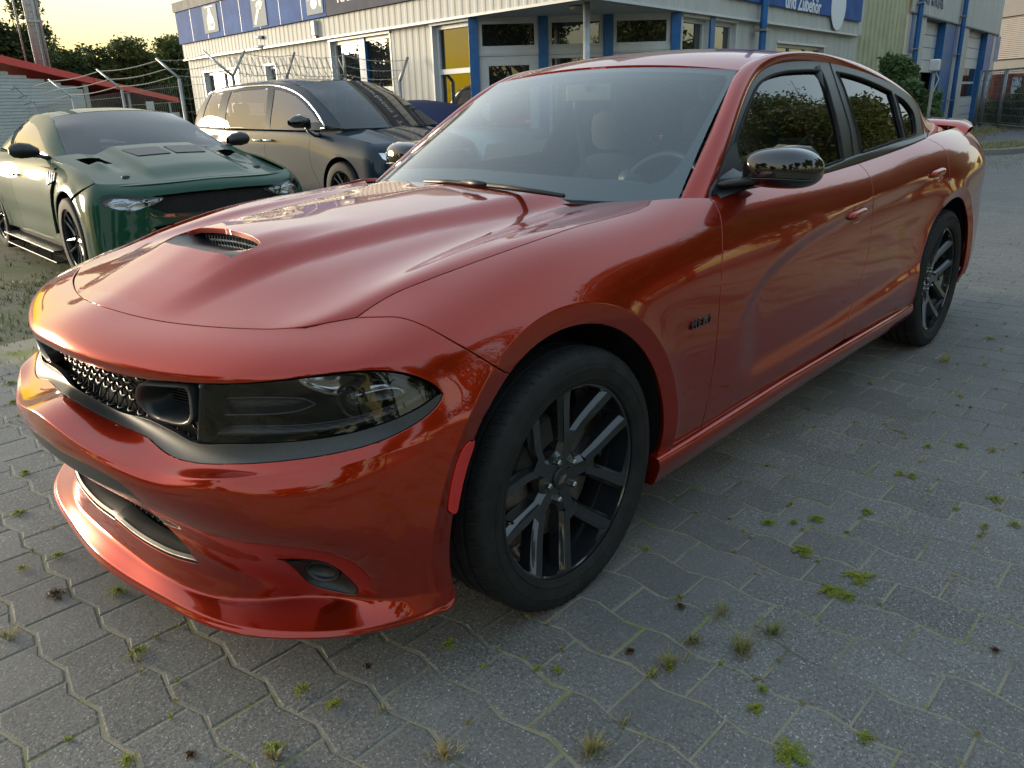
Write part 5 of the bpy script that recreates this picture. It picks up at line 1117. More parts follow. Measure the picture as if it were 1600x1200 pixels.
def loop_px(surf, px, sharp=(), name=''):
    """closed outline; indices in sharp stay corners"""
    n = len(px); sharp = sorted(sharp); out = []
    for a, b in zip(sharp, sharp[1:]+[sharp[0]+n]):
        seg = [px[i % n] for i in range(a, b+1)]; c = surf.curve(seg, step=5, name=name); out.append(c[:-1])
    return np.concatenate(out)
wf = loop_px(GLS, win_f, (0, 1, 6, 17, 19), 'win_f'); wr = loop_px(GLS, win_r, (0, 4, 8, 10), 'win_r'); wq = loop_px(GLS, win_q, (0, 5, 6), 'win_q')
frame_loop = np.concatenate([frame_out, b_trim_top])
bsplit = gc([(1293, 93), (1310, 145.6), (1321, 180), (1327, 202), (1333, 250)], name='bsplit')
fr_vfn = panel(GLS, frame_loop, [wf, wr, wq], (.25, .4), off=.004, gap=.001, flange=.012)
emit('window_frame', fr_vfn, M_TRIM, sedan, both='pair')
for nm, lp in (('front_window', wf), ('rear_window', wr), ('quarter_window', wq)):
    cen = lp.mean(0); big = cen+(lp-cen)*1.03
    emit(nm, panel(GLS, big, (), (.5, .8), off=-.006, gap=0, flange=0), M_SIDEGF if nm == 'front_window' else M_SIDEGL, sedan, both='pair')
# rubber edge round each pane and the split between the doors
for lp, w in ((wf, .006), (wr, .006), (wq, .005)):
    P = GLS.ev(lp)+GLS.nrm(lp)*.003; mb = MB(); mb.tube(list(P), w, 6, closed=True); o = mb.build('window_seal', M_RUBBER, sedan, smooth=True)
    mb = MB(); mb.tube([p*np.array([1, -1, 1]) for p in P], w, 6, closed=True); mb.build('window_seal', M_RUBBER, sedan, smooth=True)
for s in (1, -1):
    P = GLS.ev(bsplit)+GLS.nrm(bsplit)*.0045; mb = MB(); mb.tube([p*np.array([1, s, 1]) for p in P], .0022, 6); mb.build('door_gap_seal', M_DARK, sedan)
# belt moulding
bl = np.concatenate([belt_f[::-1], belt_r[::-1][1:]]); lowP = BELT.ev(bl); t_ = np.linspace(0, 1, 50)
def resample(P, n):
    P = np.asarray(P); s = np.r_[0, np.cumsum(np.linalg.norm(np.diff(P, axis=0), axis=1))]; t = np.linspace(0, s[-1], n); return np.stack([np.interp(t, s, P[:, i]) for i in range(3)], 1)
A = resample(lowP, 60); B = resample(GLS.ev(b_trim_top[::-1]), 60)
for s in (1, -1):
    m = np.array([1, s, 1]); mb = MB(); G = []
    for a, b in zip(A, B): G.append([(a+[0, .006, -.004])*m, (a+[0, -.004, 0])*m, (a*.6+b*.4+[0, -.007, .002])*m, (b*.8+a*.2+[0, -.008, .004])*m, (b+[0, -.004, .006])*m, (b+[0, .010, .004])*m])
    mb.grid(G, flip=(s > 0)); mb.build('belt_moulding', M_TRIM, sedan, smooth=True)
# ---- roof rail and pillars (red) from the frame edge to the windscreen / roof ditch
Fp = resample(GLS.ev(frame_out), 15)
Dk = np.array([(.748,-.75,1.017),(.895,-.716,1.115),(1.045,-.678,1.212),(1.19,-.64,1.306),(1.34,-.602,1.390),(1.50,-.590,1.434),(1.70,-.582,1.452),(1.95,-.578,1.457),(2.25,-.572,1.447),(2.55,-.568,1.418),(2.82,-.564,1.358),(3.08,-.560,1.284),(3.33,-.558,1.206),(3.56,-.562,1.156),(3.80,-.575,1.115)])
Fk = []
fpts = GLS.ev(frame_out)
def near_f(px): 
    d = np.hypot(*(proj(fpts)-np.array(px)).T); return fpts[d.argmin()]
FPX_ = [(1110, 300), (1128, 252), (1147, 200), (1165, 150), (1186, 114), (1218, 99.5), (1250, 96), (1287, 97.8), (1325, 106), (1362, 118.4), (1400, 136), (1420, 151), (1434, 167.5), (1440, 187), (1445.5, 212)]
Fk = np.array([near_f(p) for p in FPX_])
net = []
for i, (f, d) in enumerate(zip(Fk, Dk)):
    e = d-f; tan = (Dk[min(i+1, 14)]-Dk[max(i-1, 0)]); n = np.cross(tan, e); n /= np.linalg.norm(n); n *= np.sign(n@np.array([0, -1, .8])) or 1
    L = np.linalg.norm(e); h = min(.16*L, .022 if i < 9 else .015) if i > 3 else .012+.002*i
    fx = f+n*.004
    net.append([fx-e*.10-n*.010, fx+n*.002, fx+e*.18+n*h*.8, fx+e*.45+n*h*1.15, fx+e*.75+n*h*.8, d+n*.001, d+e*.05-n*.012])
net = np.array(net); ext = 2*net[-1]-net[-2]; net = np.concatenate([(2*net[0]-net[1])[None], net, ext[None]])
net[-1, :, 2] -= .01
RAIL = Surf(net, sharpen=1, scale=(.2, .05))
nn = RAIL.nrm(np.array([[8, 3.]]))[0]
if nn@np.array([0, -1, 1]) < 0: RAIL.flip = -1
u0 = .75
rl = np.concatenate([np.stack([np.linspace(u0, 16, 80), np.full(80, .7)], 1), np.stack([np.full(5, 16.), np.linspace(.7, 5.25, 5)], 1)[1:], np.stack([np.linspace(16, u0, 80), np.full(80, 5.25)], 1)[1:]])
emit('roof_rail', panel(RAIL, rl, (), (.12, .25), gap=0, flange=.006), M_PAINT, sedan, both='pair')
# ---- roof, windscreen, rear screen, boot lid
Dr = RAIL.ev(np.stack([np.linspace(5, 15, 11), np.full(11, 5.)], 1))
def roofnet(D, cx, cz, lead=0):
    net = []
    for (d, x0, z0) in zip(D, cx, cz):
        row = []
        for t in (0, .15, .3, .5, .7, .85, .95, 1.0, 1.03):
            w = t**2.2 if t <= 1 else 1+(t-1)*3
            row.append((x0+(d[0]-x0)*min(t**2, 1), d[1]*t, z0+(d[2]-z0)*w))
        net.append(row)
    return net
RX = [1.30, 1.46, 1.66, 1.93, 2.24, 2.54, 2.78]; RZ = [1.431, 1.470, 1.495, 1.504, 1.492, 1.460, 1.417]
ROOF = Surf(roofnet(Dk[4:11], RX, RZ), sharpen=1, scale=(.3, .08)); ROOF.Q[:, 0] = ROOF.Q[:, 2]*np.array([1, -1, 1])
if ROOF.nrm(np.array([[2, 3.]]))[0][2] < 0: ROOF.flip = -1
rl = np.array([(0, 0), (0, 7), (6, 7), (6, 0)], float)
def dens(L, n=14): 
    o = []
    for a, b in zip(L, np.roll(L, -1, 0)): o += [a+(b-a)*i/n for i in range(n)]
    return np.array(o)
emit('roof', panel(ROOF, dens(rl), (), (.25, .4), gap=.001, flange=.01), M_PAINT, sedan, both=True)
rg_b = [Dk[10], Dk[11], Dk[12], Dk[13]]; RG = Surf(roofnet(rg_b, [2.80, 3.08, 3.34, 3.62], [1.413, 1.330, 1.240, 1.145]), sharpen=0, scale=(.3, .08)); RG.Q[:, 0] = RG.Q[:, 2]*np.array([1, -1, 1])
if RG.nrm(np.array([[2, 3.]]))[0][2] < 0: RG.flip = -1
emit('rear_screen', panel(RG, dens(np.array([(0, 0), (0, 7), (3, 7), (3, 0)], float)), (), (.4, .6), gap=.001, flange=.004, off=-.003), M_SIDEGL, sedan, both=True)
mb = MB(); G = []
for x, z, yw in ((3.66, 1.15, .58), (3.72, 1.13, .60), (3.85, 1.118, .60), (4.0, 1.108, .58), (4.09, 1.095, .54), (4.12, 1.07, .52)):
    G.append([(x-.05*(t*t), yw*t, z-.012*abs(t)**3) for t in np.linspace(-1, 1, 15)])
mb.grid(G); mb.build('boot_lid', M_PAINT, sedan, smooth=True)
def wnet():
    net = []
    for i, t in enumerate(np.linspace(-.06, 1.0, 9)):
        row = []
        for a in (0, .15, .3, .45, .6, .75, .87, .95, 1.0):
            yb, yt = .745*a, .598*a
            b = np.array([.455+.285*a**2.3, -yb, 1.046-.030*a**2]); tt = np.array([1.295+.045*a**2, -yt, 1.424-.033*a**2])
            p = b+(tt-b)*t; bulge = .020*4*t*(1-t)*(1-.3*a) if 0 < t < 1 else 0
            row.append(p+np.array([-.40, 0, .91])*bulge)
        net.append(row)
    return net
WS = Surf(wnet(), sharpen=1, scale=(.11, .08)); WS.Q[:, 0] = WS.Q[:, 2]*np.array([1, -1, 1])
if WS.nrm(np.array([[4, 3.]]))[0][2] < 0: WS.flip = -1
ws_loop = dens(np.array([(0, 0), (0, 8), (8, 8), (8, 0)], float), 16)
emit('windscreen', panel(WS, ws_loop, (), (.3, .3), gap=0, flange=0), M_WSHIELD, sedan, both=True)
# printed black band round the windscreen edge, on the inside of the glass
def band_w(): 
    o = dens(np.array([(0, 0), (0, 8), (8, 8), (8, 0)], float), 16)
    px = [(700, 287), (880, 307), (960, 313), (1040, 314)]
    inn = catmull([(1.25, 0), (1.15, 3), (1.05, 5), (.95, 6.2), (1.35, 6.75), (2.2, 7.1), (4, 7.35), (6, 7.45), (7.1, 7.4), (7.5, 7.0), (7.62, 6), (7.68, 3), (7.7, 0)], n=5)
    return np.concatenate([[(0, 0)], o[1:16], o[16:32], o[32:48], [(8, 0)], inn[::-1]])
emit('windscreen_border', panel(WS, band_w(), (), (.3, .3), gap=0, flange=0, off=-.004), M_TRIM, sedan, both=True)
# ---- wheels
def make_wheel(loc, s, rot0):
    # geometry is made with the outer face towards -y (s=-1) and mirrored for the right-hand side
    mb = MB()
    prof = [(.2715,-.113),(.2728,-.109),(.2705,-.1035),(.263,-.103),(.259,-.100),(.257,-.085),(.255,-.06),(.247,-.035),(.240,0),(.240,.06),(.250,.09),(.266,.105)]
    mb.lathe(prof, 96, 1)
    def bar(a0, r0, a1, r1, w0, w1, y0, y1, d0, d1, n, skew=0):
        rows = []
        for i in range(n):
            t = i/(n-1)
            def cen(t): 
                e = t**1.0; a = math.radians(a0+(a1-a0)*(1-abs(1-e)**1.6)); r = r0+(r1-r0)*t; return np.array([r*math.cos(a), r*math.sin(a)])
            c = cen(t); d = cen(t+.01)-c; d /= np.linalg.norm(d); p = np.array([-d[1], d[0]]); w = w0+(w1-w0)*t; y = y0+(y1-y0)*t**1.3; dp = d0+(d1-d0)*t
            sec = [(-w*1.05, dp), (-w, .014), (-w*.62, .0035), (-w*.55, .0), (w*.55, 0), (w*.62, .0035), (w, .014), (w*1.05, dp)]
            rows.append([(c[0]+p[0]*q, -(y-z), c[1]+p[1]*q) for q, z in sec])
        mb.grid(rows, flip=True)
    for k_ in range(5):
        a = rot0+72*k_
        bar(a, .030, a, .134, .0310, .0320, .060, .070, .05, .045, 5)
        for q in (-1, 1): bar(a+q*7.5, .104, a+q*21.5, .266, .0190, .0240, .0670, .1020, .045, .05, 12)
    mb.lathe([(0., -.058), (.045, -.058), (.066, -.061), (.078, -.052), (.080, -.01)], 48, 1)
    if s > 0: mb.V = [(x, -y, z) for x, y, z in mb.V]; mb.F = [f[::-1] for f in mb.F]
    w = mb.build('wheel', M_RIM, sedan, auto=32); w.location = loc
    sg = -1 if s < 0 else 1
    def M2(m): 
        if s > 0: m.V = [(x, -y, z) for x, y, z in m.V]; m.F = [f[::-1] for f in m.F]
        return m
    # tyre: profile with shoulder, side wall rings and grooved tread
    R = .3615; m = MB(); pr = [(.2665,-.106),(.270,-.1125),(.277,-.1150),(.283,-.1195),(.284,-.1178),(.290,-.1185),(.300,-.1222),(.312,-.1232),(.3125,-.1245),(.315,-.1245),(.3155,-.1230),(.328,-.1210),(.340,-.1165),(.349,-.1105),(.3545,-.103)]
    tr = []
    for g in (-.098, -.060, -.022, .022, .060, .098):
        pass
    tread = [(.3575,-.095),(.3590,-.088),(.3600,-.0665),(.3535,-.0655),(.3535,-.0575),(.3605,-.0565),(R,-.0245),(.3540,-.0235),(.3540,-.0145),(R,-.0135),(R,.0135),(.3540,.0145),(.3540,.0235),(R,.0245),(.3605,.0565),(.3535,.0575),(.3535,.0655),(.3600,.0665),(.3590,.088),(.3575,.095)]
    full = pr+tread+[(r, -a) for r, a in pr[::-1]]
    m.lathe(full, 160, 1); M2(m); ty = m.build('tyre', M_RUBBER, w, auto=40)
    # tread block sipes on the outer shoulders
    m = MB()
    for i in range(72):
        a = 2*math.pi*i/72
        for y0, y1 in ((-.108, -.070), (.070, .108)):
            c, d = math.cos(a), math.sin(a); t = np.array([-d, 0, c]); u = np.array([c, 0, d])
            P = [u*(.3525)+np.array([0, y0, 0]), u*.3592+np.array([0, (y0+y1)/2+.0*y0, 0])+t*.004, u*.3602+np.array([0, y1, 0])+t*.010]
            if y0 < 0: m.tube(P, .0026, 4, caps=False)
    M2(m); m.build('tread_sipes', M_DARK, w)
    m = MB()
    for i in range(36):                                            # raised lettering-like ribs on the side wall
        a = math.radians(60+i*2.2 if i < 18 else 230+(i-18)*2.2); c, d = math.cos(a), math.sin(a)
        m.tube([(c*.318, -.1228, d*.318), (c*.326, -.1222, d*.326)], .0012, 4)
    M2(m); m.build('sidewall_ribs', M_RUBBER, w)
    m = MB(); m.lathe([(0, -.066), (.020, -.0665), (.0275, -.0655), (.030, -.062), (.030, -.05)], 40, 1); M2(m); cp = m.build('centre_cap', M_BLACK, w, auto=30)
    m = MB()
    for q in (-1, 1):
        poly = [(-.013+.004*q, -.006+q*.0045-.003), (.009+.004*q, -.006+q*.0045-.003), (.014+.004*q, .0+q*.0045+.001), (-.008+.004*q, .0+q*.0045+.001)]
        m.prism(poly, -.0685, -.066, lambda v: np.array([v[0], v[2], v[1]+.002]))
    M2(m); m.build('cap_badge', M_STEEL, w)
    for k_ in range(5):
        a = math.radians(rot0+36+72*k_); m = MB(); c, d = .057*math.cos(a), .057*math.sin(a)
        m.lathe([(0, -.077), (.0055, -.0765), (.0085, -.073)], 6, 1, (c, 0, d)); m.lathe([(.0095, -.073), (.0098, -.058), (.0105, -.056), (.013, -.055)], 6, 1, (c, 0, d)); M2(m); m.build('wheel_nut', M_STEEL, w, auto=30)
    m = MB(); a = math.radians(rot0+180+4); m.tube([(.246*math.cos(a), -.085, .246*math.sin(a)), (.238*math.cos(a), -.110, .238*math.sin(a))], [.0045, .0038], 10); M2(m); m.build('valve', M_CHROME, w)
    m = MB(); m.lathe([(.09, -.02), (.10, -.024), (.165, -.024), (.1755, -.022), (.1755, .004), (.10, .004)], 64, 1); M2(m); m.build('brake_disc', M_DUST, w, auto=30)
    m = MB(); 
    for i in range(9):
        pass
    P = [[(r*math.cos(a), y, r*math.sin(a)) for r, y in ((.118, -.012), (.118, -.055), (.185, -.055), (.196, -.040), (.196, .0))] for a in np.linspace(math.radians(100), math.radians(165), 10)]
    m.grid(P); M2(m); m.build('brake_caliper', M_DARK, w, auto=40)
    return w
WH_Z = .356
make_wheel((-.005, -.805, WH_Z), -1, 0); make_wheel((-.005, .805, WH_Z), 1, 20)
make_wheel((3.058, -.81, WH_Z), -1, -10); make_wheel((3.058, .81, WH_Z), 1, 35)
# wheel-arch liners and a closed underside
for cx, a0 in ((-.03, 0), (3.058, 0)):
    for s in (-1, 1):
        mb = MB(); G = []
        for a in np.linspace(-18, 196, 34):
            r = .445; c, d = math.cos(math.radians(a)), math.sin(math.radians(a)); z = max(.36+r*d, .26)
            G.append([(cx+(r)*c, s*.905, z), (cx+(r+.012)*c, s*.88, z+.01), (cx+(r+.01)*c, s*.70, z), (cx+r*c, s*.45, z)])
        mb.grid(G, flip=(s > 0)); G2 = [[(cx+.44*math.cos(t)*q, s*.455, max(.16, .36+.44*math.sin(t)*q)) for q in (0, .5, 1)] for t in np.linspace(-math.pi, math.pi, 25)]
        mb.grid(G2); mb.build('wheel_arch_liner', M_DARK, sedan, smooth=True)
mb = MB()
mb.box((.40, -.86, .19), (2.63, .86, .24)); mb.box((-.76, -.42, .17), (4.0, .42, .26)); mb.box((-.70, -.60, .17), (-.46, .60, .2)); mb.box((3.5, -.74, .24), (4.02, .74, .3))
mb.build('underbody', M_DARK, sedan)
mb = MB()                                                          # engine bay / bulkhead block so no light leaks through
mb.box((-.46, -.60, .3), (-.10, .60, .84)); mb.box((-.10, -.60, .3), (.45, .60, .93)); mb.box((.46, -.70, .24), (.60, .70, .93)); mb.box((3.50, -.5, .3), (3.95, .5, 1.0))
mb.build('inner_body', M_DARK, sedan)
# ---- side skirts
def skirt(s):
    # section (offset y, z) along x; top ledge catches the sky
    xs = np.array([.362, .37, .5, .8, 1.2, 1.7, 2.1, 2.4, 2.58, 2.62]); rows = []
    for x in np.linspace(.362, 2.62, 60):
        zt = np.interp(x, [.36, 1.2, 2.62], [.300, .318, .318]); zb = np.interp(x, [.36, .6, 1.2, 2.0, 2.62], [.205, .212, .228, .238, .232])
        yo = np.interp(x, [.36, .5, 2.3, 2.62], [.940, .944, .948, .938]); rows.append([(x, s*(yo-.035), zt+.002), (x, s*(yo-.014), zt), (x, s*(yo-.004), zt-.003), (x, s*yo, zt-.010), (x, s*(yo+.003), zt-.03),
            (x, s*(yo-.002), (zt+zb)/2), (x, s*(yo-.014), zb+.012), (x, s*(yo-.026), zb), (x, s*(yo-.08), zb+.004)])
    mb = MB(); mb.grid(rows, flip=(s < 0)); 
    for i in (0, -1): mb.add(rows[i], [tuple(range(9)) if (i == 0) == (s < 0) else tuple(range(9))[::-1]])
    o = mb.build('side_skirt', M_PAINT, sedan, auto=50)
skirt(-1); skirt(1)
# ---- grille recess, mesh, lamp housing
duct_px = [(214, 605), (217, 600), (226, 598), (250, 599.5), (285, 601.5), (296, 604), (300, 612), (304, 640), (304, 655), (300, 662), (285, 665), (262, 660), (240, 652), (222, 635), (213, 620)]
def inset(surf, uvs, d): return surf.ev(uvs)-surf.nrm(uvs)*d
def Pm(P, s): P = np.array(P, float); P = P.copy(); P[..., 1] *= s; return P
# grille backing follows the nose 8 cm behind it
for nm, v0, v1, u1, d in (('grille_backing', 3.9, 6.6, 4.3, .075), ('lower_grille_backing', float(vm(10.2)), float(vm(12.4)), 4.2, .10)):
    us = np.linspace(0, u1, 24); vs = np.linspace(v0, v1, 8); g = np.array([[a, b] for a in us for b in vs]); P = inset(BELT, g, d).reshape(24, 8, 3); mb = MB()
    mb.grid(P); Q = P.copy(); Q[..., 1] *= -1; mb.grid(Q); mb.build(nm, M_DARK, sedan, smooth=True)
# honeycomb links: short bowed bars in staggered rows, standing proud of the backing
mb = MB()
def on(u, v, d): 
    q = np.array([[u, v]]); return (BELT.ev(q)-BELT.nrm(q)*d)[0]
arc = np.cumsum(np.r_[0, np.linalg.norm(np.diff(BELT.ev(np.stack([np.linspace(0, 4.4, 200), np.full(200, 5.2)], 1)), axis=0), axis=1)])
def u_at(sv): return float(np.interp(sv, arc, np.linspace(0, 4.4, 200)))
grille_o = None
P_lo = BELT.ev(np.stack([np.linspace(0, 4.4, 40), np.full(40, 6.1)], 1)); 
rowsz = np.linspace(0, 1, 6)
for r, t in enumerate(rowsz):
    for j in range(-13, 14):
        sv = (j+.5*(r % 2))*.046
        if abs(sv) > .47: continue
        def pt(ss, tt, dd):
            u = u_at(abs(ss)); p = on(u, 4.15+(6.15-4.15)*tt, dd); return p if ss <= 0 else p*np.array([1, -1, 1])
        if in_poly(proj(pt(-abs(sv), t, .03)), np.array(duct_px, float))[0] or abs(sv) > .44 and t > 2: continue
        # horizontal waisted link
        w = .0155; P = [pt(sv+w*a, t+b, .030-c) for a, b, c in ((-1, -.028, 0), (-.55, .0, .004), (0, .012, .005), (.55, 0, .004), (1, -.028, 0))]
        mb.tube(P, [.0034, .0042, .0046, .0042, .0034], 6)
        # limbs down to the next row
        if r < 5:
            for q in (-1, 1): mb.tube([pt(sv+q*w, t-.028, .030), pt(sv+q*.0175, t+.5/5, .034), pt(sv+q*.0075, t+1/5-.03, .032)], .0021, 5, caps=False)
mb.build('grille_mesh', M_TRIM, sedan, smooth=True)
mb = MB()
for r in range(5):
    for j in range(-14, 15):
        sv = (j+.5*(r % 2))*.034
        if abs(sv) > .44: continue
        def pt(ss, vv, dd):
            u = u_at(abs(ss)); p = on(u, vv, dd); return p if ss <= 0 else p*np.array([1, -1, 1])
        c = [pt(sv+.014*math.cos(math.radians(60*q+30)), float(vm(10.75+r*.27+.16*math.sin(math.radians(60*q+30)))), .045) for q in range(6)]; mb.tube(c, .0024, 5, closed=True)
mb.build('lower_grille_mesh', M_TRIM, sedan, smooth=True)
# dark insert band across the lower bumper and the bright blade under it
ins_b = catmull([(0, float(vm(10.35))), (.9, float(vm(10.35))), (1.7, float(vm(10.42))), (2.05, float(vm(10.72))), (2.24, float(vm(11.10)))], n=8)
ins_loop = np.concatenate([ins_top[::-1][:-1], [low_side[-1]], ins_b[::-1]])
emit('bumper_insert', panel(BELT, ins_loop, res=(.12, .2), gap=.0008, off=-.003, flange=.03), M_GREYTRIM, sedan, both=True)
mb = MB(); rows = []
lb = np.concatenate([low_bot]); 
for q in resample(np.concatenate([BELT.ev(lb)]), 30):
    pass
L = resample(BELT.ev(lb), 30); nL = BELT.nrm(np.stack([np.linspace(lb[0, 0], lb[-1, 0], 30), np.linspace(lb[0, 1], lb[-1, 1], 30)], 1))
for s in (1, -1):
    rows = []
    for i, (p, n) in enumerate(zip(L, nL)):
        t = i/29; h = .026-.006*t; n2 = np.array([n[0], n[1], 0]); n2 /= np.linalg.norm(n2)
        rows.append(Pm([p-n2*.004+[0, 0, .004], p-n2*.001+[0, 0, .008], p-n2*.006+[0, 0, .016], p-n2*.014+[0, 0, h*.7], p-n2*.026+[0, 0, h], p-n2*.05+[0, 0, h+.001]], s))
    mb.grid(rows, flip=(s < 0))
mb.build('lower_grille_blade', M_BLACK, sedan, auto=45)
mb = MB(); mb.tube([p-np.array([n[0], n[1], 0])*.002+[0, 0, .007] for p, n in zip(L, nL)], .0028, 6); mb.build('blade_edge', M_STEEL, sedan, smooth=True)
# scoop inner wall under the lower opening
mb = MB()
for s in (1, -1):
    rows = [Pm([p-np.array([n[0], n[1], 0])*.0+[0, 0, 0], p-np.array([n[0], n[1], 0])*.09+[0, 0, -.005]], s) for p, n in zip(L, nL)]; mb.grid(rows, flip=(s < 0))
mb.build('scoop_floor', M_DARK, sedan)
# air intake bezel inboard of the lamp
dl = BELT.curve(duct_px+[duct_px[0]], step=5, name='duct')[:-1]
P0 = BELT.ev(dl); N0 = BELT.nrm(dl); N0 = N0*[1, 1, .3]; N0 /= np.linalg.norm(N0, axis=1)[:, None]; cen = P0.mean(0); nav = N0.mean(0)
for s in (1, -1):
    mb = MB(); G = []
    for p, n in zip(P0, N0):
        r = p-cen
        G.append(Pm([p-n*.05, p-n*.004, cen+r*.98+n*.004, cen+r*.90+n*.005, cen+r*.84+n*.001, cen+r*.80-nav*.012, cen+r*.70-nav*.040+[0, 0, -.006], cen+r*.60-nav*.075+[0, 0, .004], cen+r*.02-nav*.078], s))
    mb.grid(G, closed_u=True, flip=(s > 0)); d = mb.build('brake_duct', M_GREYTRIM, sedan, auto=60)
    mb = MB()
    for k_ in range(7): 
        z = cen[2]+.018-k_*.007; mb.box((-.004, -.06, -.001), (.004, .06, .001), R=np.array([[nav[0], -nav[1], 0], [nav[1], nav[0], 0], [0, 0, 1]]), O=(cen-nav*.06+[0, 0, z-cen[2]]))
    mb.V = [tuple(Pm(v, s)) for v in mb.V]; mb.build('duct_slats', M_TRIM, d)
# ---- headlamps: bowl, inner modules and clear lens
lc = lamp_loop.mean(0)
def lamp(s):
    o = emit('headlamp', lens_vfn if s > 0 else mirror(lens_vfn), M_LENS, sedan)
    # housing bowl
    mb = MB(); P = BELT.ev(lamp_loop); N = BELT.nrm(lamp_loop); cc = P.mean(0); n0 = np.array([-.80, -.58, .1]); G = []
    for p, n in zip(P, N):
        r = p-cc; G.append(Pm([p-n*.006, p-n*.020, cc+r*.985-n*.045*0-n0*.05*0+ -n*.06, cc+r*.93-n*.085], s))
    mb.grid(G, closed_u=True, flip=(s > 0)); mb.build('lamp_housing', M_LAMPBLK, o, smooth=True)
    us = None
    mb = MB(); lo = panel(BELT, lc+(lamp_loop-lc)*.99, res=(.2, .3), gap=0, flange=0, off=-.075); V, F, N2 = lo
    mb.add(Pm(V, s), F); mb.build('lamp_back', M_LAMPBLK, o, smooth=True)
    def px3(L, d, step=6):
        q = BELT.curve(L, step=step); return Pm(BELT.ev(q)-BELT.nrm(q)*d, s)
    # lower light strip running to the outer tip
    mb = MB(); up = px3([(330, 676), (360, 672), (430, 671), (492, 667), (557, 655), (615, 636), (650, 618), (672, 606)], .030); dn = px3([(326, 684), (360, 684), (430, 683), (492, 678), (557, 666), (618, 647), (654, 629), (677, 613)], .022)
    A_, B_ = resample(up, 40), resample(dn, 40); mid = (A_+B_)/2; off = np.cross(B_[1]-A_[1], A_[2]-A_[1]); 
    G = [[a, a*.6+b*.4+c, a*.2+b*.8+c, b] for a, b, c in zip(A_, B_, [np.array([-.006, -.006*s, 0])]*40)]
    mb.grid(G); mb.build('light_strip', M_STRIP, o, smooth=True)
    mb = MB(); mb.tube(A_, .0012, 5); mb.tube(B_, .0012, 5); mb.build('strip_trim', M_LAMPGREY, o)
    # indicator reflector: two blades closing to a point
    mb = MB(); U_ = px3([(338, 628), (380, 627), (430, 627), (468, 629), (486, 637)], .030); D_ = px3([(338, 654), (380, 653), (430, 651), (462, 646), (486, 637)], .026); A_, B_ = resample(U_, 26), resample(D_, 26)
    G = [[a+[.0, 0, .0], a*.8+b*.2+np.array([.018, .014*s, 0]), a*.5+b*.5+np.array([.024, .018*s, 0]), a*.2+b*.8+np.array([.012, .010*s, 0]), b] for a, b in zip(A_, B_)]
    mb.grid(G); mb.build('indicator_reflector', M_STRIP, o, smooth=True)
    mb = MB(); mb.tube(A_, .0018, 5); mb.tube(B_, .0018, 5); mb.build('indicator_trim', M_LAMPGREY, o)
    # projector and its curved bright shroud
    c = BELT.inv((548, 632))[0]; pc0 = BELT.ev(c)[0]; nn_ = BELT.nrm(c[None])[0]; 
    mb = MB(); ax = np.array([-.93, -.36, 0]); ax /= np.linalg.norm(ax); x1 = np.cross(ax, [0, 0, 1]); x2 = np.cross(x1, ax); ctr = pc0-nn_*.055; G = []
    for j in range(28):
        w = 2*math.pi*j/28; dr = x1*math.cos(w)+x2*math.sin(w); G.append(Pm([ctr+dr*.041-ax*.01, ctr+dr*.041+ax*.014, ctr+dr*.036+ax*.018, ctr+dr*.032+ax*.010, ctr+dr*.030+ax*.004], s))
    mb.grid(G, closed_u=True); mb.build('projector_ring', M_LAMPBLK, o, smooth=True)
    mb = MB(); G = [[tuple(Pm(ctr+(x1*math.cos(w)+x2*math.sin(w))*.031*math.sin(q)+ax*(-.008+.026*math.cos(q)), s)) for q in np.linspace(.02, math.pi/2, 8)] for w in np.linspace(0, 2*math.pi, 25)]
    mb.grid(G); mb.build('projector_lens', M_PROJ, o, smooth=True)
    mb = MB(); U_ = px3([(440, 602), (480, 598), (520, 595), (560, 594), (600, 596), (630, 606), (640, 614)], .028); D_ = px3([(450, 606), (478, 617), (510, 624), (535, 622), (565, 620), (600, 612), (636, 618)], .045); A_, B_ = resample(U_, 30), resample(D_, 30)
    G = [[a, a*.7+b*.3+np.array([.016, .012*s, -.004]), a*.35+b*.65+np.array([.020, .015*s, -.006]), b] for a, b in zip(A_, B_)]
    mb.grid(G); mb.build('bright_shroud', M_CHROME, o, smooth=True)
    mb = MB(); U_ = px3([(552, 622), (580, 615), (610, 609), (628, 610), (634, 616)], .026); D_ = px3([(552, 634), (590, 629), (612, 625), (628, 620), (634, 616)], .032); A_, B_ = resample(U_, 20), resample(D_, 20)
    G = [[a, (a+b)/2+np.array([.010, .008*s, 0]), b] for a, b in zip(A_, B_)]; mb.grid(G); mb.build('side_module', M_LAMPGREY, o, smooth=True)
    mb = MB(); mb.tube(list(A_)+list(B_[::-1]), .0015, 5, closed=True); mb.build('side_module_trim', M_CHROME, o)
    mb = MB(); P = px3([(322, 608), (360, 607), (420, 603), (432, 602)], .03); mb.tube(P, .004, 6, flat=.4); mb.build('upper_blade', M_LAMPGREY, o, smooth=True)
M_LAMPBLK = mat('lamp_housing_black', (.010, .010, .010), .22); M_LAMPGREY = mat('lamp_bezel_grey', (.08, .08, .085), .25, metal=.5)
M_STRIP = mat('ribbed_lamp_optic', (.10, .10, .105), .25, metal=.75, build=lambda t, b: t.inp(b, 'Normal', t.bump(t.voro(t.co(), 220, rnd=.0), .8, .0015)))
M_PROJ = mat('projector_glass', (.02, .022, .025), .02, coat=1)
lamp(1); lamp(-1)
for s in (1, -1):                                                  # black pillar between grille and lamp
    mb = MB(); q = BELT.curve([(309, 692), (310, 660), (312, 625), (313, 602)], step=6); P = BELT.ev(q)-BELT.nrm(q)*.008; mb.tube(Pm(P, s), .0075, 8); mb.build('lamp_divider', M_TRIM, sedan, smooth=True)
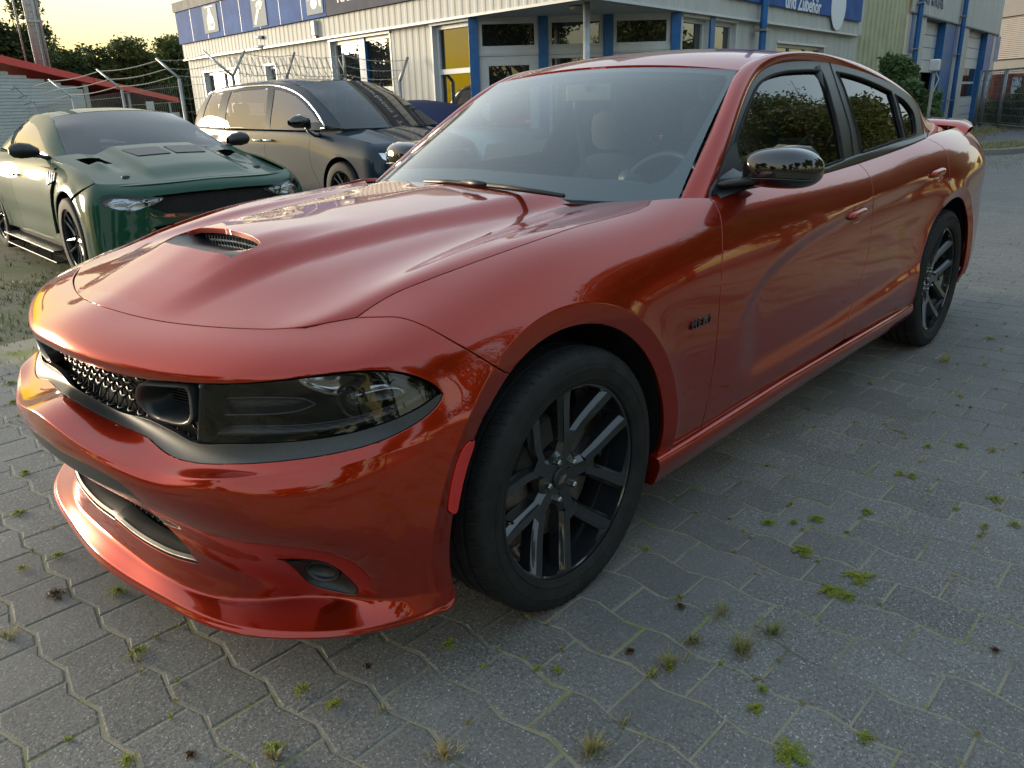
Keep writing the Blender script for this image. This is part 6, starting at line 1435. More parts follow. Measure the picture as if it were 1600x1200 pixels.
# ---- fog lamp pocket
P = BELT.ev(fog_loop); N = BELT.nrm(fog_loop); cf = P.mean(0); nf = N.mean(0)*[1, 1, 0]; nf /= np.linalg.norm(nf)
fcx = BELT.ev(BELT.inv((500, 898))[0])[0]
for s in (1, -1):
    mb = MB(); G = []
    for p in P:
        r = p-cf; G.append(Pm([p-nf*.001, cf+r*.97-nf*.006, fcx+(p-fcx)*.62-nf*.022, fcx+(p-fcx)*.40-nf*.026, fcx+(p-fcx)*.05-nf*.026], s))
    mb.grid(G, closed_u=True, flip=(s > 0)); fo = mb.build('fog_lamp', M_BLACK, sedan, auto=50)
    mb = MB(); ax = nf; x1 = np.cross(ax, [0, 0, 1]); x2 = np.cross(x1, ax); c0 = fcx-nf*.012; G = []
    for j in range(32):
        w = 2*math.pi*j/32; d = x1*math.cos(w)*.040+x2*math.sin(w)*.024; G.append(Pm([c0+d*1.08-nf*.012, c0+d*1.05+nf*.001, c0+d*.95+nf*.002, c0+d*.88-nf*.006, c0+d*.5-nf*.012, c0-nf*.014], s))
    mb.grid(G, closed_u=True, flip=(s > 0)); mb.build('fog_cover', M_TRIM, fo, smooth=True)
# ---- mirrors
def sup(a, b, n, w): c, d = math.cos(w), math.sin(w); return a*abs(c)**(2/n)*(1 if c >= 0 else -1), b*abs(d)**(2/n)*(1 if d >= 0 else -1)
def door_mirror(s):
    # shell: sections across y from the inner end to the outer tip
    G = []; ys = [-.825, -.835, -.855, -.89, -.94, -.99, -1.025, -1.045, -1.055]
    hz = [.044, .052, .059, .065, .068, .066, .056, .038, .016]; hx = [.055, .068, .078, .085, .086, .080, .068, .048, .020]; zc = [1.073, 1.075, 1.077, 1.079, 1.080, 1.078, 1.075, 1.073, 1.072]; xc = [1.035, 1.033, 1.032, 1.033, 1.037, 1.044, 1.055, 1.068, 1.078]
    for y, a, b, z, x in zip(ys, hz, hx, zc, xc):
        row = []
        for j in range(28):
            w = 2*math.pi*j/28; c, d = sup(b, a, 2.7, w); 
            if c > 0: c *= .62                                         # flatter glass side at the rear
            row.append((x+c, s*-y if s > 0 else y, z+d*(1 if d > 0 else .92)))
        G.append(row)
    G = np.array(G); mb = MB(); a = np.concatenate([G, G[:, :1]], 1); mb.grid(a, flip=(s > 0)); mb.add(G[-1], [tuple(range(28))]); mb.add(G[0], [tuple(range(28))])
    o = mb.build('door_mirror', M_GLOSSBLK, sedan, smooth=True, weld=True); md = o.modifiers.new('s', 'SUBSURF'); md.levels = md.render_levels = 1
    # parting line of the cap
    mb = MB(); y = lambda v: s*-v if s > 0 else v
    P = [(xc[i]-hx[i]*.985, y(ys[i]), zc[i]-.026) for i in range(1, 8)]; mb.tube(P, .0022, 5); mb.build('cap_seam', M_TRIM, o)
    mb = MB(); mb.tube([(.93, y(-.80), 1.030), (.95, y(-.83), 1.038), (.985, y(-.87), 1.046), (1.02, y(-.92), 1.056)], [.030, .027, .026, .022], 14, flat=None)
    mb.V = [(x*1.0+(x-.97)*.9, yy, 1.045+(z-1.045)*.55) for x, yy, z in mb.V]; mb.build('mirror_arm', M_TRIM, o, smooth=True)
    mb = MB(); mb.grid([[(x, y(-yy), z) for x, yy, z in r] for r in [[(.80, .775, 1.03), (.80, .80, 1.00), (.82, .822, .995)], [(.90, .775, 1.065), (.90, .83, 1.03), (.92, .850, 1.015)], [(1.00, .775, 1.085), (1.0, .85, 1.045), (1.01, .875, 1.03)], [(1.06, .775, 1.07), (1.07, .83, 1.03), (1.08, .845, 1.015)]]]); mb.build('mirror_foot', M_TRIM, o, smooth=True)
    mb = MB(); R_ = []
    mb.add([(1.105, y(yy+.055), zz) for yy, zz in ((-.91, 1.06), (-1.06, 1.06), (-1.085, 1.08), (-1.08, 1.12), (-1.05, 1.145), (-.94, 1.15), (-.91, 1.13))], [tuple(range(7))]); mb.build('mirror_glass', M_CHROME, o)
door_mirror(-1); door_mirror(1)
# sail panel at the foot of the front pillar
sail = gc([(1111, 299), (1123, 266), (1135, 238), (1147, 224)], name='sail'); s2 = gc([(1147, 224), (1154, 262), (1156, 290)], name='sail2'); s3 = gc([(1156, 290), (1130, 296), (1111, 299)], name='sail3')
emit('sail_panel', panel(GLS, np.concatenate([sail, s2[1:], s3[1:-1]]), (), (.3, .4), gap=0, off=.009, flange=.006), M_BLACK, sedan, both='pair')
# ---- door handles: body-colour bar over a shallow cup
def handle(px, L=.088, name='door_handle'):
    q = BELT.inv(px)[0]; p = BELT.ev(q)[0]
    for s in (1, -1):
        mb = MB(); G = []
        for i, t in enumerate(np.linspace(-1, 1, 15)):
            h = .013*(1-abs(t)**6)**.5+.001; xx = p[0]+t*L; qq = xz_uv(BELT, xx, p[2]+t*.006, q); b = BELT.ev(qq)[0]; o_ = .026*(1-abs(t)**4*.85)
            G.append(Pm([b+[0, -.002, -h*1.1], b+[0, -o_*.8, -h], b+[0, -o_, -h*.4], b+[0, -o_, h*.4], b+[0, -o_*.8, h], b+[0, -.002, h*1.15]], s))
        mb.grid(G, flip=(s < 0)); h_ = mb.build(name, M_PAINT, sedan, smooth=True)
        mb = MB(); G = []
        for j in range(28):
            w = 2*math.pi*j/28; c, d = sup(L*.66, .034, 2.6, w); row = []
            for k_, f in enumerate((1.0, .9, .7, .35, .02)):
                qq = xz_uv(BELT, p[0]+.01+c*f, p[2]-.003+d*f, q); b = BELT.ev(qq)[0]; row.append(b+[0, (-.0015, .003, .012, .016, .016)[k_]*1.0 if k_ else -.0015, 0])
            G.append(Pm(row, s))
        mb.grid(G, closed_u=True, flip=(s > 0)); mb.build('handle_cup', M_PAINT, h_, smooth=True)
handle((1338, 334)); handle((1464, 270))
# ---- badge on the front wing, dark letters
def letters(txt, size, depth, name, m, parent, place, bold=0.0, space=1.05):
    cu = bpy.data.curves.new(name, 'FONT'); cu.body = txt; cu.size = size; cu.extrude = depth; cu.space_character = space; cu.offset = bold; cu.align_x = 'CENTER'; cu.align_y = 'CENTER'; cu.resolution_u = 3
    o = bpy.data.objects.new(name, cu); C.objects.link(o); dg = bpy.context.evaluated_depsgraph_get(); me = bpy.data.meshes.new_from_object(o.evaluated_get(dg)); bpy.data.objects.remove(o); bpy.data.curves.remove(cu)
    V = np.array([v.co[:] for v in me.vertices]); V = place(V)
    for v, c in zip(me.vertices, V): v.co = c
    me.materials.clear(); ob = link(name, me, m, parent); return ob
for s in (1, -1):
    q0 = xz_uv(BELT, .57, .672)
    def place(V, s=s):
        out = []
        for x, y, z in V:
            X = (.57+x*1.22 if s > 0 else .57-x*1.22)+y*.28*(1 if s > 0 else -1); b = BELT.ev(xz_uv(BELT, X, .672+y, q0))[0]; out.append([b[0], (b[1]-.004-z)*s, b[2]])
        return np.array(out)
    letters('HEMI', .034, .003, 'wing_badge', M_GLOSSBLK, sedan, place, bold=.0004, space=1.3)
# ---- wiper and cowl
mb = MB(); mb.tube([bp(663, 283, 2, 1.052), bp(700, 284.0, 2, 1.052), bp(740, 287, 2, 1.052), bp(790, 292, 2, 1.050), bp(881, 306, 2, 1.046)], [.005, .008, .010, .010, .006], 8); wp = mb.build('wiper', M_TRIM, sedan, smooth=True)
mb = MB(); a, b = bp(724, 284, 2, 1.062), bp(757, 288, 2, 1.062); mb.tube([a, (a+b)/2, b], [.010, .014, .009], 8, flat=.8); mb.build('wiper_joint', M_BLACK, wp, smooth=True)
mb = MB(); G = []
for yy in np.linspace(-.74, .74, 40):
    t = abs(yy)/.75; xr = .47+.30*t**2.4; G.append([(xr-.10, yy, 1.012-.016*t), (xr-.02, yy, 1.012-.016*t), (xr+.045, yy, 1.030-.026*t*t)])
mb.grid(G); mb.build('cowl', M_TRIM, sedan, smooth=True)
# ---- boot spoiler
mb = MB(); G = []
for t in np.linspace(-1, 1, 41):
    y = t*.80; e = 1-max(0, abs(t)-.86)/.14; zc = 1.110+.018*(1-t*t)-.03*(1-e)**2; x0 = 3.92-.28*abs(t)**3.0; ch = .20*(.55+.45*e**.5)
    G.append([(x0, y, zc-.012), (x0+.01, y, zc+.002), (x0+ch*.45, y, zc+.014), (x0+ch, y, zc+.020), (x0+ch+.004, y, zc+.010), (x0+ch*.5, y, zc-.010), (x0, y, zc-.014)])
mb.grid(G); sp = mb.build('spoiler', M_PAINT, sedan, smooth=True, weld=True)
mb = MB()
for y in (-.66, .66, -.2, .2): mb.box((3.88, y-.02, 1.07), (3.97, y+.02, 1.118))
mb.build('spoiler_foot', M_TRIM, sp)
# rear lamp strip (round the corner, out of the photograph's sight)
rlp = np.array([(22.9, 3.4), (25, 3.4), (25, 5.2), (22.6, 5.0), (21.9, 4.2)]); emit('rear_lamp', panel(BELT, dens(rlp, 8), (), (.3, .4), gap=0, off=.004, flange=.008), M_REDLENS, sedan, both=True)
# ---- cabin
M_DASH = mat('dashboard_vinyl', (.05, .055, .058), .6, build=grain(.2, 30, .2, 300, .001)); M_SEAT = mat('black_seat_cloth', (.045, .045, .05), .85, build=grain(.25, 60, .3, 200, .002))
cab = sedan
mb = MB(); G = []
for yy in np.linspace(-.70, .70, 29):
    bump = .030*math.exp(-((yy+.36)/.20)**2); t = abs(yy)/.70
    G.append([(.50+.2*t**2.4, yy, 1.000), (.72+.1*t*t, yy, 1.008+bump*.5), (.95, yy, 1.000+bump), (1.06, yy, .975+bump), (1.10, yy, .90), (1.08, yy, .70), (1.0, yy, .5)])
mb.grid(G); mb.build('dashboard', M_DASH, cab, smooth=True)
mb = MB(); c = np.array([1.20, -.37, .93]); ax = np.array([-.88, 0, .42]); ax /= np.linalg.norm(ax); x1 = np.array([0, 1., 0]); x2 = np.cross(ax, x1)
mb.tube([c+.185*(x1*math.cos(w)+x2*math.sin(w)) for w in np.linspace(0, 2*math.pi, 41)[:-1]], .0155, 10, closed=True)
for w in (0, math.pi, -math.pi/2 if x2[2] > 0 else math.pi/2): mb.tube([c, c+.18*(x1*math.cos(w)+x2*math.sin(w))], [.03, .014], 8, flat=.5)
mb.tube([c+ax*-.02, c+ax*.015], [.06, .055], 16); mb.tube([c, c+ax*.25], .03, 8)
mb.build('steering_wheel', M_BLACK, cab, smooth=True)
for y, x in ((-.37, 1.75), (.37, 1.75), (-.37, 2.62), (.37, 2.62)):
    mb = MB(); rows = []
    w = .25 if x < 2 else .31
    for z, xx, ww, th in ((.42, x-.10, w, .10), (.55, x-.03, w, .12), (.75, x+.05, w*.96, .11), (.95, x+.12, w*.84, .09), (1.03, x+.15, w*.6, .07), (1.05, x+.155, w*.25, .05)):
        rows.append([(xx+th*math.sin(q)*.5*(1.0), y+ww*math.cos(q), z) for q in np.linspace(0, 2*math.pi, 20)])
    mb.grid(rows); mb.box((x-.55, y-w, .36), (x-.02, y+w, .50))
    for z, xx, ww, th in ():
        pass
    hr = [[(x+.17+.05*math.sin(q), y+a*math.cos(q), z) for q in np.linspace(0, 2*math.pi, 16)] for z, a in ((1.07, .09), (1.10, .125), (1.17, .135), (1.23, .12), (1.25, .05))]
    st = mb.build('seat', M_SEAT, cab, smooth=True); m2 = MB(); m2.grid(hr); m2.build('headrest', M_SEAT, st, smooth=True)
mb = MB(); mb.box((1.235, -.115, 1.300), (1.255, .115, 1.365)); mb.tube([(1.22, 0, 1.365), (1.24, 0, 1.34)], .012, 8); mb.build('rear_view_mirror', M_BLACK, cab, bevel=.012)
mb = MB(); mb.box((.55, -.74, .30), (3.4, -.72, .98)); mb.box((.55, .72, .30), (3.4, .74, .98)); mb.box((.6, -.7, .27), (3.4, .7, .29)); mb.box((3.3, -.7, .3), (3.32, .7, 1.02)); mb.box((2.95, -.62, 1.02), (3.55, .62, 1.04)); mb.build('cabin_lining', M_DASH, cab)
mb = MB(); G = [[(x, y, z-.03-.03*abs(y)/.5) for y in np.linspace(-.5, .5, 9)] for x, z in zip([1.36]+RX[1:], [1.42]+RZ[1:])]; mb.grid(G, flip=True); mb.build('headliner', mat('grey_headliner', (.18, .18, .18), .9), cab, smooth=True)
mb = MB()
for s in (-1, 1): mb.box((1.99, s*.745, .95), (2.09, s*.715, 1.05)); mb.tube([(2.02, s*.735, 1.0), (2.0, s*.66, 1.25), (1.97, s*.60, 1.40)], [.04, .035, .035], 8)
mb.build('inner_pillars', M_DASH, cab, smooth=True)
for s in (-1, 1):                                                  # seat belts catch the light
    mb = MB(); mb.tube([(2.0, s*.66, 1.20), (1.9, s*.55, 1.05), (1.80, s*.42, .9)], .018, 6, flat=.12); mb.build('seat_belt', mat('belt_webbing', (.12, .12, .12), .7), cab)
# number-plate-less nose emblem area stays plain, as in the photograph
# ================================================================== the two parked cars behind
def W_of(x, y, a, sc=1., z=0):
    # local: +x back, +y to the car's right, z up
    M = np.array([[-math.cos(a), math.sin(a), 0], [-math.sin(a), -math.cos(a), 0], [0, 0, 1]])*sc
    return M, np.array([x, y, z])
def cardense(net, us, vs):
    """interpolate a coarse table of points to a denser net"""
    net = np.array(net, float); a, b = net.shape[:2]; o = np.zeros((len(us), b, 3))
    for j in range(b):
        for c in range(3): o[:, j, c] = pchip(np.arange(a), net[:, j, c], us)
    o2 = np.zeros((len(us), len(vs), 3))
    for i in range(len(us)):
        for c in range(3): o2[i, :, c] = pchip(np.arange(b), o[i, :, c], vs)
    return o2
def place_empty(name, label, cat, W, group=None):
    o = thing(name, label, cat, group=group); M = Matrix([list(r) for r in W[0]]).to_4x4(); M.translation = Vector(W[1]); o.matrix_world = M; return o
def lsurf(net, W, **kw):
    s = Surf(net, **kw); s.W = W; return s
def fixflip(s, uv, ref):
    if s.nrm(np.array([uv], float))[0]@np.array(ref, float) < 0: s.flip = -1
def pair(name, vfn, m, p, both='pair'): return emit(name, vfn, m, p, both=both)
def vsym(s): s.Q[:, 0] = s.Q[:, 2]*np.array([1, -1, 1]); return s
def simple_wheel(parent, loc, side, R, rim, mrim, spokes=10, w=.12, y_off=0):
    mb = MB(); mb.lathe([(rim*1.02,-w*.92),(rim,-w*.86),(rim*.96,-w*.84),(rim*.93,-w*.3),(rim*.92,w*.9)], 48, 1)
    for k_ in range(spokes):
        a = 2*math.pi*k_/spokes; b = a+(.10 if k_ % 2 else -.10)
        mb.tube([(.05*math.cos(a), -w*.55, .05*math.sin(a)), (rim*.5*math.cos(a+(b-a)*.4), -w*.62, rim*.5*math.sin(a+(b-a)*.4)), (rim*.97*math.cos(b), -w*.80, rim*.97*math.sin(b))], [.022, .013, .014], 6)
    mb.lathe([(0, -w*.62), (.055, -w*.62), (.07, -w*.4)], 24, 1)
    if side > 0: mb.V = [(x, -y, z) for x, y, z in mb.V]; mb.F = [f[::-1] for f in mb.F]
    o = mb.build('wheel', mrim, parent, auto=40); o.location = loc
    mb = MB(); pr = [(rim*1.01,-w*.9),(rim*1.05,-w*1.0),(R*.93,-w*1.02),(R*.985,-w*.9),(R,-w*.7),(R,-w*.2),(R*.98,-w*.17),(R*.98,-w*.12),(R,-w*.1)]; mb.lathe(pr+[(r, -a) for r, a in pr[::-1]], 64, 1)
    mb.build('tyre', M_RUBBER, o, auto=45)
    mb = MB(); mb.lathe([(.08, 0), (rim*.72, 0), (rim*.72, .02)], 32, 1); mb.build('brake_disc', M_DUST, o)
    return o
# ------------------------------------------------------------------ green coupe
M_GREEN = mat('dark_green_metallic_paint', (.009, .055, .030), .5, metal=.0, spec=.05, coat=.5, coat_rough=.03)
WM = W_of(1.781, 4.945, math.radians(-94.58))
coupe = place_empty('coupe', 'dark green sports coupe parked on the grass with vented bonnet and black wheels', 'car', WM)
T = []
F_ = [[(-.55,0,.86),(-.50,.33,.855),(-.42,.58,.85),(-.34,.70,.86)], [(-.74,0,.80),(-.69,.35,.79),(-.58,.62,.785),(-.46,.80,.795)], [(-.84,0,.74),(-.79,.36,.73),(-.68,.64,.73),(-.53,.84,.735)], [(-.86,0,.66),(-.81,.37,.66),(-.70,.66,.66),(-.55,.875,.66)],
      [(-.86,0,.56),(-.81,.37,.56),(-.71,.67,.56),(-.56,.89,.57)], [(-.87,0,.46),(-.82,.38,.46),(-.72,.68,.46),(-.57,.91,.46)], [(-.88,0,.36),(-.83,.38,.35),(-.73,.69,.35),(-.58,.925,.35)], [(-.90,0,.25),(-.85,.39,.25),(-.75,.70,.25),(-.60,.93,.24)], [(-.90,0,.15),(-.85,.39,.15),(-.76,.71,.15),(-.60,.93,.14)]]
SS = {-.38: [(.71,.875),(.81,.82),(.875,.755),(.915,.67),(.93,.57),(.935,.46),(.935,.36),(.935,.26),(.93,.16)],
 -.10: [(.66,.92),(.80,.885),(.875,.83),(.925,.745),(.945,.64),(.95,.52),(.95,.40),(.95,.28),(.94,.16)],
 .45: [(.68,.965),(.80,.94),(.87,.875),(.915,.785),(.93,.66),(.93,.53),(.925,.41),(.925,.29),(.92,.17)],
 .80: [(.72,.985),(.81,.962),(.87,.895),(.905,.80),(.915,.68),(.915,.54),(.91,.42),(.91,.30),(.90,.18)],
 1.8: [(.70,.99),(.80,.97),(.87,.91),(.905,.81),(.918,.69),(.918,.55),(.91,.42),(.91,.30),(.90,.18)],
 2.3: [(.68,.995),(.81,.98),(.895,.92),(.945,.82),(.955,.70),(.95,.56),(.94,.43),(.93,.30),(.92,.2)],
 2.72: [(.64,1.0),(.79,.985),(.895,.93),(.955,.83),(.967,.71),(.965,.57),(.96,.44),(.95,.30),(.94,.2)],
 3.2: [(.60,1.0),(.75,.99),(.865,.93),(.93,.83),(.942,.71),(.94,.57),(.93,.44),(.92,.30),(.90,.2)],
 3.65: [(.45,1.0),(.66,.985),(.79,.92),(.855,.82),(.87,.70),(.87,.57),(.86,.44),(.85,.34),(.82,.26)]}
net = [[F_[r][c] for r in range(9)] for c in range(4)]
xs = sorted(SS)
for X in (-.38, -.25, -.10, .1, .28, .45, .62, .8, 1.1, 1.45, 1.8, 2.05, 2.3, 2.5, 2.72, 2.95, 3.2, 3.45, 3.65):
    net.append([(X, float(pchip(xs, [SS[q][r][0] for q in xs], X)), float(pchip(xs, [SS[q][r][1] for q in xs], X))) for r in range(9)])
net += [[(3.80, p[1]*.75, p[2]) for p in net[-1]], [(3.86, 0, p[2]) for p in net[-1]]]
def arches(P, arcs, flare, s=1):
    P = P.copy(); x, y, z = P.T
    for cx_, cz_, ri, ro in arcs:
        r = np.hypot(x-cx_, z-cz_); side = sstep(.5, .7, y); P[:, 1] += side*(flare*(1-sstep(ro-.05, ro+.05, r))*1.0-.012*(flare > 0)*np.clip((ro-r)/(ro-ri), 0, 1.5)*(r < ro))
    return P
cnet = cardense(net, np.arange(0, len(net)-.99, 1.), np.linspace(0, 8, 15))
CB = lsurf(cnet, WM, sharpen=1, disp=lambda P, uv: arches(P, ((0, .35, .37, .44), (2.72, .35, .37, .44)), .018), scale=(.2, .07)); CB.Q[0] = CB.Q[2]*np.array([1, -1, 1]); fixflip(CB, (10, 8), (0, 1, 0))
def cxz(surf, X, Z, h=None):
    surf.mk()
    if h is None: G = surf.ev(surf.grid); d = np.hypot(G[:, 0]-X, G[:, 2]-Z)+(G[:, 1] < .3)*9; h = surf.grid[d.argmin()]
    q = np.array(h, float)
    for _ in range(20):
        p = surf.ev(q)[0]; r = np.array([X-p[0], Z-p[2]])
        if abs(r).max() < 1e-5: break
        e = .004; J = np.stack([((surf.ev(q+[e, 0])[0]-surf.ev(q-[e, 0])[0])/(2*e))[[0, 2]], ((surf.ev(q+[0, e])[0]-surf.ev(q-[0, e])[0])/(2*e))[[0, 2]]], 1)
        q = np.clip(q+np.clip(np.linalg.lstsq(J, r, rcond=None)[0], -.5, .5), 0, [surf.nu-1, surf.nv-1])
    return q
def xzl(surf, L, n=6):
    P = catmull(L, n=n) if len(L) > 2 else np.array([np.array(L[0])+(np.array(L[1])-np.array(L[0]))*t for t in np.linspace(0, 1, n+1)])
    out = []; h = None
    for p in P: h = cxz(surf, p[0], p[1], h); out.append(h)
    return np.array(out)
def arcl(surf, cx_, cz_, r, a0, a1, n=30):
    return xzl(surf, [(cx_+r*math.cos(math.radians(a)), cz_+r*math.sin(math.radians(a))) for a in np.linspace(a0, a1, n)], n=1)
umax = CB.nu-1
vb = 13.7
lampc = [(152, 314), (160, 308), (172, 305), (200, 307), (235, 308.5), (256, 309), (244, 318), (228, 324), (206, 330.5), (196, 330), (175, 326), (158, 321)]
lampl = CB.curve(lampc+[lampc[0]], step=6, name='coupe lamp')[:-1]
grl_top = CB.curve([(300, 320), (288, 322), (275, 330), (262, 341)], step=6, name='cg')
seam1 = xzl(CB, [(-.46, .795), (-.44, .76), (-.42, .72)], 4)
gr = np.array([(0, 4.0), (.7, 4.0), (1.4, 4.2), (1.75, 4.7), (1.6, 5.8), (1.2, 6.9), (.6, 7.1), (0, 7.1)])
lg = np.array([(0, 8.2), (.9, 8.2), (1.5, 8.6), (1.3, 10.0), (.7, 10.6), (0, 10.6)])
arcF = arcl(CB, 0, .35, .385, 12-24, 192, 40); 
front = np.concatenate([dens(np.array([(0, 1.35), (1, 1.35), (2, 1.4), (3, 1.5), (3.5, 1.55)]), 4)[:-4], [arcF[-14]], arcF[-14:][1:], dens(np.array([(arcF[-1][0], vb), (0, vb)]), 8)[:8], [(0, vb), (0, 10.6)], lg[::-1][1:-1], [(0, 8.2), (0, 7.1)], gr[::-1][1:-1], [(0, 4.0)]])
emit('front_bumper', panel(CB, front, [lampl], (.25, .5)), M_GREEN, coupe, both=True)
emit('headlamp', panel(CB, lampl, (), (.15, .3), gap=.0005, flange=.004, off=-.002), M_LENS2, coupe, both='pair')
cpl = lampl.mean(0); emit('lamp_housing', panel(CB, cpl+(lampl-cpl)*.98, (), (.2, .4), gap=0, flange=0, off=-.05), mat('grey_lamp_optic', (.42, .45, .48), .22, metal=.8, build=lambda t, b: t.inp(b, 'Normal', t.bump(t.voro(t.co((1, 1, 2.5)), 9, rnd=.5), .6, .02))), coupe, both='pair')
for (a, b, off) in (((165, 318), (192, 313), .02), ((196, 325), (222, 314), .02), ((226, 317), (250, 312), .02)):
    q = CB.curve([a, ((a[0]+b[0])/2, (a[1]+b[1])/2-1), b], step=5); P = CB.ev(q)-CB.nrm(q)*off
    for s in (1, -1): mb = MB(); mb.tube(Pm(P, s), .006, 6); mb.build('lamp_bar', M_CHROME, coupe, smooth=True)
def backing(surf, loop, d, name, m, parent, both=True, sc=1.06): c = loop.mean(0); L = c+(loop-c)*sc; L[:, 0] = np.maximum(L[:, 0], 0); L[np.abs(loop[:, 0]) < 1e-6, 0] = 0; return emit(name, panel(surf, L, (), (.3, .5), gap=0, flange=0, off=-d), m, parent, both=both)
backing(CB, gr, .05, 'grille', M_DARK, coupe); backing(CB, lg, .05, 'lower_grille', M_DARK, coupe)
i_j = 14
door_f = [(.60, .955), (.585, .90), (.57, .80), (.55, .68), (.52, .52), (.48, .36), (.47, .26)]
sd = xzl(CB, door_f, 5)
fend = np.concatenate([dens(np.array([(3.5, 1.55), (4, 1.55), (6, 1.6), (8, 1.65), (sd[0][0], sd[0][1])]), 5)[:-5], sd, [arcF[0]], arcF[1:-14]])
emit('front_wing', panel(CB, fend, (), (.3, .5)), M_GREEN, coupe, both='pair')
dr = [(1.86, .97), (1.90, .85), (1.90, .6), (1.86, .4), (1.84, .26)]; sr = xzl(CB, dr, 5)
door = np.concatenate([sd, sr[::-1], dens(np.array([sr[0], sd[0]]), 6)[1:6]])
emit('door', panel(CB, door, (), (.3, .5)), M_GREEN, coupe, both='pair')
arcR = arcl(CB, 2.72, .35, .385, -12, 192, 40)
quar = np.concatenate([sr, arcR[::-1], dens(np.array([(arcR[0][0], vb), (umax, vb), (umax, 1.0), (sr[0][0], 1.2)]), 6)[:-6]])
emit('quarter_panel', panel(CB, quar, (), (.3, .5)), M_GREEN, coupe, both='pair')
# bonnet as a height field
def bonnet_surf(W, xf, xr, ye, zf, zr, crown, disp, nv=9, nu=11):
    net = []
    for i in range(nu):
        u = i/(nu-1); row = []
        for j in range(nv):
            v = j/(nv-1); y = ye(u)*v; x = xf(v)+(xr(v)-xf(v))*u; z = zf(v)*(1-u)+zr(v)*u+crown*math.sin(math.pi*min(u*1.15, 1)*.5+.0)*(1-v**2.2)*(u > 0)
            row.append((x, y, z))
        net.append(row)
    s = lsurf(net, W, sharpen=1, disp=disp, scale=(.12, .1)); vsym(s); fixflip(s, (nu/2, nv/2), (0, 0, 1)); return s
def cdisp(P, uv):
    P = P.copy(); x, y, z = P.T; ay = np.abs(y)
    P[:, 2] += .028*sstep(-.62, -.30, x)*(1-sstep(.34, .44, ay))*(1-.0*x)-.012*np.exp(-((ay-.52)/.06)**2)*sstep(-.3, 0, x)+.022*np.exp(-((ay-.60)/.05)**2-((x-.12)/.16)**2)
    return P
CH = bonnet_surf(WM, lambda v: -.735+.25*v**2.6, lambda v: .50+.16*v**2, lambda u: .785+.035*u, lambda v: .800-.020*v, lambda v: .990-.01*v, .035, cdisp)
CHl = dens(np.array([(0, 0), (0, 8), (10, 8), (10, 0)], float), 20)
vent = [np.array([(6.2, 4.9), (6.2, 6.6), (8.3, 6.8), (8.3, 5.2)], float)]; vent = [dens(v, 6) for v in vent]
c_h = emit('bonnet', panel(CH, CHl, vent, (.35, .3), gap=.002, flange=.03), M_GREEN, coupe, both=True)
for s in (1, -1):
    mb = MB(); P = CH.ev(vent[0])-[0, 0, .03]; cc = P.mean(0); mb.add(Pm(P, s), [tuple(range(len(P)))]); mb.build('vent_floor', M_DARK, c_h)
    for i in range(5):
        u = 6.4+i*.42; q = np.array([[u, 5.1], [u, 5.8], [u, 6.6]]); P = CH.ev(q); mb = MB(); mb.grid([[Pm(p+[0, 0, .004], s), Pm(p+[.035, 0, -.02], s)] for p in P]); mb.build('vent_louvre', M_BLACK, c_h)
    q = np.stack([np.full(12, 8.35-.0), np.linspace(.35, 2.9, 12)], 1); 
    # matt black panel with louvres in the middle of the bonnet
    lp = dens(np.array([(6.2, .25), (6.2, 2.9), (8.6, 3.3), (8.6, .25)], float), 8); v_ = panel(CH, lp, (), (.3, .3), gap=0, flange=.003, off=.006); 
    if s < 0: v_ = mirror(v_)
    emit('bonnet_grille_panel', v_, M_BLACK, c_h)
for s in (1, -1):
    p = CH.ev(np.array([[2.2, 5.6]]))[0]; mb = MB(); mb.lathe([(0, .012), (.028, .010), (.034, 0), (.034, -.01)], 20, 2, tuple(Pm(p, s))); mb.build('bonnet_pin', M_TRIM, c_h, smooth=True)
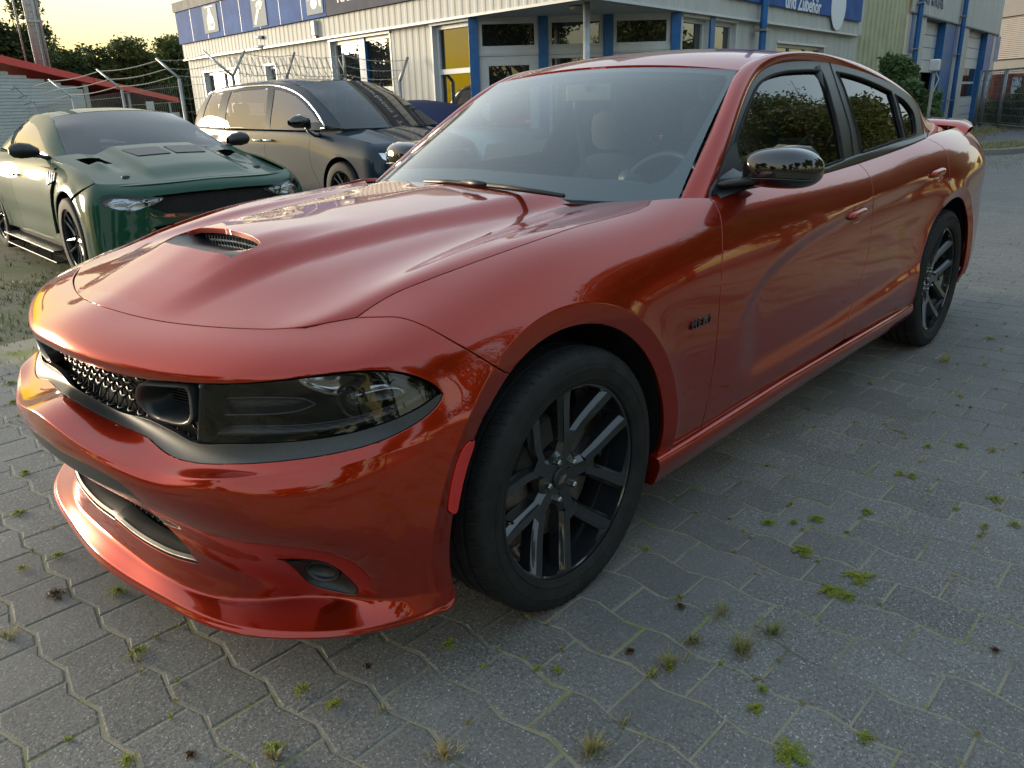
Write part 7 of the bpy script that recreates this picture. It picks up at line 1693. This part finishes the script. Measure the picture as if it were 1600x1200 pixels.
def glasshouse(W, Bk, Dk_, roofc, wbase, parent, paint, wins, name='', bulge=.03, mglass=M_SIDEGL, mws=None, ws_bulge=.02, rows=6, frame_off=0, ws_i=None, roofglass=None):
    """side (pillars, window openings), windscreen and roof from the belt line, the roof edge line and the centre line"""
    n = len(Bk); Bk = np.array(Bk, float); Dk_ = np.array(Dk_, float); net = []
    for b, d in zip(Bk, Dk_):
        e = d-b; nn_ = np.array([0, 1, .35]); nn_ /= np.linalg.norm(nn_); row = []
        for t in (0, .15, .35, .55, .72, .86, .95, 1.0):
            w = 1-(1-t)**1.0; o = bulge*math.sin(math.pi*t)**.8*min(1, np.linalg.norm(e)/.3) if 0 < t < 1 else 0; row.append(b+e*t+nn_*o)
        row.append(d+np.array([0, -.03, -.002])); net.append(row)
    SG = lsurf(net, W, sharpen=1, scale=(.3, .06)); fixflip(SG, (n/2, 3), (0, 1, 0))
    loops = []; 
    for nm, px in wins:
        P = SG.curve(list(px)+[px[0]], step=5, name=name+nm, smooth=False)[:-1]; loops.append((nm, P))
    lp = dens(np.array([(0, 0), (n-1, 0), (n-1, 7.6), (0, 7.6)], float), 30)
    emit('pillars_and_roof_rail', panel(SG, lp, [l for _, l in loops], (.25, .5), gap=0, flange=.006), paint, parent, both='pair')
    for nm, L in loops:
        c = L.mean(0); emit(nm, panel(SG, c+(L-c)*1.02, (), (.5, .8), gap=0, flange=0, off=-.006), mglass, parent, both='pair')
    # windscreen: between mirrored leading parts of the roof edge line
    k_ = ws_i; b0 = np.array(wbase[0], float); t0 = np.array(wbase[1], float); net = []
    s_ = np.r_[0, np.cumsum(np.linalg.norm(np.diff(Dk_[:k_+1], axis=0), axis=1))]; s_ /= s_[-1]
    for t in np.linspace(0, 1, 7):
        e = np.array([np.interp(t, s_, Dk_[:k_+1, i]) for i in range(3)]); c0 = b0+(t0-b0)*t; row = []
        for a in (0, .25, .5, .7, .85, .95, 1.0):
            w = a**2.2; p = np.array([c0[0]+(e[0]-c0[0])*w, e[1]*a, c0[2]+(e[2]-c0[2])*w]); row.append(p+np.array([-.4, 0, .9])*ws_bulge*4*t*(1-t)*(1-a*.6))
        net.append(row)
    WS_ = lsurf(net, W, sharpen=1, scale=(.2, .15)); vsym(WS_); fixflip(WS_, (3, 3), (-.5, 0, .8))
    emit('windscreen', panel(WS_, dens(np.array([(0, 0), (0, 6), (6, 6), (6, 0)], float), 12), (), (.4, .4), gap=0, flange=0), mws or M_WSHIELD, parent, both=True)
    inn = np.array([(.25, 0), (.25, 3), (.5, 5.2), (1.2, 5.62), (3, 5.72), (5.3, 5.72), (5.75, 5.3), (5.8, 3), (5.8, 0)])
    bl_ = np.concatenate([dens(np.array([(0, 0), (0, 6), (6, 6), (6, 0)], float), 10)[:31], catmull(inn[::-1], n=3)])
    emit('windscreen_border', panel(WS_, bl_, (), (.4, .4), gap=0, flange=0, off=-.004), M_TRIM, parent, both=True)
    net = []; D2 = Dk_[k_:]
    for d, (rx, rz) in zip(D2, roofc):
        row = []
        for a in (0, .2, .4, .6, .8, .92, 1.0): w = a**2.4; row.append((rx+(d[0]-rx)*a*a, d[1]*a, rz+(d[2]-rz)*w))
        net.append(row)
    RF = lsurf(net, W, sharpen=1, scale=(.3, .15)); vsym(RF); fixflip(RF, (1, 2), (0, 0, 1)); m_ = len(D2)-1
    rgi = roofglass or m_
    emit('roof', panel(RF, dens(np.array([(0, 0), (0, 6), (rgi, 6), (rgi, 0)], float), 10), (), (.3, .4), gap=0, flange=.006), paint, parent, both=True)
    if rgi < m_: emit('rear_screen', panel(RF, dens(np.array([(rgi, 0), (rgi, 6), (m_, 6), (m_, 0)], float), 10), (), (.3, .4), gap=0, flange=.006), mglass, parent, both=True)
    return SG, WS_
M_WS2 = glassmat('coupe_windscreen', (.25, .28, .30), .0, 1.6, .10, (.22, .26, .30)); M_SIDE2 = glassmat('car_side_glass', (.08, .085, .09), 0, 2.6)
Bc = [(.58,.725,.968),(.80,.80,.973),(1.1,.812,.980),(1.5,.812,.985),(1.9,.805,.992),(2.3,.79,1.0),(2.7,.75,1.005),(3.1,.70,1.01),(3.45,.62,1.01)]
Dc = [(.57,.705,.972),(.85,.665,1.085),(1.13,.612,1.21),(1.42,.565,1.300),(1.85,.55,1.335),(2.3,.545,1.31),(2.7,.54,1.23),(3.1,.535,1.13),(3.45,.55,1.03)]
winc = [('side_window', [(78, 248), (55, 240), (22, 232), (16, 231), (19, 216), (23, 204), (30, 197), (40, 191.5), (47, 191), (53, 194), (57, 199), (62, 211), (68, 226), (73, 238)])]
SGc, WSc = glasshouse(WM, Bc, Dc, [(1.36, 1.348), (1.85, 1.382), (2.3, 1.362), (2.7, 1.285), (3.1, 1.18), (3.45, 1.06)], [(.40, 0, .985), (1.36, 0, 1.346)], coupe, M_GREEN, winc, 'coupe', mglass=M_SIDE2, mws=M_WS2, ws_i=3, roofglass=3)
for s in (1, -1):                                                  # side louvres behind the door glass
    for i in range(3):
        mb = MB(); x = 2.0+.13*i; mb.tube([(x, s*.80, 1.0), (x+.06, s*.70, 1.14), (x+.10, s*.64, 1.22)], .018, 6, flat=.4); mb.build('window_louvre', M_TRIM, coupe)
    mb = MB(); yb = lambda v: s*v
    G = []
    for y, hx, hz, z in ((.86, .05, .035, 1.02), (.92, .075, .06, 1.035), (1.0, .085, .068, 1.04), (1.06, .075, .055, 1.04), (1.09, .03, .025, 1.04)):
        G.append([(.86+(hx*math.cos(w) if math.cos(w) < 0 else hx*.5*math.cos(w)), s*y, z+hz*math.sin(w)) for w in np.linspace(0, 2*math.pi, 20)])
    mb.grid(G, flip=s < 0); mb.add(G[-1][:-1], [tuple(range(19))]); mb.tube([(.80, s*.80, .965), (.83, s*.86, .985), (.86, s*.94, 1.0)], [.035, .03, .03], 8, flat=.6)
    mb.build('door_mirror', M_BLACK, coupe, smooth=True)
    # gill vents on the wing and the black band behind the wheel
    for i in range(4):
        x = .30+.065*i; P = [CB.ev(cxz(CB, x+.00, .80-.012*i))[0], CB.ev(cxz(CB, x+.05, .865))[0]]; mb = MB(); mb.tube([Pm(p+[0, .004, 0], s) for p in P], .014, 6, flat=.5); mb.build('wing_vent', M_TRIM, coupe)
        mb = MB(); mb.tube([Pm(p+[.03, .010, 0], s) for p in P], .005, 5); mb.build('wing_vent_blade', M_CHROME, coupe)
    P = [CB.ev(cxz(CB, a, b))[0]+[0, .003, 0] for a, b in ((.31, .80), (.37, .72), (.42, .60), (.44, .48), (.44, .36))]; mb = MB(); mb.tube(Pm(P, s), .022, 6, flat=.35); mb.build('arch_trim', M_TRIM, coupe)
    # splitter skirt: two blades with struts
    mb = MB(); mb.box((.44, s*.88 if s > 0 else -1.01, .20), (2.3, 1.01 if s > 0 else -.88, .215)); mb.build('skirt_blade', M_BLACK, coupe, bevel=.004)
    mb = MB(); mb.box((.46, s*.90 if s > 0 else -1.0, .10), (2.3, 1.0 if s > 0 else -.90, .115)); mb.build('skirt_blade', M_BLACK, coupe, bevel=.004)
    for x in (.7, 1.2, 1.7): mb = MB(); mb.tube([(x, s*.98, .11), (x-.12, s*.98, .21)], .006, 5); mb.build('skirt_strut', M_TRIM, coupe)
    mb = MB(); mb.tube([(1.72, s*.925, .80), (1.62, s*.935, .805)], .012, 6); mb.build('door_handle', M_GREEN, coupe, smooth=True)
    simple_wheel(coupe, (0, s*.83, .34), s, .345, .245, M_RIM, 10); simple_wheel(coupe, (2.72, s*.83, .34), s, .345, .245, M_RIM, 10)
mb = MB(); mb.box((.42, -.87, .16), (2.3, .87, .9)); mb.box((-.52, -.4, .16), (.5, .4, .74)); mb.box((2.3, -.6, .2), (3.7, .6, .95)); mb.build('underbody', M_DARK, coupe)
mb = MB(); mb.box((.7, -.72, .9), (.95, .72, .97)); mb.build('dashboard', M_DASH, coupe, bevel=.02)
for y in (-.36, .36):
    mb = MB(); mb.box((1.55, y-.23, .85), (1.68, y+.23, 1.12)); mb.box((1.60, y-.12, 1.12), (1.68, y+.12, 1.26)); mb.build('seat', M_SEAT, coupe, bevel=.04)
mb = MB(); mb.tube([(1.08+.05*math.sin(w), -.36+.17*math.cos(w), 1.0+.16*math.sin(w)) for w in np.linspace(0, 2*math.pi, 25)[:-1]], .013, 6, closed=True); mb.build('steering_wheel', M_BLACK, coupe, smooth=True)
mb = MB(); mb.box((1.27, -.14, 1.26), (1.31, .14, 1.32)); mb.build('camera_housing', M_BLACK, coupe, bevel=.02)
mb = MB(); mb.tube([(.47, .12, .995), (.46, -.1, 1.0), (.52, -.5, .99)], .008, 6); mb.build('wiper', M_TRIM, coupe)
# ------------------------------------------------------------------ dark blue people carrier
M_NAVY = mat('dark_blue_metallic_paint', (.008, .022, .038), .5, metal=0, spec=.1, coat=.6, coat_rough=.03)
WV = W_of(5.383, 6.282, math.radians(-90.27), .966)
van = place_empty('minivan', 'dark blue people carrier with chrome window line parked behind the green coupe', 'minivan', WV)
Fv = [[(-.55,0,.99),(-.52,.35,.985),(-.46,.62,.975),(-.38,.76,.97)], [(-.80,0,.93),(-.77,.37,.925),(-.68,.66,.91),(-.52,.84,.91)], [(-.90,0,.86),(-.87,.38,.855),(-.77,.69,.84),(-.60,.89,.84)], [(-.94,0,.76),(-.91,.38,.76),(-.80,.70,.75),(-.62,.92,.75)],
      [(-.95,0,.64),(-.92,.39,.64),(-.81,.71,.64),(-.63,.94,.64)], [(-.96,0,.52),(-.93,.39,.52),(-.82,.72,.52),(-.64,.95,.52)], [(-.96,0,.40),(-.93,.39,.40),(-.82,.72,.40),(-.64,.955,.40)], [(-.94,0,.28),(-.91,.39,.28),(-.81,.72,.28),(-.64,.955,.28)], [(-.90,0,.18),(-.87,.39,.18),(-.78,.72,.18),(-.62,.95,.18)]]
SV = {-.40: [(.80,.985),(.87,.935),(.925,.87),(.955,.78),(.968,.66),(.97,.53),(.97,.41),(.97,.30),(.965,.20)],
 0.0: [(.82,1.035),(.89,.985),(.945,.91),(.975,.82),(.988,.69),(.99,.56),(.99,.43),(.985,.31),(.975,.20)],
 .5: [(.90,1.075),(.945,1.04),(.97,.96),(.98,.86),(.985,.73),(.985,.58),(.985,.44),(.98,.32),(.96,.20)],
 1.2: [(.955,1.085),(.975,1.05),(.985,.97),(.99,.87),(.99,.74),(.99,.58),(.985,.44),(.98,.32),(.95,.20)],
 2.6: [(.965,1.11),(.985,1.075),(.995,.99),(1.0,.88),(1.0,.75),(1.0,.59),(.995,.45),(.985,.32),(.95,.20)],
 3.09: [(.96,1.13),(.98,1.09),(.995,1.01),(1.0,.90),(1.0,.76),(1.0,.60),(.995,.45),(.985,.32),(.95,.22)],
 3.8: [(.90,1.16),(.93,1.12),(.95,1.03),(.955,.92),(.955,.77),(.955,.6),(.95,.45),(.94,.34),(.90,.25)],
 4.05: [(.80,1.18),(.84,1.14),(.87,1.04),(.88,.93),(.88,.78),(.88,.6),(.87,.45),(.86,.36),(.83,.28)]}
net = [[Fv[r][c] for r in range(9)] for c in range(4)]; xs = sorted(SV)
for X in (-.40, -.2, 0, .25, .5, .85, 1.2, 1.7, 2.2, 2.6, 2.85, 3.09, 3.4, 3.8, 4.05):
    net.append([(X, float(pchip(xs, [SV[q][r][0] for q in xs], X)), float(pchip(xs, [SV[q][r][1] for q in xs], X))) for r in range(9)])
net += [[(4.18, p[1]*.7, p[2]) for p in net[-1]], [(4.22, 0, p[2]) for p in net[-1]]]
VB = lsurf(cardense(net, np.arange(0, len(net)-.99, 1.), np.linspace(0, 8, 15)), WV, sharpen=1, disp=lambda P, uv: arches(P, ((0, .36, .40, .45), (3.09, .36, .40, .45)), .0), scale=(.2, .07)); VB.Q[0] = VB.Q[2]*np.array([1, -1, 1]); fixflip(VB, (10, 8), (0, 1, 0))
lv = [(588, 236), (593, 240.5), (598, 248), (606, 252), (618, 244), (622, 237), (612, 236), (600, 236)]
lampv = VB.curve(lv+[lv[0]], step=5, name='van lamp')[:-1]
arcF = arcl(VB, 0, .36, .405, -12, 192, 40); arcR = arcl(VB, 3.09, .36, .405, -12, 192, 40); um = VB.nu-1
sd = xzl(VB, [(.62, 1.06), (.64, .95), (.66, .8), (.62, .6), (.52, .45), (.46, .28)], 5)
grv = np.array([(0, 4.0), (1.2, 4.1), (2.3, 4.2), (2.0, 5.2), (1.2, 5.6), (0, 5.6)])
fr = np.concatenate([dens(np.array([(0, 1.2), (3, 1.4), (6, .9), (sd[0][0], .7)]), 8)[:-8], sd, [arcF[0]], arcF[1:], dens(np.array([(arcF[-1][0], vb), (0, vb)]), 8)[:8], [(0, vb), (0, 5.6)], grv[::-1][1:-1], [(0, 4.0)]])
emit('front_wing_and_bumper', panel(VB, fr, [lampv], (.3, .5)), M_NAVY, van, both=True)
backing(VB, grv, .03, 'grille', M_GLOSSBLK, van)
emit('headlamp', panel(VB, lampv, (), (.15, .3), gap=.0005, flange=.004, off=-.002), M_LENS2, van, both='pair'); emit('lamp_housing', panel(VB, lampv, (), (.2, .4), gap=0, flange=0, off=-.03), M_CHROME, van, both='pair')
s1 = xzl(VB, [(1.72, 1.08), (1.74, .9), (1.74, .6), (1.72, .28)], 5); s2_ = xzl(VB, [(2.82, 1.10), (2.86, .95), (2.80, .84), (2.66, .6)], 5)
emit('front_door', panel(VB, np.concatenate([sd, s1[::-1], dens(np.array([s1[0], sd[0]]), 6)[1:6]]), (), (.3, .5)), M_NAVY, van, both='pair')
i0_ = 30
arcRf = arcl(VB, 3.09, .36, .405, 150, 192, 12)
emit('sliding_door', panel(VB, np.concatenate([s1, [arcRf[-1]], arcRf[::-1][1:], s2_[::-1], dens(np.array([s2_[0], s1[0]]), 6)[1:6]]), (), (.3, .5)), M_NAVY, van, both='pair')
arcRr = arcl(VB, 3.09, .36, .405, -12, 150, 30)
emit('rear_body_side', panel(VB, np.concatenate([s2_, arcRr[::-1], dens(np.array([(arcRr[0][0], vb), (um, vb), (um, .2), (s2_[0][0], .4)]), 6)[:-6]]), (), (.3, .5)), M_NAVY, van, both='pair')
VH = bonnet_surf(WV, lambda v: -.80+.28*v**2.6, lambda v: -.02+.22*v**2, lambda u: .80+.08*u, lambda v: .93-.015*v, lambda v: 1.075-.03*v, .03, lambda P, uv: P+np.stack([0*P[:, 0], 0*P[:, 0], .018*np.exp(-((np.abs(P[:, 1])-.52)/.06)**2)], 1))
emit('bonnet', panel(VH, dens(np.array([(0, 0), (0, 8), (10, 8), (10, 0)], float), 16), (), (.4, .4)), M_NAVY, van, both=True)
Bv = [(.16,.80,1.09),(.5,.90,1.085),(1.0,.955,1.09),(1.7,.965,1.10),(2.4,.967,1.11),(3.0,.96,1.13),(3.6,.925,1.15),(3.95,.87,1.17),(4.10,.80,1.18)]
Dv = [(.10,.80,1.10),(.47,.745,1.31),(.85,.70,1.51),(1.25,.655,1.665),(2.2,.67,1.715),(2.9,.67,1.715),(3.5,.655,1.68),(3.85,.63,1.60),(4.05,.62,1.45)]
wv = [('front_window', [(503, 211), (482, 210), (421, 204.5), (423, 180), (426, 158), (428, 139.5), (437, 140.5), (450, 145), (463, 152), (475, 162), (488, 176), (499, 191), (503, 201)]),
      ('middle_window', [(413, 204), (380, 202), (350.5, 199.5), (353, 175), (356, 158), (361, 144), (380, 141), (400, 139.5), (418, 138.5), (417, 155), (415, 180)]),
      ('rear_quarter_window', [(337, 197), (315, 195), (299, 192), (298, 180), (298, 165), (301, 157), (312, 152.5), (330, 148), (348, 145.5), (344, 160), (340, 180)])]
SGv, WSv = glasshouse(WV, Bv, Dv, [(1.12, 1.715), (2.0, 1.775), (2.9, 1.77), (3.5, 1.73), (3.9, 1.66), (4.1, 1.48)], [(-.08, 0, 1.09), (1.12, 0, 1.712)], van, M_NAVY, wv, 'van', bulge=.035, mglass=M_SIDE2, mws=M_WS2, ws_i=3, roofglass=4)
chr_px = [(300, 196), (295, 190), (293, 178), (294, 162), (300, 154.5), (320, 147.5), (352, 140), (400, 134.5), (430, 134), (445, 137), (462, 144), (478, 156), (492, 172), (503, 189), (508, 201), (505, 208), (495, 211), (470, 210.5), (421, 207.5), (370, 204), (330, 200), (300, 196)]
q = SGv.curve(chr_px, step=6, name='chrome'); P = SGv.ev(q)+SGv.nrm(q)*.004
for s in (1, -1): mb = MB(); mb.tube(list(Pm(P, s)), .013, 6, closed=True); mb.build('chrome_window_line', M_CHROME, van, smooth=True)
for s in (1, -1):
    for x in (1.62, 1.90):
        mb = MB(); mb.tube([(x-.10, s*.995, .955), (x-.08, s*1.03, .955), (x+.08, s*1.03, .96), (x+.10, s*.995, .96)], .014, 8); mb.build('door_handle', M_CHROME, van, smooth=True)
    mb = MB(); G = []
    for y, hx, hz, z, xx in ((1.02, .03, .04, 1.15, .52), (1.06, .10, .07, 1.19, .53), (1.14, .12, .085, 1.205, .55), (1.22, .11, .075, 1.20, .58), (1.27, .04, .03, 1.19, .62)):
        G.append([(xx+(hx*math.cos(w) if math.cos(w) < 0 else hx*.4*math.cos(w)), s*y, z+hz*math.sin(w)) for w in np.linspace(0, 2*math.pi, 20)])
    mb.grid(G, flip=s < 0); mb.tube([(.42, s*.94, 1.02), (.46, s*1.0, 1.03), (.50, s*1.05, 1.08), (.53, s*1.08, 1.14)], [.045, .04, .036, .036], 8, flat=.7); mb.build('door_mirror', M_GLOSSBLK, van, smooth=True)
    simple_wheel(van, (0, s*.87, .35), s, .355, .235, M_RIM, 10); simple_wheel(van, (3.09, s*.87, .35), s, .355, .235, M_RIM, 10)
mb = MB(); mb.box((.42, -.93, .18), (2.65, .93, 1.0)); mb.box((-.6, -.5, .2), (.45, .5, .86)); mb.box((2.65, -.6, .25), (4.1, .6, 1.0)); mb.build('underbody', M_DARK, van)
mb = MB(); mb.box((.15, -.8, .95), (.65, .8, 1.09)); mb.build('dashboard', M_DASH, van, bevel=.03)
for x in (1.35, 2.3, 3.2):
    for y in (-.42, .42):
        mb = MB(); mb.box((x, y-.25, .7), (x+.14, y+.25, 1.28)); mb.box((x+.03, y-.13, 1.28), (x+.12, y+.13, 1.46)); mb.build('seat', M_SEAT, van, bevel=.04)
mb = MB(); mb.box((1.0, -.12, 1.52), (1.05, .12, 1.58)); mb.build('rear_view_mirror', M_BLACK, van, bevel=.02)
mb = MB(); mb.tube([(0.02, .5, 1.10), (-.03, 0, 1.105), (-.02, -.4, 1.10)], .012, 6); mb.build('wiper', M_TRIM, van)
mb = MB(); mb.box((1.2, -.6, 1.62), (3.8, .6, 1.64)); mb.build('headliner', M_SEAT, van)
# ---- dark blue soft-top car: only a strip of roof shows between the people carrier and the red car
bc = thing('blue_soft_top_car', 'parked car with dark blue soft top, only its roof strip visible before the entrance', 'car', (6.7, 7.4, 0), math.radians(-88))
mb = MB(); G = []
for x, z, w in ((-.95, 1.04, .66), (-.80, 1.26, .60), (-.45, 1.36, .57), (0, 1.38, .57), (.45, 1.33, .57), (.85, 1.18, .60), (1.05, 1.02, .66)): G.append([(x, w*t, z-.10*abs(t)**3-(.06 if abs(t) == 1 else 0)) for t in np.linspace(-1, 1, 13)])
mb.grid(G); mb.build('soft_top', mat('dark_blue_canvas', (.012, .022, .075), .8, build=grain(.2, 60, .3)), bc, smooth=True)
mb = MB(); G = []
for x, zt, w in ((-2.0, .62, .70), (-1.9, .78, .78), (-1.1, .90, .84), (-.8, .98, .85), (.9, 1.0, .85), (1.1, .98, .85), (1.8, .94, .82), (2.0, .8, .76)):
    G.append([(x, -w*.9, .2), (x, -w, .35), (x, -w*1.01, .6), (x, -w*.98, zt-.12), (x, -w*.9, zt), (x, 0, zt+.03), (x, w*.9, zt), (x, w*.98, zt-.12), (x, w*1.01, .6), (x, w, .35), (x, w*.9, .2)])
mb.grid(G, flip=True); mb.add(G[0], [tuple(range(11))]); mb.add(G[-1], [tuple(range(11))]); mb.build('body', mat('silver_paint', (.45, .46, .47), .3, metal=.6, coat=1), bc, smooth=True)
for s in (1, -1):
    mb = MB(); mb.add([(-.85, s*.74, 1.0), (-.62, s*.66, 1.24), (.5, s*.66, 1.22), (.82, s*.74, 1.0)], [(0, 1, 2, 3)]); mb.build('side_window', M_SIDE2, bc)
    for x in (-1.25, 1.25): simple_wheel(bc, (x, s*.74, .31), s, .31, .2, M_RIM, 8)
mb = MB(); mb.add([(-1.2, -.66, .93), (-.86, -.58, 1.22), (-.86, .58, 1.22), (-1.2, .66, .93)], [(0, 1, 2, 3)]); mb.build('windscreen', M_SIDE2, bc)
